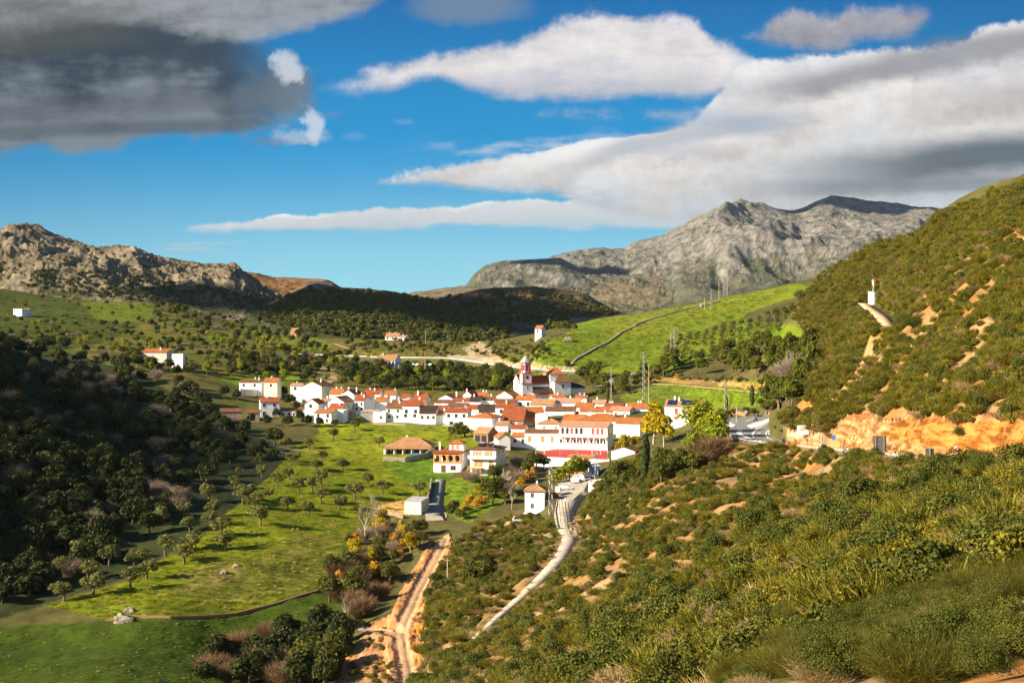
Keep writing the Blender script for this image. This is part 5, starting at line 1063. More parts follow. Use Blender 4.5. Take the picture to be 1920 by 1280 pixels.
# tall white house by the lane
tr_, q = house(984, 1021, 920, 908, 402, 'pyr', 6.6, -6, 't_tan', [], 'tall narrow white house with a red-tiled pyramid roof beside the lane', 'white', 1, None, base=964, detail=True, ov=.4)
for py in (928, 948): window_on(tr_, -q['X1']*.25, -q['d2'], (HZ-py)*402/F-q['Z0'], 'f', .8, 1.2, 'glass', True)
X1, d2 = q['X1'], q['d2']; zb = (HZ-962)*402/F-q['Z0']
mb = MB(); mb.box(-X1+.7, X1-.1, -d2-1.3, -d2-.004, zb-2.6, zb); mb.box(-X1-.3, X1+.2, -d2-1.6, -d2-.01, zb+.002, zb+.22); mb.obj('annex', [M['white']], tr_)
mb = MB(); mb.box(X1+.004, X1+3.6, -d2+1.5, d2, q['b'], q['h']-2.6); mb.obj('rear_wing', [M['oldwhite']], tr_); mb = MB(); roofslab(mb, [(X1, -d2+1.2, q['h']-2.6), (X1+3.9, -d2+1.2, q['h']-2.6), (X1+3.9, d2+.2, q['h']-1.2), (X1, d2+.2, q['h']-1.2)], .15); vo = mb.obj('wing_roof', [M['t_br']], tr_); slab_uv(vo.data)
tw_ = empty('terrace_wall', at(982, 398), R(-6), 'low white terrace wall in front of the tall white house by the lane', 'wall'); z0 = (HZ-972)*398/F-tw_.location.z
mb = MB(); mb.box(-3.0, 1.2, -1.6, -1.35, -3, z0); mb.box(-3.0, -2.75, -1.35, 3.0, -3, z0+.3); mb.obj('wall', [M['white']], tw_)
# grey shed
shd, q = house(758, 790, 940, 931, 424, 'shed', 6.5, -18, 'slate', [], 'pale grey windowless shed with a sloping sheet roof beside the concrete yard', 'oldwhite', 0, None, name='shed', cat='shed', base=978, ov=.1)
window_on(shd, -q['X1']*.35, -q['d2'], q['h']-4.6, 'f', .8, .9, 'glass')
# brick ruin
rn, q = house(888, 915, 812, 801, 520, 'gx', 7, -30, 't_tan', [], 'open brick ruin with a broken tan roof behind the balcony house', 'brick', 0, None, name='ruin', cat='ruin')
for xx in (-q['X1']*.45, q['X1']*.45): window_on(rn, xx, -q['d2'], q['h']-2.4, 'f', q['w']*.36, 3.4, 'glass', fr='brick', nm='opening')
# outlying buildings
house(265, 313, 660.5, 653.5, 715, 'shed', 9, -4, 't_or', [], 'white house with a bright orange roof and stained wall alone on the left hillside', 'oldwhite', 1, None, base=676)
house(322, 343, 665, 664, 700, 'flat', 4, -4, 'concrete', [], 'small white annex wall right of the cypress on the left hillside', 'white', 0, None, name='annex', cat='outbuilding', base=682)
house(24, 42, 580, 578, 1080, 'flat', 7, -15, 'concrete', [], 'tiny white box house with red door on the far left green hill', 'white', 0, None, base=588); house(42, 54, 580.5, 578.5, 1085, 'gx', 6, -8, 't_tan', [], 'tan outbuilding joined to the tiny white box house on the far left hill', 'cream', 0, None, name='outbuilding', cat='outbuilding', base=588)
house(544, 556, 620, 615.5, 1120, 'gx', 8, -20, 't_tan', [], 'brown stone barn on the far hill above the long road', 'brick', 0, None, name='barn', cat='barn', base=629)
house(722, 748, 631, 624.5, 1060, 'gx', 9, -8, 't_tan', [(3, 634, 1.2, 1.3, G1)], 'white farmhouse with tan roof on the hill above the restaurant', 'white', 2, None, base=638); house(748, 760, 632, 629, 1055, 'gx', 8, -20, 't_pk', [(1, 634, 1, 1, G1)], 'small white wing at the right of the hillside farmhouse', 'white', 1, None, base=638)
rs2, q = house(707, 741, 675.5, 665, 812, 'gx', 13, -10, 't_tan', [(5, 681, 1.2, 2.2, G1)], 'white restaurant with a row of arched openings beside the road above the village', 'white', 1, None, name='restaurant', cat='restaurant', base=692)
mb = MB(); mb.box(q['X1']+.004, q['X1']+8, -q['d2']+1, q['d2'], q['b'], q['h']-2.2); mb.obj('side_wing', [M['white']], rs2); mb = MB(); mb.box(q['X1']-.1, q['X1']+8.6, -q['d2']+.4, q['d2']+.5, q['h']-2.2, q['h']-1.9); mb.obj('awning', [M['darkmetal']], rs2)
house(1003, 1015, 616, 610.5, 795, 'gx', 6, -24, 't_or', [(1, 621, .7, 1.8, G1)], 'small white chapel with orange roof on the hill beside the dark pines', 'white', 0, None, name='chapel', cat='chapel', base=632, swins=[(1, 619, .7, 1.2, G1)])
house(321, 333, 781, 778.5, 590, 'shed', 4, -14, 'concrete', [], 'tiny bluish-white hut on the shaded hillside beside the pale bare tree', 'white', 0, None, name='hut', cat='hut', base=790)
house(413, 452, 772, 766, 590, 'gx', 6, 10, 't_br', [], 'ruined stone byre with a brown roof left of the lone red-roofed cottage', 'stone', 0, None, name='byre', cat='barn', base=784); house(462, 486, 774, 768, 588, 'gx', 5, 6, 't_br', [], 'small stone outhouse between the ruined byre and the lone cottage', 'stone', 0, None, name='outhouse', cat='outbuilding', base=784)
house(1064, 1110, 858, 853, 478, 'gx', 6, -22, 't_tan', [], 'low tan-roofed stone building between the sports court and the shade trees', 'stone', 0, None, name='storehouse', cat='outbuilding', base=872)
house(1056, 1092, 893, 886, 455, 'gx', 5, -48, 't_tan', [(4, 900, .9, 2.2, 'greyw')], 'row of garages with grey doors behind the parked cars', 'white', 0, None, name='garage_row', cat='garages', base=912)
house(1103, 1118, 905, 904, 415, 'flat', 5, -10, 'concrete', [], 'white walled block at the corner of the car park', 'white', 0, None, name='utility_block', cat='outbuilding', base=925)
house(1120, 1140, 902, 901, 425, 'flat', 3, -10, 'concrete', [], 'low white retaining block right of the car park corner', 'white', 0, None, name='retaining_block', cat='outbuilding', base=915)
# ------------------------------------------------------------------ church
D_ = 640; cr = 17; base_p = at(1010, D_); U_ = D_/F
ch = empty('church', (*at(1000, D_)[:2], gz(at(1000, D_).x, D_)), R(cr), 'white church with red trim, red roofs and an octagonal slate-capped bell tower', 'church')
CX = ch.location.x; zg = ch.location.z
def cz(row, dd_=0): return (HZ-row)*(D_+dd_)/F-zg
def cx_(px): return ((px-960)/F*D_-CX)/math.cos(R(cr))
KEEP.append((CX+5, D_+8, 22))
b0 = -6.0
mb = MB(); x0, x1 = cx_(979), cx_(996); mid = (x0+x1)/2; w2 = (x1-x0)/2; yb = -1.0
mb.box(x0-.3, x1+.3, yb, yb+2*w2+.6, b0, cz(719.5)); mb.box(x0, x1, yb+.3, yb+.3+2*w2, cz(719.5)+.42, cz(700)); tower = mb.obj('tower', [M['white']], ch)
yc = yb+.3+w2
mb = MB(); mb.box(x0-.55, x1+.55, yb-.25, yb+2*w2+.85, cz(719.5), cz(719.5)+.42); mb.box(x0-.2, x1+.2, yb+.1, yb+2*w2+.5, cz(700), cz(700)+.35)
for xx in (x0, x1): mb.box(xx-.14, xx+.14, yb+.2, yb+.4, cz(719.5)+.42, cz(700))
mb.box(x0-.04, x0+.2, yb+2*w2+.1, yb+2*w2+.34, cz(719.5)+.42, cz(700)); mb.obj('trim', [M['redtrim']], tower)
ro = w2*1.0; zo0, zo1 = cz(700)+.35, cz(681)
mb = MB()
mb.hull([(mid+ro*.93*math.cos(math.pi/8+i*math.pi/4), yc+ro*.93*math.sin(math.pi/8+i*math.pi/4), zo0) for i in range(8)], [(mid+ro*.93*math.cos(math.pi/8+i*math.pi/4), yc+ro*.93*math.sin(math.pi/8+i*math.pi/4), zo1) for i in range(8)])
mb.obj('belfry', [M['white']], tower)
mb = MB()
for i in range(8):
    t = math.pi/8+i*math.pi/4; px_, py_ = mid+ro*.95*math.cos(t), yc+ro*.95*math.sin(t); mb.tube([(px_, py_, zo0), (px_, py_, zo1)], .20, 6)
ring = lambda r_, z: [(mid+r_*math.cos(math.pi/8+i*math.pi/4), yc+r_*math.sin(math.pi/8+i*math.pi/4), z) for i in range(8)]
mb.hull(ring(ro*1.12, zo1), ring(ro*1.12, zo1+.4)); mb.obj('belfry_column', [M['redtrim']], tower)
for i in range(8):
    t = i*math.pi/4; c = Vector((mid+ro*.865*math.cos(t), yc+ro*.865*math.sin(t), 0)); mb = MB(); e = Vector((-math.sin(t), math.cos(t), 0))*.36; o_ = Vector((math.cos(t), math.sin(t), 0))*.05
    mb.hull([c-e-o_*3+Vector((0, 0, zo0+.9)), c+e-o_*3+Vector((0, 0, zo0+.9)), c+e-o_*3+Vector((0, 0, zo1-.6)), c-e-o_*3+Vector((0, 0, zo1-.6))], [c-e+o_+Vector((0, 0, zo0+.9)), c+e+o_+Vector((0, 0, zo0+.9)), c+e+o_+Vector((0, 0, zo1-.6)), c-e+o_+Vector((0, 0, zo1-.6))]); mb.obj('bell_opening', [M['glass']], tower)
mb = MB(); zc1 = cz(666)
for k in range(7):
    f0, f1 = k/7, (k+1)/7; mb.hull(ring(ro*1.2*(1-f0)+.05, zo1+.4+(zc1-zo1-.4)*f0), ring(ro*1.2*(1-f1)*1.0+.02, zo1+.4+(zc1-zo1-.4)*f1))
    mb.hull(ring(ro*1.2*(1-f0)+.14, zo1+.4+(zc1-zo1-.4)*f0-.02), ring(ro*1.2*(1-f0)+.10, zo1+.4+(zc1-zo1-.4)*f0+.12))
mb.obj('spire', [M['slate']], tower)
mb = MB(); mb.tube([(x0+w2, yb+.28, cz(707)), (x0+w2, yb+.24, cz(707))], .55, 14); oc = mb.obj('oculus', [M['glass']], tower); mb = MB(); mb.tube([(x0+w2, yb+.31, cz(707)), (x0+w2, yb+.26, cz(707))], .78, 14); mb.obj('surround', [M['redtrim']], oc)
window_on(tower, x0+w2, yb, cz(727), 'f', .4, 1.3, 'glass')
# gabled west front seen edge-on at the left
mb = MB(); mb.box(x0-.5, x0-.1, yb+2*w2+.6, yb+2*w2+8.2, b0, cz(714)); mb.hull([(x0-.5, yb+2*w2+1.2, cz(714)), (x0-.5, yb+2*w2+8.2, cz(714)), (x0-.5, yb+2*w2+4.6, cz(704))], [(x0-.1, yb+2*w2+1.2, cz(714)), (x0-.1, yb+2*w2+8.2, cz(714)), (x0-.1, yb+2*w2+4.6, cz(704))]); fg = mb.obj('west_front', [M['white']], ch)
mb = MB(); mb.tube([(x0-.3, yb+2*w2+1.0, cz(714)), (x0-.3, yb+2*w2+4.6, cz(703.5)), (x0-.3, yb+2*w2+8.2, cz(714))], .28, 6); mb.obj('gable_trim', [M['redtrim']], fg)
n0, n1 = x1+.3, cx_(1032); ny0, ny1 = yb+1.6, yb+9.6
mb = MB(); mb.box(n0, n1, ny0, ny1, b0, cz(719)); mb.obj('nave_wall', [M['white']], ch)
mb = MB(); mb.box(n0, n1, ny0-.15, ny0-.005, cz(719)-.45, cz(719)-.15); mb.obj('cornice', [M['redtrim']], ch)
mb = MB(); zr_ = cz(703, 5)
for s_, ya in ((0, ny0-.3), (1, ny1+.3)): roofslab(mb, [(n0, ya, cz(719)), (n1, ya, cz(719)), (n1, (ny0+ny1)/2, zr_), (n0, (ny0+ny1)/2, zr_)], .16)
vo = mb.obj('nave_roof', [M['t_rd']], ch); slab_uv(vo.data)
mb = MB(); mb.box(n0, n1+1.0, ny0-3.6, ny0-.16, b0, cz(737.5)); mb.obj('aisle_wall', [M['white']], ch); mb = MB(); roofslab(mb, [(n0, ny0-3.9, cz(737)), (n1+1.2, ny0-3.9, cz(737)), (n1+.4, ny0-.16, cz(726)), (n0, ny0-.16, cz(726))], .15); vo = mb.obj('aisle_roof', [M['t_dk']], ch); slab_uv(vo.data)
mb = MB(); mb.box(n0, n1+1.2, ny0-3.95, ny0-3.6, cz(739), cz(737.3)); mb.obj('aisle_trim', [M['redtrim']], ch)
t0, t1 = cx_(1031), cx_(1061); 
mb = MB(); mb.box(t0+.01, t1, ny0-1.0, ny1+1.0, b0, cz(702)); mb.obj('crossing', [M['white']], ch)
mb = MB(); E = [(t0-.4, ny0-1.4, cz(702)), (t1+.4, ny0-1.4, cz(702)), (t1+.4, ny1+1.4, cz(702)), (t0-.4, ny1+1.4, cz(702))]; ap = ((t0+t1)/2, (ny0+ny1)/2, cz(688, 6))
for i in range(4): roofslab(mb, [E[i], E[(i+1) % 4], ap], .18)
vo = mb.obj('crossing_roof', [M['t_or']], ch); slab_uv(vo.data)
s0, s1 = cx_(1035), cx_(1066); mb = MB(); mb.box(s0, s1, ny0-4.4, ny0-1.01, b0, cz(716.5)); mb.obj('transept', [M['white']], ch); window_on(ch, (s0+s1)/2, ny0-4.4, cz(724), 'f', 1.0, 1.4, 'glass')
mb = MB(); E = [(s0-.4, ny0-4.8, cz(716.5)), (s1+.4, ny0-4.8, cz(716.5)), (s1+.4, ny0-1.02, cz(710)), (s0-.4, ny0-1.02, cz(710))]; roofslab(mb, [E[0], E[1], ((s0+s1)/2+1, ny0-1.02, cz(705)), ((s0+s1)/2-1, ny0-1.02, cz(705))], .16); vo = mb.obj('transept_roof', [M['t_br']], ch); slab_uv(vo.data)
mb = MB(); mb.box(s1+.01, s1+7.5, ny0-2.5, ny1-1, b0, cz(728)); mb.obj('sacristy', [M['white']], ch); mb = MB(); roofslab(mb, [(s1, ny0-2.9, cz(728)), (s1+7.9, ny0-2.9, cz(728)), (s1+7.9, ny1-1, cz(723)), (s1, ny1-1, cz(716))], .16); vo = mb.obj('sacristy_roof', [M['t_dk']], ch); slab_uv(vo.data)
# ------------------------------------------------------------------ roads as ribbons on the levelled ground
def ribbon(name, q, mat, lift=0.0, kerb=None, w=None):
    co = []; n_ = len(q)
    t = np.gradient(q[:, :2], axis=0); t /= np.linalg.norm(t, axis=1, keepdims=True)+1e-9; nx = np.stack([-t[:, 1], t[:, 0]], 1)
    W2 = q[:, 3:4]/2 if w is None else w/2
    L_ = np.c_[q[:, :2]+nx*W2, q[:, 2]+lift]; R_ = np.c_[q[:, :2]-nx*W2, q[:, 2]+lift]
    # the ribbon has edges reaching down into the ground
    Lb = L_.copy(); Lb[:, 2] -= .5; Rb = R_.copy(); Rb[:, 2] -= .5
    v = np.concatenate([Lb, L_, R_, Rb]); f = []
    for i in range(n_-1):
        for k in range(3): f.append((k*n_+i, k*n_+i+1, (k+1)*n_+i+1, (k+1)*n_+i))
    me = mesh_np(name, v, np.array(f), [mat]); o = link(name, me); tag(o, kind='structure'); return o
for nm, m_ in (('lane', 'concrete'), ('road', 'tarmac'), ('far_road', 'tarmac'), ('hill_road', 'tarmac'), ('yard_lane', 'tarmac'), ('hill_track', 'dirt'), ('field_path', 'dirt')):
    ribbon(nm, ROADS[nm], M[m_], 0.0)
me = bpy.data.meshes.new('road_junction'); bm_pts = [(p[0], p[1], plz(p[0], p[1])+0.012) for p in pa]; bot = [(p[0], p[1], plz(p[0], p[1])-.4) for p in pa]
mb = MB(); mb.hull(bot, bm_pts); o = mb.obj('road_junction', [M['tarmac']]); tag(o, kind='structure')
def strip(mb, pix, w0, z=0.02, w1=None, mi=0):
    P = []
    for a, b in pix:
        u = (a-960)/F; s = (HZ-b)/F; d = cf[2]/(s-cf[0]*u-cf[1]); P.append((u*d, d))
    for k in range(len(P)-1):
        p, q = Vector((*P[k], 0)), Vector((*P[k+1], 0)); t = (q-p).normalized(); n_ = Vector((-t.y, t.x, 0)); fa_, fb = k/(len(P)-1), (k+1)/(len(P)-1); wa = w0+(w1-w0)*fa_ if w1 else w0; wb = w0+(w1-w0)*fb if w1 else w0
        vs = [p+n_*wa/2, p-n_*wa/2, q-n_*wb/2, q+n_*wb/2]; vs = [(v.x, v.y, plz(v.x, v.y)+z) for v in vs]
        if Vector(vs[1]).xy.cross if False else True: mb.face(vs if (vs[1][0]-vs[0][0])*(vs[2][1]-vs[1][1])-(vs[1][1]-vs[0][1])*(vs[2][0]-vs[1][0]) > 0 else vs[::-1], mi)
mb = MB()
strip(mb, [(1361, 808), (1365, 800), (1360, 795), (1368, 790), (1385, 791)], .5, .018)
strip(mb, [(1362, 809), (1370, 816), (1385, 822), (1410, 826), (1440, 829), (1470, 834)], .35, .018)
strip(mb, [(1388, 805), (1385, 811), (1392, 817), (1410, 824), (1440, 829), (1465, 833)], 1.5, .022, .7)
strip(mb, [(1413, 820), (1411, 813), (1418, 804), (1434, 796), (1446, 788), (1462, 779), (1478, 772)], .5, .018)
strip(mb, [(1444, 803), (1435, 813), (1440, 821), (1456, 828), (1475, 831)], .35, .018)
strip(mb, [(1343, 800), (1347, 793), (1356, 787), (1368, 784)], .3, .018); strip(mb, [(1390, 790), (1400, 789), (1408, 786), (1416, 784)], .4, .018)
strip(mb, [(1394, 807), (1408, 807)], .35, .018); strip(mb, [(1394, 811), (1401, 812)], .5, .018); strip(mb, [(1422, 812), (1425, 811)], .9, .018)
o = mb.obj('road_markings', [M['mark']]); tag(o, kind='structure')
# white traffic islands
def flatpoly(name, pix, h, mat, label, cat):
    P = []
    for a, b in pix:
        u = (a-960)/F; s = (HZ-b)/F; d = cf[2]/(s-cf[0]*u-cf[1]); P.append((u*d, d))
    mb = MB(); mb.hull([(x, y, plz(x, y)-.1) for x, y in P], [(x, y, plz(x, y)+h) for x, y in P]); o = mb.obj(name, [M[mat]]); return tag(o, label, cat)
flatpoly('traffic_island', [(1362, 797), (1366, 791), (1374, 795), (1380, 797), (1374, 801), (1366, 803)], .13, 'mark', 'small rounded white traffic island at the left of the roundabout', 'traffic island')
flatpoly('traffic_island', [(1401, 798), (1420, 791), (1445, 784), (1466, 776), (1450, 787), (1432, 796), (1418, 802), (1410, 803)], .13, 'mark', 'long pale wedge-shaped traffic island pointing up the road', 'traffic island')
# edge line of the road
for off, nm in ((0.42, 'edge_line'), (-0.42, 'edge_line')):
    q = ROADS['road'][:-12].copy(); t = np.gradient(q[:, :2], axis=0); t /= np.linalg.norm(t, axis=1, keepdims=True)+1e-9; q[:, 0] += -t[:, 1]*q[:, 3]*off; q[:, 1] += t[:, 0]*q[:, 3]*off; q[:, 3] = .22
    n_ = len(q); nx = np.stack([-t[:, 1], t[:, 0]], 1); v = np.concatenate([np.c_[q[:, :2]+nx*.11, q[:, 2]+.012], np.c_[q[:, :2]-nx*.11, q[:, 2]+.012]]); f = [(i, i+1, n_+i+1, n_+i) for i in range(n_-1)]
    tag(link(nm, mesh_np(nm, v, np.array(f), [M['mark']])), kind='structure')
# ------------------------------------------------------------------ barriers, walls, fences
def barrier(q, off, label, post_every=4.0, name='guard_rail', rail='concrete', hp=.75, cat='guard rail', i0=0, i1=None, pm='timber', pw=.09):
    q = q[i0:i1]; t = np.gradient(q[:, :2], axis=0); t /= np.linalg.norm(t, axis=1, keepdims=True)+1e-9
    P = [Vector((a[0]-n_[1]*(a[3]/2*math.copysign(1, off)+off), a[1]+n_[0]*(a[3]/2*math.copysign(1, off)+off), a[2])) for a, n_ in zip(q, t)]
    root = empty(name, P[0], 0, label, cat); o0 = P[0]
    mb = MB()
    for a, b in zip(P[:-1], P[1:]):
        a, b = a-o0, b-o0; up = Vector((0, 0, 1)); s_ = (b-a).cross(up).normalized()*.05
        mb.hull([a-s_+up*(hp-.34), a+s_+up*(hp-.34), b+s_+up*(hp-.34), b-s_+up*(hp-.34)], [a-s_+up*hp, a+s_+up*hp, b+s_+up*hp, b-s_+up*hp])
    mb.obj('rail', [M[rail]], root); acc = 0; last = P[0]; n_ = 0
    for p in P:
        acc += (p-last).length; last = p
        if acc >= post_every and n_ < 95:
            acc = 0; n_ += 1; pb = MB(); l = p-o0; pb.box(l.x-pw, l.x+pw, l.y-pw, l.y+pw, l.z-.9, l.z+hp+.1); pb.obj('post', [M[pm]], root)
    return root
nR = len(ROADS['road'])
barrier(ROADS['road'], 0.35, 'pale guard rail with posts along the near edge of the main road', 3.2, i0=int(nR*.12), i1=int(nR*.86))
fr = far = ROADS['far_road']; nF = len(far)
barrier(far, -.4 if far[0][0] < far[-1][0] else .4, 'long pale roadside wall of the far road above the village', 8, 'roadside_wall', 'white', .95, 'wall', pm='concrete')
def pixwall(name, pix, D0, h, th, mat, label, cat, top=None, part='wall', D1=None):
    P = [at(a, D0+(D1-D0)*i/(len(pix)-1) if D1 else D0) for i, a in enumerate(pix)]; root = empty(name, P[0], 0, label, cat); o0 = P[0]; mb = MB()
    for a, b in zip(P[:-1], P[1:]):
        a, b = a-o0, b-o0; s_ = (b-a).cross(Vector((0, 0, 1))).normalized()*th/2; up = Vector((0, 0, 1))
        mb.hull([a-s_-up, a+s_-up, b+s_-up, b-s_-up], [a-s_+up*h, a+s_+up*h, b+s_+up*h, b-s_+up*h])
    mb.obj(part, [M[mat]], root); return root
def hitwall(name, pix, h, th, mat, label, cat, dmin=150, part='wall', cope=None):
    P = [hit(a, b, dmin) for a, b in pix]; Q = []
    for a, b in zip(P[:-1], P[1:]):
        m_ = max(1, int((b-a).length/6))
        for i in range(m_): p = a.lerp(b, i/m_); Q.append(Vector((p.x, p.y, gz(p.x, p.y))))
    Q.append(P[-1]); root = empty(name, Q[0], 0, label, cat); o0 = Q[0]; mb = MB(); up = Vector((0, 0, 1))
    for a, b in zip(Q[:-1], Q[1:]):
        a, b = a-o0, b-o0; s_ = (b-a).cross(up).normalized()*th/2; hh = h*random.uniform(.8, 1.1) if mat in ('stone', 'rockm') else h
        mb.hull([a-s_-up*.8, a+s_-up*.8, b+s_-up*.8, b-s_-up*.8], [a-s_+up*hh, a+s_+up*hh, b+s_+up*hh, b-s_+up*hh])
    mb.obj(part, [M[mat]], root); return root
hitwall('terrace_bank', [(718, 863), (760, 866), (800, 858), (814, 852)], 1.9, .6, 'stone', 'dark stone retaining wall in front of the long villa terrace', 'retaining wall')
hitwall('garden_wall', [(700, 795), (760, 798), (830, 798), (880, 800)], .6, .4, 'stone', 'low stone wall at the top of the meadow under the long row of houses', 'stone wall', 300)
hitwall('field_wall', [(1068, 693), (1080, 675), (1115, 655), (1160, 628), (1210, 603), (1290, 580), (1350, 566)], .9, .9, 'rockm', 'dry stone wall climbing the bright green hill', 'stone wall', 500)
hitwall('field_wall', [(200, 1163), (320, 1158), (440, 1152), (520, 1132), (600, 1108)], .45, .4, 'brick', 'long low stone wall dividing the two lower left meadows', 'stone wall')
hitwall('lane_kerb', [(1046, 935), (1041, 960), (1046, 990)], .35, .25, 'concrete', 'concrete kerb wall on the left side of the steep lane', 'wall')
hitwall('lane_wall', [(1042, 928), (1050, 930)], 2.6, .3, 'oldwhite', 'short white wall between the tall house and the lane', 'wall')
hitwall('yard_wall', [(720, 962), (756, 972)], 1.0, .3, 'stone', 'stone wall left of the grey shed', 'stone wall')
hitwall('field_wall', [(808, 905), (806, 925), (800, 945)], 1.6, .5, 'stone', 'dark stone bank on the left of the lane going down to the shed', 'stone wall')
hitwall('terrace_wall', [(450, 741), (480, 742), (508, 736)], 3.0, .4, 'oldwhite', 'pale terrace wall below the shaded houses at the top left of the village', 'wall', 400)
hitwall('church_wall', [(984, 748), (1015, 750), (1036, 745)], 2.2, .4, 'white', 'white churchyard wall with shaded face below the church', 'wall', 400)
hitwall('bend_wall', [(1342, 808), (1341, 794), (1350, 785), (1370, 780), (1398, 781)], 1.2, .35, 'brick', 'dark brown wall curving round the far side of the roundabout', 'wall', 250)
hitwall('bend_wall', [(1418, 782), (1436, 774), (1460, 768)], 1.0, .35, 'brick', 'brown wall running up the left side of the road above the roundabout', 'wall', 250)
# timber fence below the roundabout
fp = [hit(a, b, 250) for a, b in [(1350, 812), (1360, 819), (1375, 825), (1395, 830), (1420, 834), (1440, 837)]]; fc = empty('timber_fence', fp[0], 0, 'brown post fence around the lower edge of the roundabout', 'fence'); o0 = fp[0]; rl = MB()
for a, b in zip(fp[:-1], fp[1:]):
    m_ = max(1, int((b-a).length/2.2))
    for i in range(m_):
        p = a.lerp(b, i/m_)-o0; pb = MB(); pb.box(p.x-.13, p.x+.13, p.y-.13, p.y+.13, p.z-.5, p.z+1.15); pb.obj('post', [M['timber']], fc)
    rl.tube([a-o0+Vector((0, 0, .75)), b-o0+Vector((0, 0, .75))], .10, 6)
rl.obj('rail', [M['concrete']], fc)
# ------------------------------------------------------------------ sports court
c4_ = [hit(a, b, 300) for a, b in [(1004, 849), (1060, 838), (1139, 846), (1139, 852), (1085, 853), (1010, 851)]]
zc = (HZ-852)*488/F; cp = [((a-960)/F*d, d) for a, d in [(1003, 497), (1050, 512), (1140, 503), (1142, 470), (1085, 474), (1002, 482)]]
ct = empty('sports_court', (cp[0][0], cp[0][1], zc), 0, 'red painted sports court with white edge wall in front of the school', 'sports court'); ox, oy = cp[0]
mb = MB(); mb.hull([(x-ox, y-oy, -6) for x, y in cp], [(x-ox, y-oy, .0) for x, y in cp]); mb.obj('slab', [M['white']], ct)
cxm = sum(x for x, y in cp)/6; cym = sum(y for x, y in cp)/6; mb = MB(); mb.hull([((x-cxm)*.97+cxm-ox, (y-cym)*.97+cym-oy, .004) for x, y in cp], [((x-cxm)*.97+cxm-ox, (y-cym)*.97+cym-oy, .05) for x, y in cp]); mb.obj('court_surface', [M['redpaint']], ct)
for x, y in cp: KEEP.append((x, y, 8))
KEEP.append((cxm, cym, 14))
def goal(px, dd_, label):
    g_ = empty('goal', ((px-960)/F*dd_, dd_, zc+.05), R(-15), label, 'goal'); mb = MB(); mb.tube([(-1.5, 0, 0), (-1.5, 0, 2.1), (1.5, 0, 2.1), (1.5, 0, 0)], .09, 6); mb.obj('goal_frame', [M['whitep']], g_); mb = MB(); mb.tube([(-1.5, 0, 2.1), (-1.5, .9, 0), (1.5, .9, 0), (1.5, 0, 2.1)], .04, 4); mb.obj('stay', [M['whitep']], g_)
goal(1013, 490, 'white goal at the left end of the red sports court'); goal(1118, 488, 'white goal near the right end of the red sports court')
for px, dd_, lb in ((1022, 483, 'left'), (1050, 481, 'second from the left'), (1083, 478, 'middle'), (1112, 476, 'second from the right'), (1139, 474, 'right')):
    p_ = empty('court_lamp', ((px-960)/F*dd_, dd_, zc), 0, 'thin grey lamp pole by the sports court, %s of five' % lb, 'lamp pole', 'lamp poles along the sports court'); mb = MB(); mb.tube([(0, 0, 0), (0, 0, 7)], [.09, .06], 6); mb.obj('pole', [M['metal']], p_); mb = MB(); mb.box(-.4, .4, -.15, .15, 7, 7.2); mb.obj('lamp_head', [M['metal']], p_)
# concrete hardstanding by the cars
yd = [(1046, 915), (1050, 905), (1075, 893), (1102, 885), (1108, 900), (1095, 925), (1075, 938), (1052, 938)]; P_ = [hit(a, b, 300) for a, b in yd]
ya = np.array([list(p) for p in P_]); yc_, *_ = np.linalg.lstsq(np.c_[ya[:, 0], ya[:, 1], np.ones(len(ya))], ya[:, 2], rcond=None); ypl = lambda x, y: float(yc_[0]*x+yc_[1]*y+yc_[2])
mb = MB(); mb.hull([(p.x, p.y, ypl(p.x, p.y)-1) for p in P_], [(p.x, p.y, ypl(p.x, p.y)+.55) for p in P_]); tag(mb.obj('car_park', [M['concrete']]), kind='structure'); ymx = ya[:, 0].mean(); KEEP.append((ymx, ya[:, 1].mean(), 9))
yp = [(796, 960), (800, 950), (822, 945), (838, 965), (836, 975), (800, 976)]; Q_ = [hit(a, b, 300) for a, b in yp]; mb = MB(); mb.hull([(p.x, p.y, p.z-1) for p in Q_], [(p.x, p.y, p.z+.12) for p in Q_]); tag(mb.obj('yard', [M['concrete']]), kind='structure')
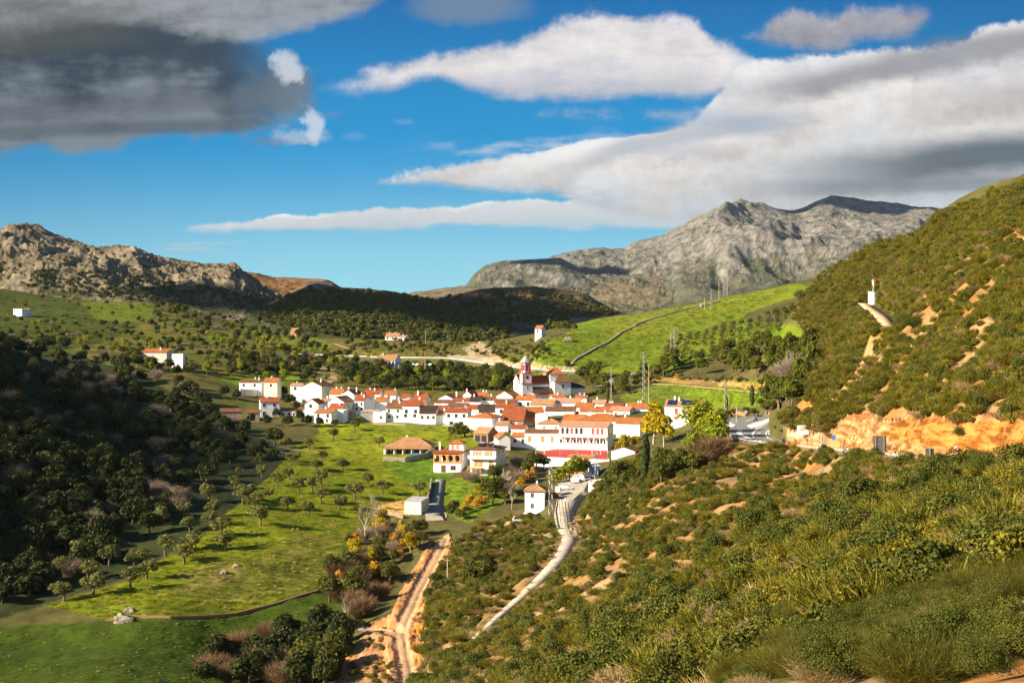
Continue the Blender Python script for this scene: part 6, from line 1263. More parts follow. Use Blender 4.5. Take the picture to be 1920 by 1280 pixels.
# ------------------------------------------------------------------ vehicles
def car(loc, rz, paint, label, L_=4.3, hgt=1.45, van=False, group=None):
    root = empty('parked_car', loc, rz, label, 'car', group); W2 = .87; h1 = .85; 
    prof = [(-L_/2, .35), (-L_/2, .78), (-L_/2+.9, .92), (-L_/2+1.5, hgt-.03), (L_/2-1.35, hgt), (L_/2-.45, .98), (L_/2, .9), (L_/2, .35)] if not van else [(-L_/2, .35), (-L_/2, .95), (-L_/2+.55, 1.1), (-L_/2+1.0, hgt), (L_/2-.15, hgt), (L_/2, 1.2), (L_/2, .35)]
    mb = MB(); mb.hull([(x, -W2*(1 if z < 1 else .86), z) for x, z in prof], [(x, W2*(1 if z < 1 else .86), z) for x, z in prof]); mb.obj('body', [M[paint]], root)
    gp_ = [(-L_/2+1.1, .98), (-L_/2+1.6, hgt-.12), (L_/2-1.45, hgt-.10), (L_/2-.75, 1.0)] if not van else [(-L_/2+.7, 1.15), (-L_/2+1.1, hgt-.15), (L_/2-.3, hgt-.15), (L_/2-.3, 1.15)]
    mb = MB()
    for s_ in (-1, 1): a_ = s_*(W2*.86+.035); b_ = s_*W2*.84; mb.hull([(x, b_, z) for x, z in gp_], [(x, a_, z) for x, z in gp_])
    mb.hull([(gp_[0][0]-.10, -W2*.7, 1.0), (gp_[0][0]-.10, W2*.7, 1.0), (gp_[1][0]-.16, W2*.7, hgt-.12), (gp_[1][0]-.16, -W2*.7, hgt-.12)], [(gp_[0][0]+.1, -W2*.7, 1.0), (gp_[0][0]+.1, W2*.7, 1.0), (gp_[1][0]+.1, W2*.7, hgt-.12), (gp_[1][0]+.1, -W2*.7, hgt-.12)])
    mb.obj('windows', [M['glass']], root)
    for x in (-L_/2+.8, L_/2-.85):
        for s_ in (-1, 1):
            mb = MB(); mb.tube([(x, s_*(W2-.17), .33), (x, s_*(W2+.03), .33)], .33, 14); wh = mb.obj('wheel', [M['rubber']], root); mb = MB(); mb.tube([(x, s_*(W2+.02), .33), (x, s_*(W2+.045), .33)], .19, 10); mb.obj('rim', [M['metal']], wh)
    for s_ in (-1, 1):
        mb = MB(); mb.box(-L_/2-.02, -L_/2+.05, s_*.6-.16, s_*.6+.16, .62, .76); mb.obj('headlight', [M['whitep']], root); mb = MB(); mb.box(L_/2-.05, L_/2+.02, s_*.62-.14, s_*.62+.14, .7, .86); mb.obj('tail_light', [M['redpaint']], root)
def carp(px, py, **k): p = hit(px, py, 250); return Vector((p.x, p.y, ypl(p.x, p.y)+.56))
car(carp(1059, 922), R(175), 'silver', 'silver hatchback parked sideways behind the pylon beside the lane')
car(carp(1078, 911), R(100), 'whitep', 'white car parked in front of the garages, left of two', 4.2, 1.5)
car(carp(1089, 908), R(100), 'whitep', 'white van-like car parked in front of the garages, right of two', 4.3, 1.85, True)
car(carp(1102, 900), R(165), 'silver', 'pale car furthest back in the car park under the trees', 4.3)
for i, (px, pt, lb) in enumerate([(775, 'silver', 'silver car leftmost in the roadside row right of the restaurant'), (783, 'whitep', 'white car second from the left in the row right of the restaurant'), (791, 'redcar', 'red car in the middle of the row right of the restaurant'), (799, 'darkcar', 'dark car fourth from the left in the row right of the restaurant'), (807, 'silver', 'silver car rightmost in the roadside row right of the restaurant')]):
    p = at(px, 815); p.z = max(p.z, (HZ-684.5)*815/F-.4); car(p, R(80), pt, lb, 4.3, 1.5, group='cars parked beside the restaurant')
tk = empty('truck', carp(1114, 893), R(100), 'lorry with blue and white sheeting standing behind the pylon', 'truck'); mb = MB(); mb.box(-3.2, 2.2, -1.15, 1.15, .7, 2.9); mb.obj('cargo_box', [M['blueplas']], tk); mb = MB(); mb.box(2.25, 3.9, -1.1, 1.1, .5, 2.4); mb.obj('cab', [M['whitep']], tk); mb = MB(); mb.box(-3.3, 2.25, -1.25, 1.25, 2.902, 3.1); mb.obj('cover', [M['whitep']], tk)
for x in (-2.2, 3.0):
    for s_ in (-1, 1): mb = MB(); mb.tube([(x, s_*.85, .42), (x, s_*1.12, .42)], .42, 12); mb.obj('wheel', [M['rubber']], tk)
# motorcycle and rider on the road
p = hit(1417, 791, 250); mc = empty('motorcycle', p+Vector((0, 0, .17)), R(-60), 'dark motorcycle ridden up the road past the roundabout', 'motorcycle')
for x in (-.7, .7): mb = MB(); mb.tube([(x, -.07, .32), (x, .07, .32)], .32, 14); mb.obj('wheel', [M['rubber']], mc)
mb = MB(); mb.tube([(-.6, 0, .45), (-.2, 0, .75), (.35, 0, .8), (.6, 0, 1.0)], [.12, .2, .2, .1], 8); mb.box(-.3, .3, -.15, .15, .3, .7); mb.obj('body', [M['darkmetal']], mc); mb = MB(); mb.tube([(.62, -.35, 1.08), (.62, .35, 1.08)], .03, 6); mb.tube([(.7, 0, .32), (.6, 0, 1.05)], .04, 6); mb.obj('handlebar', [M['metal']], mc)
sk = bpy.data.meshes.new('person'); J = [(0, 0, 0), (-.05, 0, .25), (.05, 0, .52), (.08, 0, .68), (.10, 0, .84), (.12, 0, .98), (.02, .19, .52), (.25, .25, .32), (.50, .26, .28), (.02, -.19, .52), (.25, -.25, .32), (.50, -.26, .28), (.05, .11, -.02), (.42, .17, .02), (.28, .17, -.42), (.40, .17, -.45), (.05, -.11, -.02), (.42, -.17, .02), (.28, -.17, -.42), (.40, -.17, -.45)]
sk.from_pydata(J, [(0, 1), (1, 2), (2, 3), (3, 4), (4, 5), (2, 6), (6, 7), (7, 8), (2, 9), (9, 10), (10, 11), (0, 12), (12, 13), (13, 14), (14, 15), (0, 16), (16, 17), (17, 18), (18, 19)], [])
po = link('person', sk); po.location = mc.location+Vector((-.05, 0, .92)); po.rotation_euler = (0, 0, R(-60)); tag(po, 'rider in dark clothing and helmet leaning forward on the motorcycle', 'person'); sk.materials.append(M['darkcar'])
md = po.modifiers.new('skin', 'SKIN'); rad = [.15, .16, .17, .07, .14, .13, .08, .06, .04, .08, .06, .04, .11, .09, .06, .05, .11, .09, .06, .05]
for v, r_ in zip(sk.skin_vertices[0].data, rad): v.radius = (r_, r_)
sk.skin_vertices[0].data[0].use_root = True; sd_ = po.modifiers.new('sub', 'SUBSURF'); sd_.levels = 1; sd_.render_levels = 1
# ------------------------------------------------------------------ signs
def sign_root(name, px, D_, rz, label, cat='road sign'): p = at(px, D_); return empty(name, p, R(rz), label, cat)
def board(name, px, row_top, row_bot, w, D_, rz, label, face='whitep', posts=2, back='metal', thick=.06, slats=0, ptop=None):
    r_ = sign_root(name, px, D_, rz, label); z1 = (HZ-row_top)*D_/F-r_.location.z; z0 = (HZ-row_bot)*D_/F-r_.location.z
    mb = MB(); mb.box(-w/2, w/2, -thick, 0, z0, z1); p = mb.obj('panel', [M[face]], r_)
    for i in range(posts): xx = 0 if posts == 1 else -w*.32+i*w*.64/(posts-1); pb = MB(); y_ = .01 if not slats else -.16; pb.box(xx-.05, xx+.05, y_, y_+.09, -.6, z1); pb.obj('post', [M['metal']], r_)
    if slats:
        mb = MB()
        for k in range(slats): zz = z0+(z1-z0)*(k+.5)/slats; mb.box(-w/2+.02, w/2-.02, -thick-.03, -thick-.002, zz-.04, zz+.03)
        mb.obj('ribs', [M['metal'] if face != 'darkmetal' else M['darkmetal']], r_)
    return r_, z0, z1
def text(s, par, x, y, z, size, mat, name='lettering', rx=90):
    c = bpy.data.curves.new(name, 'FONT'); c.body = s; c.size = size; c.align_x = 'CENTER'; c.align_y = 'CENTER'; c.extrude = .004; c.materials.append(M[mat]); t_ = bpy.data.objects.new('t', c); S.collection.objects.link(t_); dg = bpy.context.evaluated_depsgraph_get(); me_ = bpy.data.meshes.new_from_object(t_.evaluated_get(dg)); S.collection.objects.unlink(t_); bpy.data.objects.remove(t_); o = link(name, me_, par); o.location = (x, y, z); o.rotation_euler = (R(rx), 0, 0); return o
M['black'] = plain('black_paint', (.02, .02, .02), .5); M['greensign'] = plain('green_lettering', (.03, .35, .16), .5); M['darksign'] = plain('dark_sign_back', (.13, .14, .13), .6, .3, .1)
r_, z0, z1 = board('direction_sign', 1507, 797, 814.5, 24.5*(hit(1507, 819, 200).y-1.5)/F, hit(1507, 819, 200).y-1.5, -4, 'large white direction board with dark lettering and an arrow above the roundabout exit')
h_ = z1-z0; 
for k_, (x_, w_, m_) in enumerate([(-.35, .6, 'greensign'), (-.35, 1.1, 'black'), (-.3, 1.4, 'black')]): mb = MB(); [mb.box(x_-w_/2+i*.16, x_-w_/2+i*.16+.10, -.074, -.062, z1-h_*(.24+.15*k_), z1-h_*(.17+.15*k_)) for i in range(int(w_/.16))]; mb.obj('text_line', [M[m_]], r_)
mb = MB(); mb.box(-1.2, 1.2, -.075, -.062, z0+h_*.34, z0+h_*.36); mb.obj('dividing_line', [M['black']], r_)
mb = MB(); mb.face([(.86, -.07, z0+h_*.48), (.96, -.07, z0+h_*.48), (.96, -.07, z0+h_*.75), (.86, -.07, z0+h_*.75)]); mb.face([(.77, -.07, z0+h_*.74), (1.05, -.07, z0+h_*.74), (.91, -.07, z0+h_*.92)]); mb.obj('arrow', [M['black']], r_)
board('chevron_sign', 1469, 821.5, 834.5, 1.35, 318, 18, 'small dark-backed panel seen from behind beside the guard rail', 'darksign', 2, slats=5)
board('rear_facing_sign', 1649.5, 816.5, 845.5, 2.15, 226, 6, 'large dark ribbed sign back on two posts beside the main road', 'darksign', 2, slats=12)
board('rear_facing_sign', 1743, 840, 853, 1.25, 193, 10, 'smaller dark sign back on a single post right of the large one', 'darksign', 1, slats=3)
board('white_box_sign', 1722.5, 853.5, 858.5, 1.15, 196, 3, 'low pale rectangular panel between dark end posts beside the road', 'whitep', 2)
board('service_sign', 1563, 815.5, 824, .8, 292, -6, 'small blue and white square sign on the rocky bank', 'signblue', 1)
r_ = sign_root('warning_sign', 1547.5, 288, -10, 'grey back of a triangular warning sign above a round one beside the rail'); zt = (HZ-818)*288/F-r_.location.z
mb = MB(); mb.tube([(0, 0, -.5), (0, 0, zt)], .05, 6); mb.obj('post', [M['metal']], r_); mb = MB(); mb.hull([(-.48, -.05, zt-.95), (.48, -.05, zt-.95), (0, -.05, zt-.05)], [(-.48, -.08, zt-.95), (.48, -.08, zt-.95), (0, -.08, zt-.05)]); mb.obj('triangle_plate', [M['metal']], r_); mb = MB(); mb.tube([(0, -.05, zt-1.45), (0, -.08, zt-1.45)], .42, 20); mb.obj('round_plate', [M['metal']], r_)
r_ = sign_root('speed_sign', 1792.5, 168, -3, 'round speed limit sign with red ring reading 60 in front of the orange rock'); zs = (HZ-839.5)*168/F-r_.location.z
mb = MB(); mb.tube([(0, 0, -.5), (0, 0, zs)], .04, 6); mb.obj('post', [M['metal']], r_); mb = MB(); mb.tube([(0, -.04, zs), (0, -.07, zs)], .34, 24); rp = mb.obj('red_ring', [M['redpaint']], r_); mb = MB(); mb.tube([(0, -.07, zs), (0, -.078, zs)], .25, 24); mb.obj('white_disc', [M['whitep']], rp); text('60', rp, 0, -.086, zs, .30, 'black')
r_ = sign_root('round_sign', 1398.5, 372, 10, 'round white sign back on a post on the far side of the roundabout'); zs = (HZ-772)*372/F-r_.location.z
mb = MB(); mb.tube([(0, 0, -.5), (0, 0, zs)], .05, 6); mb.obj('post', [M['metal']], r_); mb = MB(); mb.tube([(0, -.04, zs), (0, -.08, zs)], .42, 20); mb.obj('disc', [M['whitep']], r_)
board('blue_sign', 1336.5, 780, 785, .7, 390, 4, 'small bluish sign on a post left of the roundabout', 'metal', 1)
r_, z0, z1 = board('roadside_sign', 1025, 679.5, 687, 2.2, 760, -4, 'large pale rectangular sign on two posts right of the church tower', 'whitep', 2)
board('roadside_sign', 943, 680.5, 685, 1.4, 800, 0, 'small dark sign beside the far road left of the church tower', 'darksign', 1)
for px, D_, rt in ((1442, 350, 803.5), (1588.5, 262, 835), (1537.5, 290, 827)):
    m_ = empty('marker_post', at(px, D_), 0, {1442: 'red and white marker post at the inner bend of the road', 1588.5: 'white marker post by the rail left of the large sign back', 1537.5: 'white marker post by the rail left of the triangular sign'}[px], 'marker post'); z1 = (HZ-rt)*D_/F-m_.location.z
    mb = MB(); mb.box(-.09, .09, -.06, .06, -.4, z1); mb.obj('post', [M['whitep']], m_); mb = MB(); mb.box(-.1, .1, -.07, .07, z1-.35, z1-.1); mb.obj('band', [M['redpaint'] if px == 1442 else M['black']], m_)
# ------------------------------------------------------------------ poles and pylons
def lattice(px, D_, rt, label, w0=.9, w1=.35, base=None, mat='metal', arms=((0.98, 1.6), (0.86, 1.3)), group=None):
    p = at(px, D_); h = (HZ-rt)*D_/F-p.z; r_ = empty('lattice_pylon', p, R(20), label, 'pylon', group); mb = MB(); n_ = max(5, int(h/1.3)); k = max(.05, D_*.00011); cs = []
    for i in range(n_+1): f = i/n_; ww = w0+(w1-w0)*f; cs.append([Vector((sx*ww/2, sy*ww/2, h*f-.3*(i == 0))) for sx, sy in ((-1, -1), (1, -1), (1, 1), (-1, 1))])
    for j in range(4): mb.tube([c[j] for c in cs], k, 4)
    for i in range(n_):
        for j in range(4): a, b = (j, (j+1) % 4) if i % 2 else ((j+1) % 4, j); mb.tube([cs[i][a], cs[i+1][b]], k*.7, 3, cap=False)
    mb.obj('mast', [M[mat]], r_)
    for f, l in arms:
        mb = MB(); mb.tube([(-l, 0, h*f), (l, 0, h*f)], k*1.5, 4)
        for xx in (-l*.9, 0, l*.9): mb.tube([(xx, 0, h*f), (xx, 0, h*f+.35)], k*1.3, 5)
        mb.obj('crossarm', [M[mat]], r_)
    return r_, p, h
lattice(1032.5, 385, 863, 'tall lattice pylon with crossarms beside the tall white house', 1.0, .6, arms=((1.0, 1.4), (.86, 1.9), (.72, 1.2)))
lattice(1118, 425, 848, 'lattice pylon in front of the blue lorry at the car park', 1.1, .6, arms=((.95, 1.2),))
lattice(1334, 830, 543, 'tall lattice pylon on the skyline of the green hill, left of the group', 1.0, .5); lattice(1358.5, 900, 519, 'tallest lattice pylon on the skyline of the green hill', 1.2, .5); lattice(1265, 690, 613, 'lattice pylon among the young olive rows', 1.0, .5); lattice(1207, 600, 660, 'short lattice pylon at the foot of the olive rows', .9, .5); lattice(1360, 505, 714, 'thin lattice pylon on the field path behind the roundabout', .7, .4)
def pole(px, D_, rt, label, mat='concrete', arm=0): p = at(px, D_); h = (HZ-rt)*D_/F-p.z; r_ = empty('utility_pole', p, 0, label, 'pole'); mb = MB(); mb.tube([(0, 0, -.4), (0, 0, h)], [.16+D_*.00005, .10+D_*.00005], 7); mb.obj('shaft', [M[mat]], r_); mb = MB(); mb.box(-.7, .7, -.06, .06, h-.4, h-.25); mb.obj('crossarm', [M['metal']], r_); return p+Vector((0, 0, h))
for px, D_, rt, lb in ((1321, 835, 558, 'thin pole just left of the left skyline pylon'), (1348, 880, 529, 'thin pole between the two skyline pylons'), (1363.5, 890, 528, 'thin pole right of the tallest skyline pylon'), (1258, 700, 622, 'thin pole beside the pylon in the olive rows'), (1146, 600, 688, 'utility pole right of the church above the trees'), (1216.5, 560, 683, 'utility pole at the left of the pine belt'), (797, 800, 658, 'utility pole behind the cars near the restaurant'), (623, 850, 658, 'utility pole beside the far road on the left'), (798, 1000, 620, 'thin pole on the hill right of the farmhouse'), (839, 330, 1047, 'short grey pole on the slope right of the dirt track'), (783, 270, 1194, 'short thin pole beside the dirt track fork'), (1381, 400, 762, 'thin lamp pole behind the roundabout')): pole(px, D_, rt, lb)
def cable(a, b, sag, label, r_=.02, n_=14):
    P = [a.lerp(b, i/n_)-Vector((0, 0, sag*4*(i/n_)*(1-i/n_))) for i in range(n_+1)]; mb = MB(); o0 = P[0]; mb.tube([p-o0 for p in P], r_, 4, cap=False); o = mb.obj('cable', [M['metal']]); o.location = o0; tag(o, label, 'cable')
rp_ = lambda px, row, D_: Vector(((px-960)/F*D_, D_, (HZ-row)*D_/F))
cable(rp_(330, 791, 600), rp_(600, 848, 480), 1.5, 'upper pale cable crossing the dark slope left of the meadow', .05); cable(rp_(322, 789, 600), rp_(560, 852, 470), 1.6, 'lower pale cable crossing the dark slope left of the meadow', .045); cable(rp_(946, 885, 440), rp_(1026, 885, 387), .3, 'thin wire running left from the tall lattice pylon', .018)
# ------------------------------------------------------------------ tank with radio mast on the right hill
p = hit(1638, 571, 300); tk_ = empty('water_tank', p, 0, 'round white water tank on the hillside at the end of the pale track', 'water tank'); s_ = p.y/F; mb = MB(); hh = (571-547)*s_; mb.tube([(0, 1.2, -1), (0, 1.2, hh)], 8.2*s_, 20); mb.obj('tank', [M['white']], tk_); mb = MB(); mb.tube([(0, 1.2, hh), (0, 1.2, hh+.15)], 8.8*s_, 20); mb.obj('lid', [M['concrete']], tk_); mb = MB(); mb.box(1.0, 2.6, .4, 2.0, hh-1.0, hh+.1); mb.obj('platform', [M['oldwhite']], tk_)
am = empty('antenna_mast', p+Vector((.3, 1.2, hh+.15)), 0, 'small radio mast with white and red antenna panels on the white tank', 'antenna'); mb = MB(); H3 = (547-525)*s_
for a in range(3): t = a*2.094; mb.tube([(math.cos(t)*.55, math.sin(t)*.55, 0), (0, 0, H3*.55)], .05, 5)
mb.tube([(0, 0, H3*.3), (0, 0, H3)], .07, 6); mb.obj('tripod', [M['metal']], am)
for xx, m_ in ((-.35, 'whitep'), (-.05, 'whitep'), (.3, 'redpaint')): mb = MB(); mb.box(xx-.13, xx+.13, -.15, .1, H3*.5, H3); mb.obj('antenna_panel', [M[m_]], am)
KEEP.append((p.x, p.y+1, 4))
# ------------------------------------------------------------------ boulders, palms, poplars, rails, small things
def boulder(px, py, s, label, seed, dmin=100, sq=(1, .8, .7)):
    p = hit(px, py, dmin); rg = random.Random(seed); import bmesh; bm = bmesh.new(); bmesh.ops.create_icosphere(bm, subdivisions=3, radius=1)
    for v in bm.verts: n_ = v.co.normalized(); k = 1+.28*math.sin(n_.x*3.1+seed)*math.cos(n_.y*4.3+seed*2)+.18*math.sin(n_.z*7+n_.x*5+seed)+.10*math.sin(n_.y*13+seed); v.co = Vector((n_.x*k*s*sq[0], n_.y*k*s*sq[1], n_.z*k*s*sq[2]))
    me = bpy.data.meshes.new('boulder'); bm.to_mesh(me); bm.free(); me.materials.append(M['rockm']); o = link('boulder', me); o.location = p+Vector((0, 0, s*.25)); tag(o, label, 'rock')
boulder(232, 1165, 1.5, 'lower of two leaning pale boulders at the wall of the lower left meadow', 3, sq=(1.3, .7, .8)); boulder(243, 1147, 1.1, 'upper of two pale boulders at the wall of the lower left meadow', 5, sq=(1.2, .7, .7)); boulder(420, 1075, .9, 'rough rock among stones in the olive meadow hollow', 7); boulder(442, 1062, .8, 'smaller rock right of the meadow hollow', 9); boulder(1075, 1000, 1.2, 'pale orange rock outcrop beside the bend of the lane', 11, sq=(1, .8, 1.1)); boulder(1815, 1083, .35, 'flat pale rock on the near slope at the right', 13, 20, (1.4, .9, .6)); boulder(1795, 1077, .25, 'smaller pale rock left of the flat one on the near slope', 15, 20, (1.3, .9, .7))
boulder(1065, 640, 2.6, 'dark rock outcrop beside the chapel on the green hill', 17, 500); boulder(1318, 575, 2.0, 'orange-grey rock on the skyline of the green hill', 19, 500)
for px, py, s, lb in ((596, 540, 1, 'tall grey rock crag crowning the dark wooded hill'),): pass
def palm(px, py, s, label):
    p = hit(px, py, 300); r_ = empty('palm_tree', p, 0, label, 'palm', 'palms behind the arcaded villa'); mb = MB(); h = 3.6*s; mb.tube([(0, 0, -.3), (.1, 0, h*.5), (0, 0, h)], [.3, .24, .22], 8); mb.obj('trunk', [M['bark']], r_); mb = MB(); rg = random.Random(px)
    for i in range(26):
        t = rg.random()*6.28; e = rg.uniform(-.5, .9); d = Vector((math.cos(t), math.sin(t), 0)); P = [Vector((0, 0, h))+d*(k*.55*s)+Vector((0, 0, (e*k*.4-.11*k*k)*s)) for k in range(6)]; s_ = Vector((-d.y, d.x, 0))
        for k in range(5): w0, w1 = .32*s*(1-k/6), .32*s*(1-(k+1)/6); mb.face([P[k]-s_*w0-Vector((0, 0, .15)), P[k], P[k+1], P[k+1]-s_*w1-Vector((0, 0, .15))]); mb.face([P[k]+s_*w0-Vector((0, 0, .15)), P[k], P[k+1], P[k+1]+s_*w1-Vector((0, 0, .15))])
    mb.obj('fronds', [M['oak']], r_)
palm(852, 822, 1.0, 'left palm behind the arcaded villa'); palm(872, 818, 1.1, 'right palm behind the arcaded villa')
def bare(px, py, H_m, label, seed, mat='palebark', sp=.45, dmin=150, lean=0, nm='bare_poplar', thin=.03):
    p = hit(px, py, dmin); T, B = branches(seed, H_m, H_m*.022, 3, sp, thin, .5, 4); r_ = empty(nm, p, seed, label, 'bare tree'); T.obj('trunk', [M[mat]], r_, True); B.obj('branches', [M[mat]], r_)
bare(683, 1018, 13, 'left of two tall leafless poplars beside the grey shed', 3); bare(708, 1003, 11.5, 'right of two tall leafless poplars beside the grey shed', 8); bare(652, 1178, 8.0, 'pale thin birch-like bare tree standing by the stream footbridge', 12, nm='bare_tree'); bare(888, 905, 6, 'bare pale tree below the terrace of the balcony house', 21, nm='bare_tree'); bare(945, 925, 9, 'large grey bare tree in the thicket below the balcony house', 23, nm='bare_tree', sp=.6); bare(960, 955, 7, 'bare whitish tree above the gully left of the tall house', 27, nm='bare_tree', sp=.6)
for px, s_ in ((1463, 31), (1472, 33), (1481, 35), (1487, 37), (1494, 39)): bare(px, 724, 9.5, {1463: 'leftmost', 1472: 'second', 1481: 'middle', 1487: 'fourth', 1494: 'rightmost'}[px]+' of five pale leafless poplars on the rise above the roundabout', s_, sp=.28, dmin=300, thin=.05)
for k, (a, b) in enumerate([((1048, 942), (1052, 992)), ((1053, 942), (1061, 992))]):
    P = [hit(a[0]+(b[0]-a[0])*i/8, a[1]+(b[1]-a[1])*i/8, 250) for i in range(9)]; o0 = P[0]; r_ = empty('handrail', o0, 0, '%s dark handrail down the steep lane' % ('left' if k == 0 else 'right'), 'handrail'); mb = MB(); mb.tube([p-o0+Vector((0, 0, 1.15)) for p in P], .06, 5); mb.obj('rail', [M['darkmetal']], r_)
    for p in P[::2]: mb = MB(); q_ = p-o0; mb.tube([q_-Vector((0, 0, .2)), q_+Vector((0, 0, 1.15))], .05, 5); mb.obj('post', [M['darkmetal']], r_)
p = hit(655, 1180, 200); fb_ = empty('footbridge', p+Vector((0, 0, .1)), 0, 'flat pale concrete footbridge over the stream at the dirt track', 'footbridge'); mb = MB(); mb.box(-1, 3.2, -1.2, 1.2, -.1, .25); mb.obj('deck', [M['concrete']], fb_); mb = MB(); mb.box(-1, -.7, -1.3, 1.3, -1.5, -.1); mb.box(2.9, 3.2, -1.3, 1.3, -1.5, -.1); mb.obj('abutment', [M['stone']], fb_)
gc = empty('green_skip', at(1430, 470), R(20), 'small pale green container at the end of the field path', 'container'); gc.location.z = (HZ-739)*470/F; mb = MB(); mb.hull([(-.9, -.5, 0), (.9, -.5, 0), (.9, .5, 0), (-.9, .5, 0)], [(-1.3, -.7, 1.0), (1.3, -.7, 1.0), (1.3, .7, 1.0), (-1.3, .7, 1.0)]); mb.obj('bin', [M['greenp']], gc); mb = MB(); mb.box(-1.35, 1.35, -.75, .75, 1.004, 1.1); mb.obj('rim', [M['metal']], gc)
bn = empty('blue_cover', at(510+270, 497), R(4), 'light blue object lying below the villa terrace wall', 'pool cover'); bn.location.z += .2; mb = MB(); mb.hull([(-2.2, -.5, 0), (1, -.5, 0), (1, .5, 0), (-2.2, .5, 0)], [(-2, -.3, .4), (.8, -.3, .5), (.8, .3, .5), (-2, .3, .4)]); mb.obj('sheet', [M['blueplas']], bn)
p = hit(575, 1184, 200); bt = empty('trough', p, R(10), 'small white trough lying in the dark green meadow near the thicket', 'trough'); mb = MB(); mb.hull([(-.7, -.3, 0), (.7, -.3, 0), (.7, .3, 0), (-.7, .3, 0)], [(-.85, -.4, .45), (.85, -.4, .45), (.85, .4, .45), (-.85, .4, .45)]); mb.obj('basin', [M['whitep']], bt); mb = MB(); mb.box(-.7, .7, -.28, .28, .452, .47); mb.obj('water', [M['glass']], bt)

# ------------------------------------------------------------------ unseen clouds added high to the left and behind, shaped to shade the hills
def cloud(blobs, k=3000.0, zref=0.0, thick=0.16):
    import bmesh
    bm = bmesh.new(); rg = random.Random(len(blobs)*7)
    for x, y, r in blobs:
        for _ in range(4):
            m_ = Matrix.Translation((x+rg.uniform(-.35, .35)*r, y+rg.uniform(-.35, .35)*r, rg.uniform(-.05, .05)*r)) @ Matrix.Diagonal((r*rg.uniform(.65, .95), r*rg.uniform(.65, .95), r*thick, 1)); bmesh.ops.create_icosphere(bm, subdivisions=3, radius=1, matrix=m_)
    me = bpy.data.meshes.new('cloud'); bm.to_mesh(me); bm.free(); me.materials.append(M['cloudm']); o = link('cloud', me); o.location = Vector((0, 0, zref))+sdir*k; tag(o, kind='structure')
M['cloudm'] = plain('cloud_white', (.8, .8, .8), 1.0, 0, .05)
cloud([(-190, 1640, 120), (-20, 1650, 130), (-60, 1900, 150), (60, 2180, 100), (-330, 1720, 70)], zref=10)
cloud([(-235, 480, 85), (-240, 400, 70), (-290, 560, 80), (-195, 530, 50)], zref=-25)  # added to darken the left hillside further
cloud([(230, 4560, 130), (300, 4700, 110)], zref=140); cloud([(1400, 5450, 260), (1650, 5500, 260), (1250, 5700, 200)], k=3600, zref=380); cloud([(720, 4700, 120), (640, 4620, 90)], zref=200)
# ------------------------------------------------------------------ planting plan
GRP = lambda s: s
OLG = 'olive trees on the meadow below the village'
for a, b, s in [(491,895,1),(542,898,1),(643,882,1.15),(594,884,1),(602,908,1.1),(560,925,1.1),(585,922,1.1),(691,911,1),(665,934,1.2),(717,926,1.1),(602,944,1.1),(540,955,1),(463,939,1.25),(392,939,1.2),(478,955,1.2),(488,985,1.5),(579,965,.95),
                (402,968,1.2),(396,985,1.1),(415,1006,1.2),(356,998,1.2),(422,1031,1.25),(366,1027,1.1),(346,1053,1.1),(550,866,1),(488,866,.9),(665,807,.9),(625,824,1.1),(535,840,1),(580,842,1.1),(604,863,.9),(546,872,1),(412,805,1),(448,894,.8),(592,882,1),
                (187,895,1.1),(215,925,1.1),(172,930,1.1),(247,890,1.1),(252,1065,1.25),(275,1085,1.2),(310,1042,1.35),(345,1057,1.1),(245,1105,1.2),(165,1087,1.2),(120,1127,1.1),(175,1117,1.3),(95,985,1.2),(70,1020,1.2),(30,1025,1.1),(455,945,1.2),(345,970,1.1),(360,1032,1.2),(787,930,1.1),(636,955,1),(520,912,1),(505,935,.9),(440,915,1),(378,900,1),(330,940,1.1),(300,985,1.2),(205,1060,1.2),(145,1050,1.2),(120,1080,1.1)]:
    put('olive', a, b, s*1.05, 'grey-green olive tree on the sloping green meadow below the white village', 'olive tree', OLG, 150)
put('olive', 711, 838, 1.0, 'olive tree standing left of the long low villa with the veranda', 'olive tree', None, 150)
FL = {'oakdk': ('dark evergreen tree in the shaded wood on the left hillside', 'tree'), 'greytwiggy': ('leafless grey tree among the dark trees of the left hillside', 'bare tree'), 'olive': ('pale olive tree among the dark trees of the left hillside', 'olive tree'), 'bush': ('green bush on the left slope', 'bush')}
FG = {'oakdk': 'dark trees of the shaded left hillside', 'greytwiggy': 'leafless grey trees of the left hillside', 'olive': 'pale olives scattered in the shaded left hillside', 'bush': 'green bushes of the left slope'}
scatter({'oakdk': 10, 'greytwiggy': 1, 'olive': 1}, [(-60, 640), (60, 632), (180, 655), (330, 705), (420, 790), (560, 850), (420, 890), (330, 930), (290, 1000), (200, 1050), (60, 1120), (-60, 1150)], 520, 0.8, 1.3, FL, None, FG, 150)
scatter({'greytwiggy': 1}, [(100, 705), (210, 715), (215, 745), (100, 735)], 16, 0.9, 1.2, 'silvery leafless tree in the row along the top of the dark wood', 'bare tree', 'row of silvery leafless trees above the dark wood', 150)
scatter({'greytwiggy': 1}, [(265, 915), (340, 925), (330, 985), (240, 1000)], 9, 0.9, 1.2, 'purplish grey leafless tree at the lower edge of the dark wood', 'bare tree', 'purplish leafless trees at the edge of the olive meadow', 150)
put('greytwiggy', 290, 786, 1.5, 'pale leafless tree beside the small blue-white hut on the dark hillside', 'bare tree', None, 200)
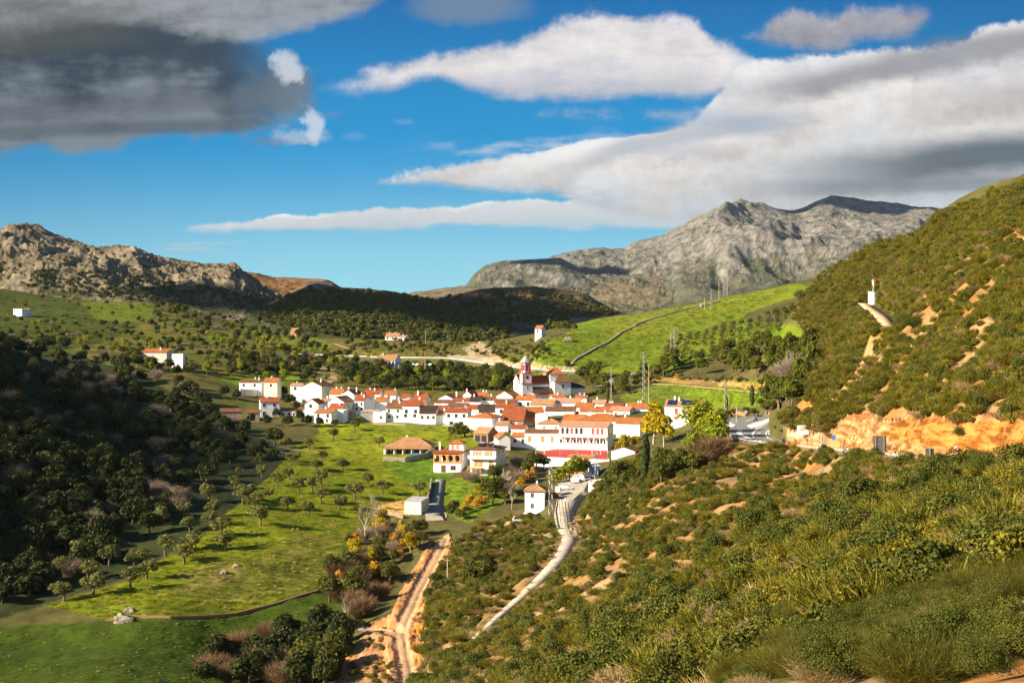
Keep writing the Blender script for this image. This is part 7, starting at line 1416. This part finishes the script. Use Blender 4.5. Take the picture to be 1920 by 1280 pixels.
# left middle ground
ML = {'oak': ('bushy green oak on the rolling ground left of the village', 'tree'), 'olive': ('small olive tree on the rolling ground left of the village', 'olive tree'), 'greytwiggy': ('leafless grey tree on the rolling ground left of the village', 'bare tree'), 'bright': ('bright green tree on the rolling ground left of the village', 'tree'), 'bush': ('low green bush on the rolling ground left of the village', 'bush'), 'orange': ('small orange autumn tree on the ground left of the village', 'autumn tree'), 'oakdk': ('dark oak on the ground left of the village', 'tree')}
MG = {k: v[0].split(' on the ')[0]+'s left of the village' for k, v in ML.items()}
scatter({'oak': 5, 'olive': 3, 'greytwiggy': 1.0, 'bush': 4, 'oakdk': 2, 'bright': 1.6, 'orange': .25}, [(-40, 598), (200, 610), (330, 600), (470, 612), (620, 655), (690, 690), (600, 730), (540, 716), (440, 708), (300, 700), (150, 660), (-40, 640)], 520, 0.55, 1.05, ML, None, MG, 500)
scatter({'oak': 5, 'oakdk': 2, 'bush': 3}, [(290, 560), (400, 575), (560, 600), (620, 625), (560, 650), (420, 620), (290, 612)], 170, 0.6, 1.1, ML, None, MG, 700)
scatter({'oak': 2, 'bush': 2, 'greytwiggy': .5}, [(-40, 545), (280, 570), (260, 610), (-40, 600)], 40, 0.5, 0.9, ML, None, MG, 700)
scatter({'farbush': 1}, [(-60, 505), (100, 508), (240, 520), (430, 545), (600, 590), (640, 610), (420, 580), (290, 566), (160, 556), (-60, 520)], 330, 0.6, 1.1, 'x', 'tree', 'x', 900)
for a, b, s in [(318, 590, 1.5), (330, 594, 1.6), (345, 592, 1.4), (367, 570, 1.2)]: put('pine', a, b, s*0.8, 'dark rounded pine in the clump at the right end of the small bright field', 'pine', 'pines beside the bright field on the left hill', 700)
put('cypress', 313, 672, 1.15, 'tall dark cypress beside the white house with the orange roof', 'cypress', None, 500, True)
# wooded belt between village and far road
WB = {'oak': ('rounded holm oak in the wooded belt behind the village roofs', 'tree'), 'oakdk': ('dark holm oak in the wooded belt behind the village roofs', 'tree'), 'bright': ('fresh green tree in the wooded belt behind the village roofs', 'tree'), 'bush': ('bush in the wooded belt behind the village roofs', 'bush'), 'olive': ('grey-green olive behind the village roofs', 'olive tree')}
WG = {k: v[0].split(' in the ')[0].split(' behind')[0]+'s behind the village roofs' for k, v in WB.items()}
scatter({'oak': 6, 'oakdk': 2, 'bright': .6, 'olive': 1}, [(630, 694), (700, 690), (760, 690), (830, 690), (960, 702), (965, 738), (900, 736), (780, 732), (640, 724)], 240, 0.75, 1.15, WB, None, WG, 500)
scatter({'oak': 4, 'bush': 4, 'olive': 2}, [(850, 640), (960, 640), (1010, 640), (1060, 660), (1000, 690), (900, 670), (850, 655)], 90, 0.4, 0.75, WB, None, WG, 500)
scatter({'oak': 4, 'bush': 4}, [(640, 640), (740, 640), (850, 640), (850, 668), (760, 665), (650, 662)], 110, 0.45, 0.9, WB, None, WG, 500)
scatter({'bright': 1, 'pine': 1}, [(400, 655), (560, 660), (680, 665), (680, 672), (540, 672), (400, 664)], 22, 0.5, 0.8, {'bright': ('small bright green tree lining the far road', 'tree'), 'pine': ('small green pine lining the far road', 'pine')}, None, {'bright': 'trees lining the far road', 'pine': 'pines lining the far road'}, 500)
for a, b in [(640, 668), (655, 668), (666, 669), (690, 674), (700, 672), (780, 672), (792, 672)]: put('yellow', a, b, 0.75, 'yellow-green tree beside the far road', 'tree', 'yellow-green trees beside the far road', 500, True)
for a, b in [(552, 690), (500, 690)]: put('orange', a, b, 1.0, 'orange autumn tree in the thicket left of the village', 'autumn tree', 'orange trees in the thicket', 500)
scatter({'oak': 3, 'oakdk': 3, 'bush': 3}, [(420, 668), (560, 674), (680, 680), (600, 700), (560, 700), (430, 706)], 110, 0.5, 0.9, ML, None, MG, 500)
for a, b, s in [(1030, 620, 1.2), (1040, 622, 1.1), (1050, 624, 1.3), (1060, 626, 1.2), (1022, 615, 1), (1068, 622, .9), (1078, 622, .8)]: put('pine', a, b, s*0.75, 'tall dark pine in the clump right of the small white chapel', 'pine', 'pines right of the white chapel', 500, True)
for a, b, s in [(736, 606, .9), (745, 630, .9), (785, 628, .9), (775, 628, .9), (560+105, 632, .6)]: put('bright', a, b, s*0.8, 'rounded green tree near the white hillside farmhouse', 'tree', 'round trees near the hillside farmhouse', 500)
for a, b, s in [(1062, 692, .8), (1122, 690, .8)]: put('oak', a, b, s, 'lone round tree at the foot of the bright green hill', 'tree', 'lone trees at the foot of the green hill', 500)
# green hill: young olives in rows
rowsn = 0
for i in range(60):
    for j in range(40):
        x = 50+i*4.6+random.uniform(-.5, .5)+j*1.0; y = 560+j*5.6+random.uniform(-.7, .7)
        z = gz(x, y); a = 960+x/y*F; b = HZ-z/y*F
        if inpoly(np.array([a]), np.array([b]), [(1150, 695), (1200, 655), (1330, 622), (1440, 588), (1530, 605), (1560, 640), (1440, 672), (1300, 690), (1220, 698)])[0] and random.random() < .86:
            PL.append(('olive', Vector((x, y, z)), random.uniform(.5, .8), 'small young olive planted in rows on the bright green hillside', 'olive tree', 'young olives in rows on the green hillside'))
        elif inpoly(np.array([a]), np.array([b]), [(1385, 582), (1400, 560), (1450, 546), (1520, 540), (1530, 580), (1470, 595), (1400, 598)])[0]:
            PL.append(('oak', Vector((x, y, z)), random.uniform(.5, .72), 'small dark tree planted in rows at the top right of the green hillside', 'tree', 'dark planted trees at the top of the green hillside'))
scatter({'oak': 1, 'bush': 1}, [(1210, 575), (1270, 562), (1275, 572), (1215, 583)], 12, .6, .9, 'dark bush on the skyline of the green hill', 'bush', 'bushes on the skyline of the green hill', 500)
# pines and trees right of the church
PR = {'pine': ('rounded green pine in the belt at the foot of the green hill', 'pine'), 'oak': ('dark oak in the belt at the foot of the green hill', 'tree'), 'greytwiggy': ('pale leafless tree in the belt at the foot of the green hill', 'bare tree'), 'bush': ('bush in the belt at the foot of the green hill', 'bush'), 'orange': ('orange shrubby tree at the foot of the green hill', 'autumn tree'), 'olive': ('silvery olive at the foot of the green hill', 'olive tree')}
PG = {k: v[0].split(' in the ')[0].split(' at the')[0]+'s at the foot of the green hill' for k, v in PR.items()}
scatter({'pine': 7, 'oak': 1, 'olive': 1}, [(1235, 690), (1330, 668), (1450, 660), (1530, 655), (1560, 680), (1520, 720), (1440, 712), (1330, 708), (1240, 704)], 62, 0.8, 1.15, PR, None, PG, 400)
scatter({'pine': 4, 'oak': 4, 'olive': 3, 'bush': 3, 'orange': .6}, [(1085, 690), (1170, 720), (1230, 690), (1250, 705), (1180, 740), (1110, 745), (1085, 720)], 70, 0.5, 0.9, PR, None, PG, 400)
scatter({'bush': 4, 'orange': .7, 'olive': 1.5}, [(1220, 705), (1440, 716), (1440, 722), (1220, 712)], 26, .6, .9, PR, None, PG, 400)
for a, b in [(1486, 722), (1480, 724), (1472, 722), (1463, 724), (1492, 726)]: put('greytwiggy', a, b, 1.7, 'tall pale bare poplar on the rise above the roundabout', 'bare poplar', 'pale bare poplars above the roundabout', 300, True)
scatter({'pine': 4, 'oak': 3}, [(1440, 730), (1500, 720), (1520, 750), (1480, 768), (1430, 762)], 22, .6, .95, {'pine': ('green pine clustered behind the road bend', 'pine'), 'oak': ('dark oak clustered behind the road bend', 'tree')}, None, {'pine': 'pines behind the road bend', 'oak': 'oaks behind the road bend'}, 300)
put('cypress', 1410, 762, 0.95, 'dark pointed cypress on the green field behind the roundabout', 'cypress', None, 300, True)
put('cypress', 1362, 770, 0.75, 'brownish slim cypress left of the dark one behind the roundabout', 'cypress', None, 300, True)
put('cypress', 1139, 752, 0.8, 'slim dark cypress right of the church', 'cypress', None, 400, True)
for a, b, s in [(1425, 762, .55), (1400, 778, .5), (1412, 780, .5), (1432, 772, .55), (1445, 770, .6), (1350, 782, .5), (1362, 783, .5), (1375, 779, .5), (1338, 786, .5)]: put('oak', a, b, s, 'rounded hedge tree along the far side of the roundabout', 'tree', 'hedge trees along the far side of the roundabout', 300, True)
# around the village right side
for a, b, s in [(1225, 832, 1.35), (1245, 838, 1.25)]: put('yellow', a, b, s*1.6, 'tall yellow-green tree right of the school, in front of the white houses', 'tree', 'tall yellow-green trees right of the school', 300, True)
for a, b, s in [(1314, 836, 1.3), (1334, 836, 1.05), (1302, 858, .8), (1344, 842, .8)]: put('bright', a, b, s*1.35, 'tall bushy green tree left of the roundabout', 'tree', 'tall green trees left of the roundabout', 300, True)
for a, b, s in [(1170, 850, 1.1), (1190, 842, .9), (1160, 846, .7)]: put('yellow', a, b, s*.9, 'rounded yellow-green tree at the right gable of the school', 'tree', 'yellow-green trees at the school gable', 300, True)
for a, b, s in [(1212, 880, 1.15), (1208, 905, 1.2)]: put('cypress', a, b, s*1.05, 'dark conical conifer on the slope right of the school', 'conifer', 'dark conifers right of the school', 250, True)
for a, b, s in [(1155, 905, 1.0), (1170, 895, .9), (1180, 912, .8), (1140, 902, .6), (1245, 880, 1.0), (1265, 890, 1.0), (1240, 905, .9), (1280, 870, .8), (1300, 885, .8)]: put('oak', a, b, s, 'rounded green tree on the slope right of the car park', 'tree', 'round trees on the slope right of the car park', 250, True)
for a, b, s in [(1330, 866, 1.6), (1345, 856, 1.2), (1322, 875, .9), (1355, 845, .7), (1310, 845, .8)]: put('twiggy', a, b, s, 'reddish brown leafless tree below the roundabout fence', 'bare tree', 'reddish leafless trees below the roundabout', 250, True)
for a, b, s in [(1048, 910, .85), (1068, 903, .95), (1082, 898, .95), (1094, 893, .9), (1040, 915, .8)]: put('bright', a, b, s, 'rounded shade tree in the row beside the parked cars', 'tree', 'row of shade trees beside the parked cars', 250, True)
for a, b, s in [(1005, 882, 1), (990, 892, .9), (1020, 880, .9), (940, 900, .9), (925, 905, 1)]: put('oak', a, b, s, 'dark green tree in the thicket above the tall white house', 'tree', 'trees in the thicket above the tall white house', 250, True)
for a, b, s in [(988, 905, 1), (975, 915, .9), (1000, 895, .9), (900, 930, .9), (880, 945, .9), (893, 955, .8), (870, 962, .8), (905, 950, .9)]: put('orange', a, b, s, 'orange-leaved tree in the thicket left of the tall white house', 'autumn tree', 'orange trees left of the tall white house', 250, True)
for a, b, s in [(950, 930, 1.3), (955, 900, 1.2), (940, 870, 1.1), (965, 905, 1.1), (970, 880, 1), (930, 880, .9), (885, 905, 1), (872, 898, .8)]: put('greytwiggy', a, b, s, 'grey leafless tree in the thicket below the balcony house', 'bare tree', 'grey leafless trees below the balcony house', 250, True)
for a, b, s in [(915, 935, 1), (925, 945, .9), (935, 930, 1.05), (948, 945, .9), (850, 960, .7), (848, 972, .7), (862, 975, .6)]: put('oak', a, b, s, 'dark green tree in the gully left of the tall white house', 'tree', 'dark trees in the gully', 250, True)
for a, b, s in [(860, 812, .7), (870, 820, .7), (845, 815, .6), (838, 880, .5), (822, 870, .5), (750, 832, .4)]: put('oak', a, b, s, 'garden tree behind the arcaded villa', 'tree', 'garden trees around the villas', 300, True)
put('yellow', 948, 830, .8, 'yellow-green tree in front of the tiled roofs left of the school', 'tree', None, 300, True)
put('yellow', 803, 757, .8, 'yellow-green tree among the white houses in the middle of the village', 'tree', None, 300, True)
for a, b, s in [(1068, 750, .8), (1080, 752, .8), (1090, 756, .7)]: put('olive', a, b, s, 'greyish tree at the foot of the church apse', 'tree', 'trees at the foot of the church', 300, True)
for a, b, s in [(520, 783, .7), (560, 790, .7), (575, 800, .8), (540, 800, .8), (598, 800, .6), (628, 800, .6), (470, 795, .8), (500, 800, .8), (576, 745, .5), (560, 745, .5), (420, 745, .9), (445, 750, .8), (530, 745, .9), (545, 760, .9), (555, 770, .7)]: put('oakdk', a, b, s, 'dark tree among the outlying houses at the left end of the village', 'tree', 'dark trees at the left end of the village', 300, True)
# the stream and the lower left thicket
for a, b, s in [(685, 1010, 1), (708, 1000, 1)]:
    pass
scatter({'twiggy': 5, 'oak': 2.0, 'orange': .4}, [(610, 1085), (660, 1060), (700, 1070), (735, 1090), (715, 1130), (680, 1160), (640, 1165), (615, 1140)], 34, .8, 1.15, {'twiggy': ('reddish brown leafless tree in the stream thicket left of the dirt track', 'bare tree'), 'oak': ('green tree in the stream thicket left of the dirt track', 'tree'), 'orange': ('orange tree in the stream thicket left of the dirt track', 'autumn tree')}, None, {'twiggy': 'leafless trees in the stream thicket', 'oak': 'green trees in the stream thicket', 'orange': 'orange trees in the stream thicket'}, 150)
scatter({'yellow': 2, 'greytwiggy': 3, 'orange': 3, 'oak': 2}, [(665, 1000), (720, 985), (770, 990), (800, 1010), (760, 1050), (700, 1080), (660, 1060)], 36, .6, 1.0, {'yellow': ('yellow tree in the upper stream thicket near the grey shed', 'tree'), 'greytwiggy': ('grey leafless tree in the upper stream thicket near the grey shed', 'bare tree'), 'orange': ('orange tree in the upper stream thicket near the grey shed', 'autumn tree'), 'oak': ('green tree in the upper stream thicket near the grey shed', 'tree')}, None, {'yellow': 'yellow trees near the grey shed', 'greytwiggy': 'leafless trees near the grey shed', 'orange': 'orange trees near the grey shed', 'oak': 'green trees near the grey shed'}, 150)
scatter({'twiggy': 5, 'oakdk': 3}, [(370, 1290), (380, 1255), (440, 1215), (520, 1195), (560, 1215), (540, 1290)], 42, .85, 1.25, {'twiggy': ('reddish brown leafless tree at the bottom edge beside the dark meadow', 'bare tree'), 'oakdk': ('dark evergreen tree at the bottom edge beside the dark green meadow', 'tree')}, None, {'twiggy': 'reddish leafless trees along the lower stream', 'oakdk': 'dark trees along the lower stream'}, 150)
scatter({'oakdk': 5, 'oak': 2}, [(540, 1290), (560, 1210), (600, 1185), (645, 1185), (650, 1230), (620, 1290)], 36, .8, 1.15, {'oakdk': ('dark evergreen tree on the stream bank below the dirt track', 'tree'), 'oak': ('green tree on the stream bank below the dirt track', 'tree')}, None, {'oakdk': 'dark trees on the stream bank', 'oak': 'green trees on the stream bank'}, 150)
for a, b, s in [(890, 1080, .9), (905, 1085, .9), (880, 1095, .8), (900, 1070, .8), (815, 1095, .6), (820, 1110, .6), (833, 1108, .5), (655, 1020, .5)]: put('oak', a, b, s, 'dark rounded tree on the slope between dirt track and lane', 'tree', 'dark trees between dirt track and lane', 150, True)
# far wooded hills
scatter({'farwood': 1}, [(470, 600), (570, 545), (640, 545), (760, 555), (860, 580), (960, 600), (950, 640), (700, 640), (560, 620)], 1700, 0.7, 1.5, 'x', 'x', 'x', 1300, 2600)
scatter({'farwood': 1}, [(780, 565), (920, 545), (1100, 555), (1160, 590), (1000, 610), (850, 590)], 420, 0.6, 1.2, 'x', 'x', 'x', 1300, 3000)
scatter({'farbush': 1}, [(-40, 500), (60, 455), (200, 485), (430, 515), (520, 560), (430, 560), (200, 530), (-40, 520)], 210, 0.3, 0.65, 'x', 'x', 'x', 1300, 3000)
# near slopes
bare_ = lambda p: 1.0
SL_L = {'broomleaf': ('rounded olive-green shrub on the near stony slope', 'shrub'), 'broom': ('yellow-green broom shrub on the near stony slope', 'shrub'), 'broomnear': ('fine-stemmed yellow-green broom close to the camera', 'shrub'), 'lentisk': ('dense dark green shrub on the near stony slope', 'shrub'), 'lentisknear': ('dense dark green shrub close to the camera', 'shrub'),
        'dry': ('brownish dry shrub on the near stony slope', 'dry shrub'), 'drynear': ('brownish dry shrub close to the camera', 'dry shrub'), 'straw': ('x', 'x'), 'bush': ('round green bush on the right-hand slope', 'bush')}
SL_G = {'broomleaf': 'rounded olive-green shrubs on the slope', 'broom': 'broom shrubs on the near slope', 'broomnear': 'broom shrubs close to the camera', 'lentisk': 'dark shrubs on the near slope', 'lentisknear': 'dark shrubs close to the camera', 'dry': 'dry shrubs on the near slope', 'drynear': 'dry shrubs close to the camera', 'straw': 'x', 'bush': 'round bushes on the right-hand slope'}
def dens(p):
    r = float(bil(soil, np.arange(1), np.arange(1), 0, 0)) if False else 0
    c = float(np.interp(p.x/p.y, uu, np.arange(len(uu)))); rr = float(np.interp(math.log(p.y), LD, np.arange(len(dd)))); i, j = int(round(rr)), int(round(c))
    s_ = soil[i, j]; k_ = rock[i, j]
    return max(0.0, 1-0.93*s_)*(0.06 if k_ > 0.5 else 1.0)
NEAR = [(780, 1300), (870, 1215), (960, 1150), (1030, 1085), (1070, 1030), (1090, 960), (1150, 915), (1230, 880), (1330, 842), (1450, 838), (1560, 852), (1700, 868), (1800, 878), (1960, 890), (1960, 1300)]
scatter({'broomnear': 5, 'lentisknear': 5, 'drynear': 1.5}, [(1250, 1300), (1300, 1150), (1500, 1040), (1700, 960), (1960, 920), (1960, 1300)], 200, 0.40, 0.8, SL_L, None, SL_G, 14, 60, 0.8, 60, dens)
scatter({'broom': 4, 'broomleaf': 4, 'lentisk': 3.4, 'dry': 2.2}, NEAR, 2600, 0.7, 1.3, SL_L, None, SL_G, 38, 400, 1.25, 330, dens)
scatter({'lentisk': 1}, NEAR, 170, 1.1, 1.9, SL_L, None, SL_G, 90, 330, 1.0, 330, dens)
scatter({'broom': 3, 'broomleaf': 3, 'lentisk': 2.6, 'dry': 3}, [(770, 1300), (800, 1180), (800, 1110), (830, 1040), (900, 985), (1000, 960), (1050, 1010), (1030, 1060), (950, 1130), (870, 1200), (860, 1300)], 800, 0.8, 1.5, SL_L, None, SL_G, 100, 420, 0, 330, dens)
RIGHT = [(1500, 700), (1530, 650), (1490, 600), (1490, 540), (1600, 478), (1750, 408), (1930, 342), (1960, 340), (1960, 815), (1880, 790), (1800, 800), (1700, 785), (1600, 775), (1560, 800), (1500, 745)]
scatter({'broom': 4, 'broomleaf': 5, 'lentisk': 2.4, 'dry': 2.6}, RIGHT, 5200, 1.0, 1.7, SL_L, None, SL_G, 80, 620, 1.0, 620, dens)
scatter({'bush': 1}, RIGHT, 110, 0.6, 1.25, SL_L, None, SL_G, 80, 620, 0, 1, dens)
scatter({'broom': 3, 'broomleaf': 3, 'dry': 3, 'lentisk': 2}, [(1440, 800), (1510, 740), (1560, 790), (1560, 830), (1540, 812), (1460, 800)], 160, .8, 1.3, SL_L, None, SL_G, 100, 500, 0, 1, dens)
scatter({'broom': 3, 'broomleaf': 3, 'dry': 3, 'lentisk': 2, 'bush': 2}, [(1240, 905), (1180, 930), (1110, 950), (1100, 920), (1150, 880), (1200, 860), (1330, 835), (1330, 850)], 320, .9, 1.6, SL_L, None, SL_G, 100, 520, 0, 1, dens)
for a, b, rp_ in [(1852, 893, 50), (1830, 889, 34), (1884, 893, 30), (1768, 884, 30), (1745, 886, 22), (1790, 882, 18), (1712, 618, 26), (1694, 612, 20), (1690, 650, 22), (1704, 646, 16), (1800, 820, 20), (1650, 520, 14), (1590, 548, 14), (1500, 560, 16), (1560, 620, 14), (1620, 640, 12), (1840, 480, 16), (1780, 520, 12), (1880, 640, 18), (1560, 700, 14), (1740, 640, 14), (1690, 730, 14)]:
    h0 = hit(a, b, 60)
    put('lentisknear', a, b, rp_*h0.y/F/1.15, 'large dark round bush standing out on the right-hand slope', 'bush', 'large dark bushes on the right-hand slope', 60, True)
for a, b, s in [(1875, 375, 1), (1862, 362, 1), (1905, 352, 1), (1890, 358, .7), (1820, 385, .8), (1790, 396, .7), (1668, 458, .9), (1690, 445, .8), (1545, 510, .9), (1555, 505, .9)]: put('bush', a, b+3, s*1.1, 'dark bush on the skyline of the right-hand hill', 'bush', 'bushes on the skyline of the right-hand hill', 100, True)
scatter({'straw': 1}, NEAR, 1300, 0.6, 1.3, SL_L, None, SL_G, 45, 200, 1.0, 160, None)
# small growth on fields and lower ground
scatter({'straw': 1}, [(300, 1120), (560, 960), (660, 1000), (640, 1060), (600, 1105), (440, 1145)], 60, .5, 1.1, {'straw': ('x', 'x'), 'dry': SL_L['dry']}, None, {'straw': 'x', 'dry': 'dry shrubs on the meadow'}, 150)
scatter({'bush': 3, 'olive': 1}, [(850, 600+40), (990, 632), (1060, 640), (990, 690)], 40, .4, .7, WB, None, WG, 500)
for a, b, s in [(1480, 790, .35), (1470, 800, .3), (1484, 806, .3), (1524, 778, .4), (1540, 800, .4), (1455, 808, .25), (1466, 813, .25)]: put('oak', a, b, s, 'bushy tree on the bank at the inner side of the road bend', 'bush', 'bushes inside the road bend', 300, True)
for i in range(26):
    put(random.choice(('broomleaf', 'lentisk', 'dry')), 1503+random.uniform(0, 24), random.uniform(772, 806), random.uniform(.8, 1.4), 'low shrub on the steep bank at the inner side of the road bend', 'shrub', 'shrubs on the bank at the road bend', 250, True)
for i in range(34):
    f = i/33; a = 1046-172*f+random.uniform(-3, 3); b = 1038+160*f-3+random.uniform(-2, 2); put('lentisk', a-10, b-4, random.uniform(.5, .9), 'low green hedge plant along the left edge of the narrow path', 'shrub', 'low green plants along the narrow path', 100)
for poly, n_, s0, s1, dm in (([(90, 1135), (250, 1085), (380, 1000), (500, 900), (590, 810), (700, 800), (880, 800), (840, 880), (800, 935), (680, 1010), (640, 1060), (600, 1100), (440, 1150), (200, 1160)], 2600, .5, 1.15, 200),
        ([(0, 1175), (200, 1168), (440, 1158), (600, 1115), (640, 1180), (480, 1250), (420, 1290), (0, 1290)], 900, .35, .7, 150), ([(975, 700), (1010, 660), (1085, 606), (1160, 594), (1480, 540), (1400, 585), (1250, 690), (1120, 695)], 1500, .9, 1.9, 500),
        ([(1160, 745), (1250, 720), (1440, 722), (1440, 755), (1180, 760)], 350, .7, 1.3, 400), ([(0, 535), (160, 562), (285, 566), (280, 590), (200, 640), (0, 650)], 500, 1.0, 2.0, 700), ([(826, 905), (900, 880), (960, 930), (880, 980)], 200, .6, 1.2, 300)):
    scatter({'turf': 12, 'straw': 1}, poly, n_, s0, s1, {'turf': ('x', 'x'), 'straw': ('x', 'x')}, None, {'turf': 'x', 'straw': 'x'}, dm)
scatter({'dry': 3, 'lentisk': 2, 'broomleaf': 2}, [(640, 1290), (665, 1230), (700, 1185), (740, 1160), (770, 1095), (800, 1035), (830, 1040), (790, 1180), (770, 1290)], 70, .4, .9, SL_L, None, SL_G, 150)
for q in ROADS['lane'][::2]:
    for sg in (-1, 1):
        if random.random() < .8 and q[1] < 390:
            x = q[0]+sg*(q[3]/2+random.uniform(.1, .7)); y = q[1]+random.uniform(-1, 1); PL.append(('straw' if random.random() < .6 else 'turf', Vector((x, y, gz(x, y))), random.uniform(.7, 1.4), 'x', 'x', 'x'))
build_plants()

# ------------------------------------------------------------------ air
hz = MB(); hz.box(-16000, 16000, -700, 15200, -110, 720); ho = hz.obj('haze', []); tag(ho, kind='stuff'); hm = bpy.data.materials.new('haze'); hm.use_nodes = True; hn = hm.node_tree; hn.nodes.clear()
pv = hn.nodes.new('ShaderNodeVolumePrincipled'); pv.inputs['Color'].default_value = (0.75, 0.87, 1.0, 1); pv.inputs['Density'].default_value = 1.0e-5; mo = hn.nodes.new('ShaderNodeOutputMaterial'); hn.links.new(pv.outputs[0], mo.inputs['Volume']); ho.data.materials.append(hm)
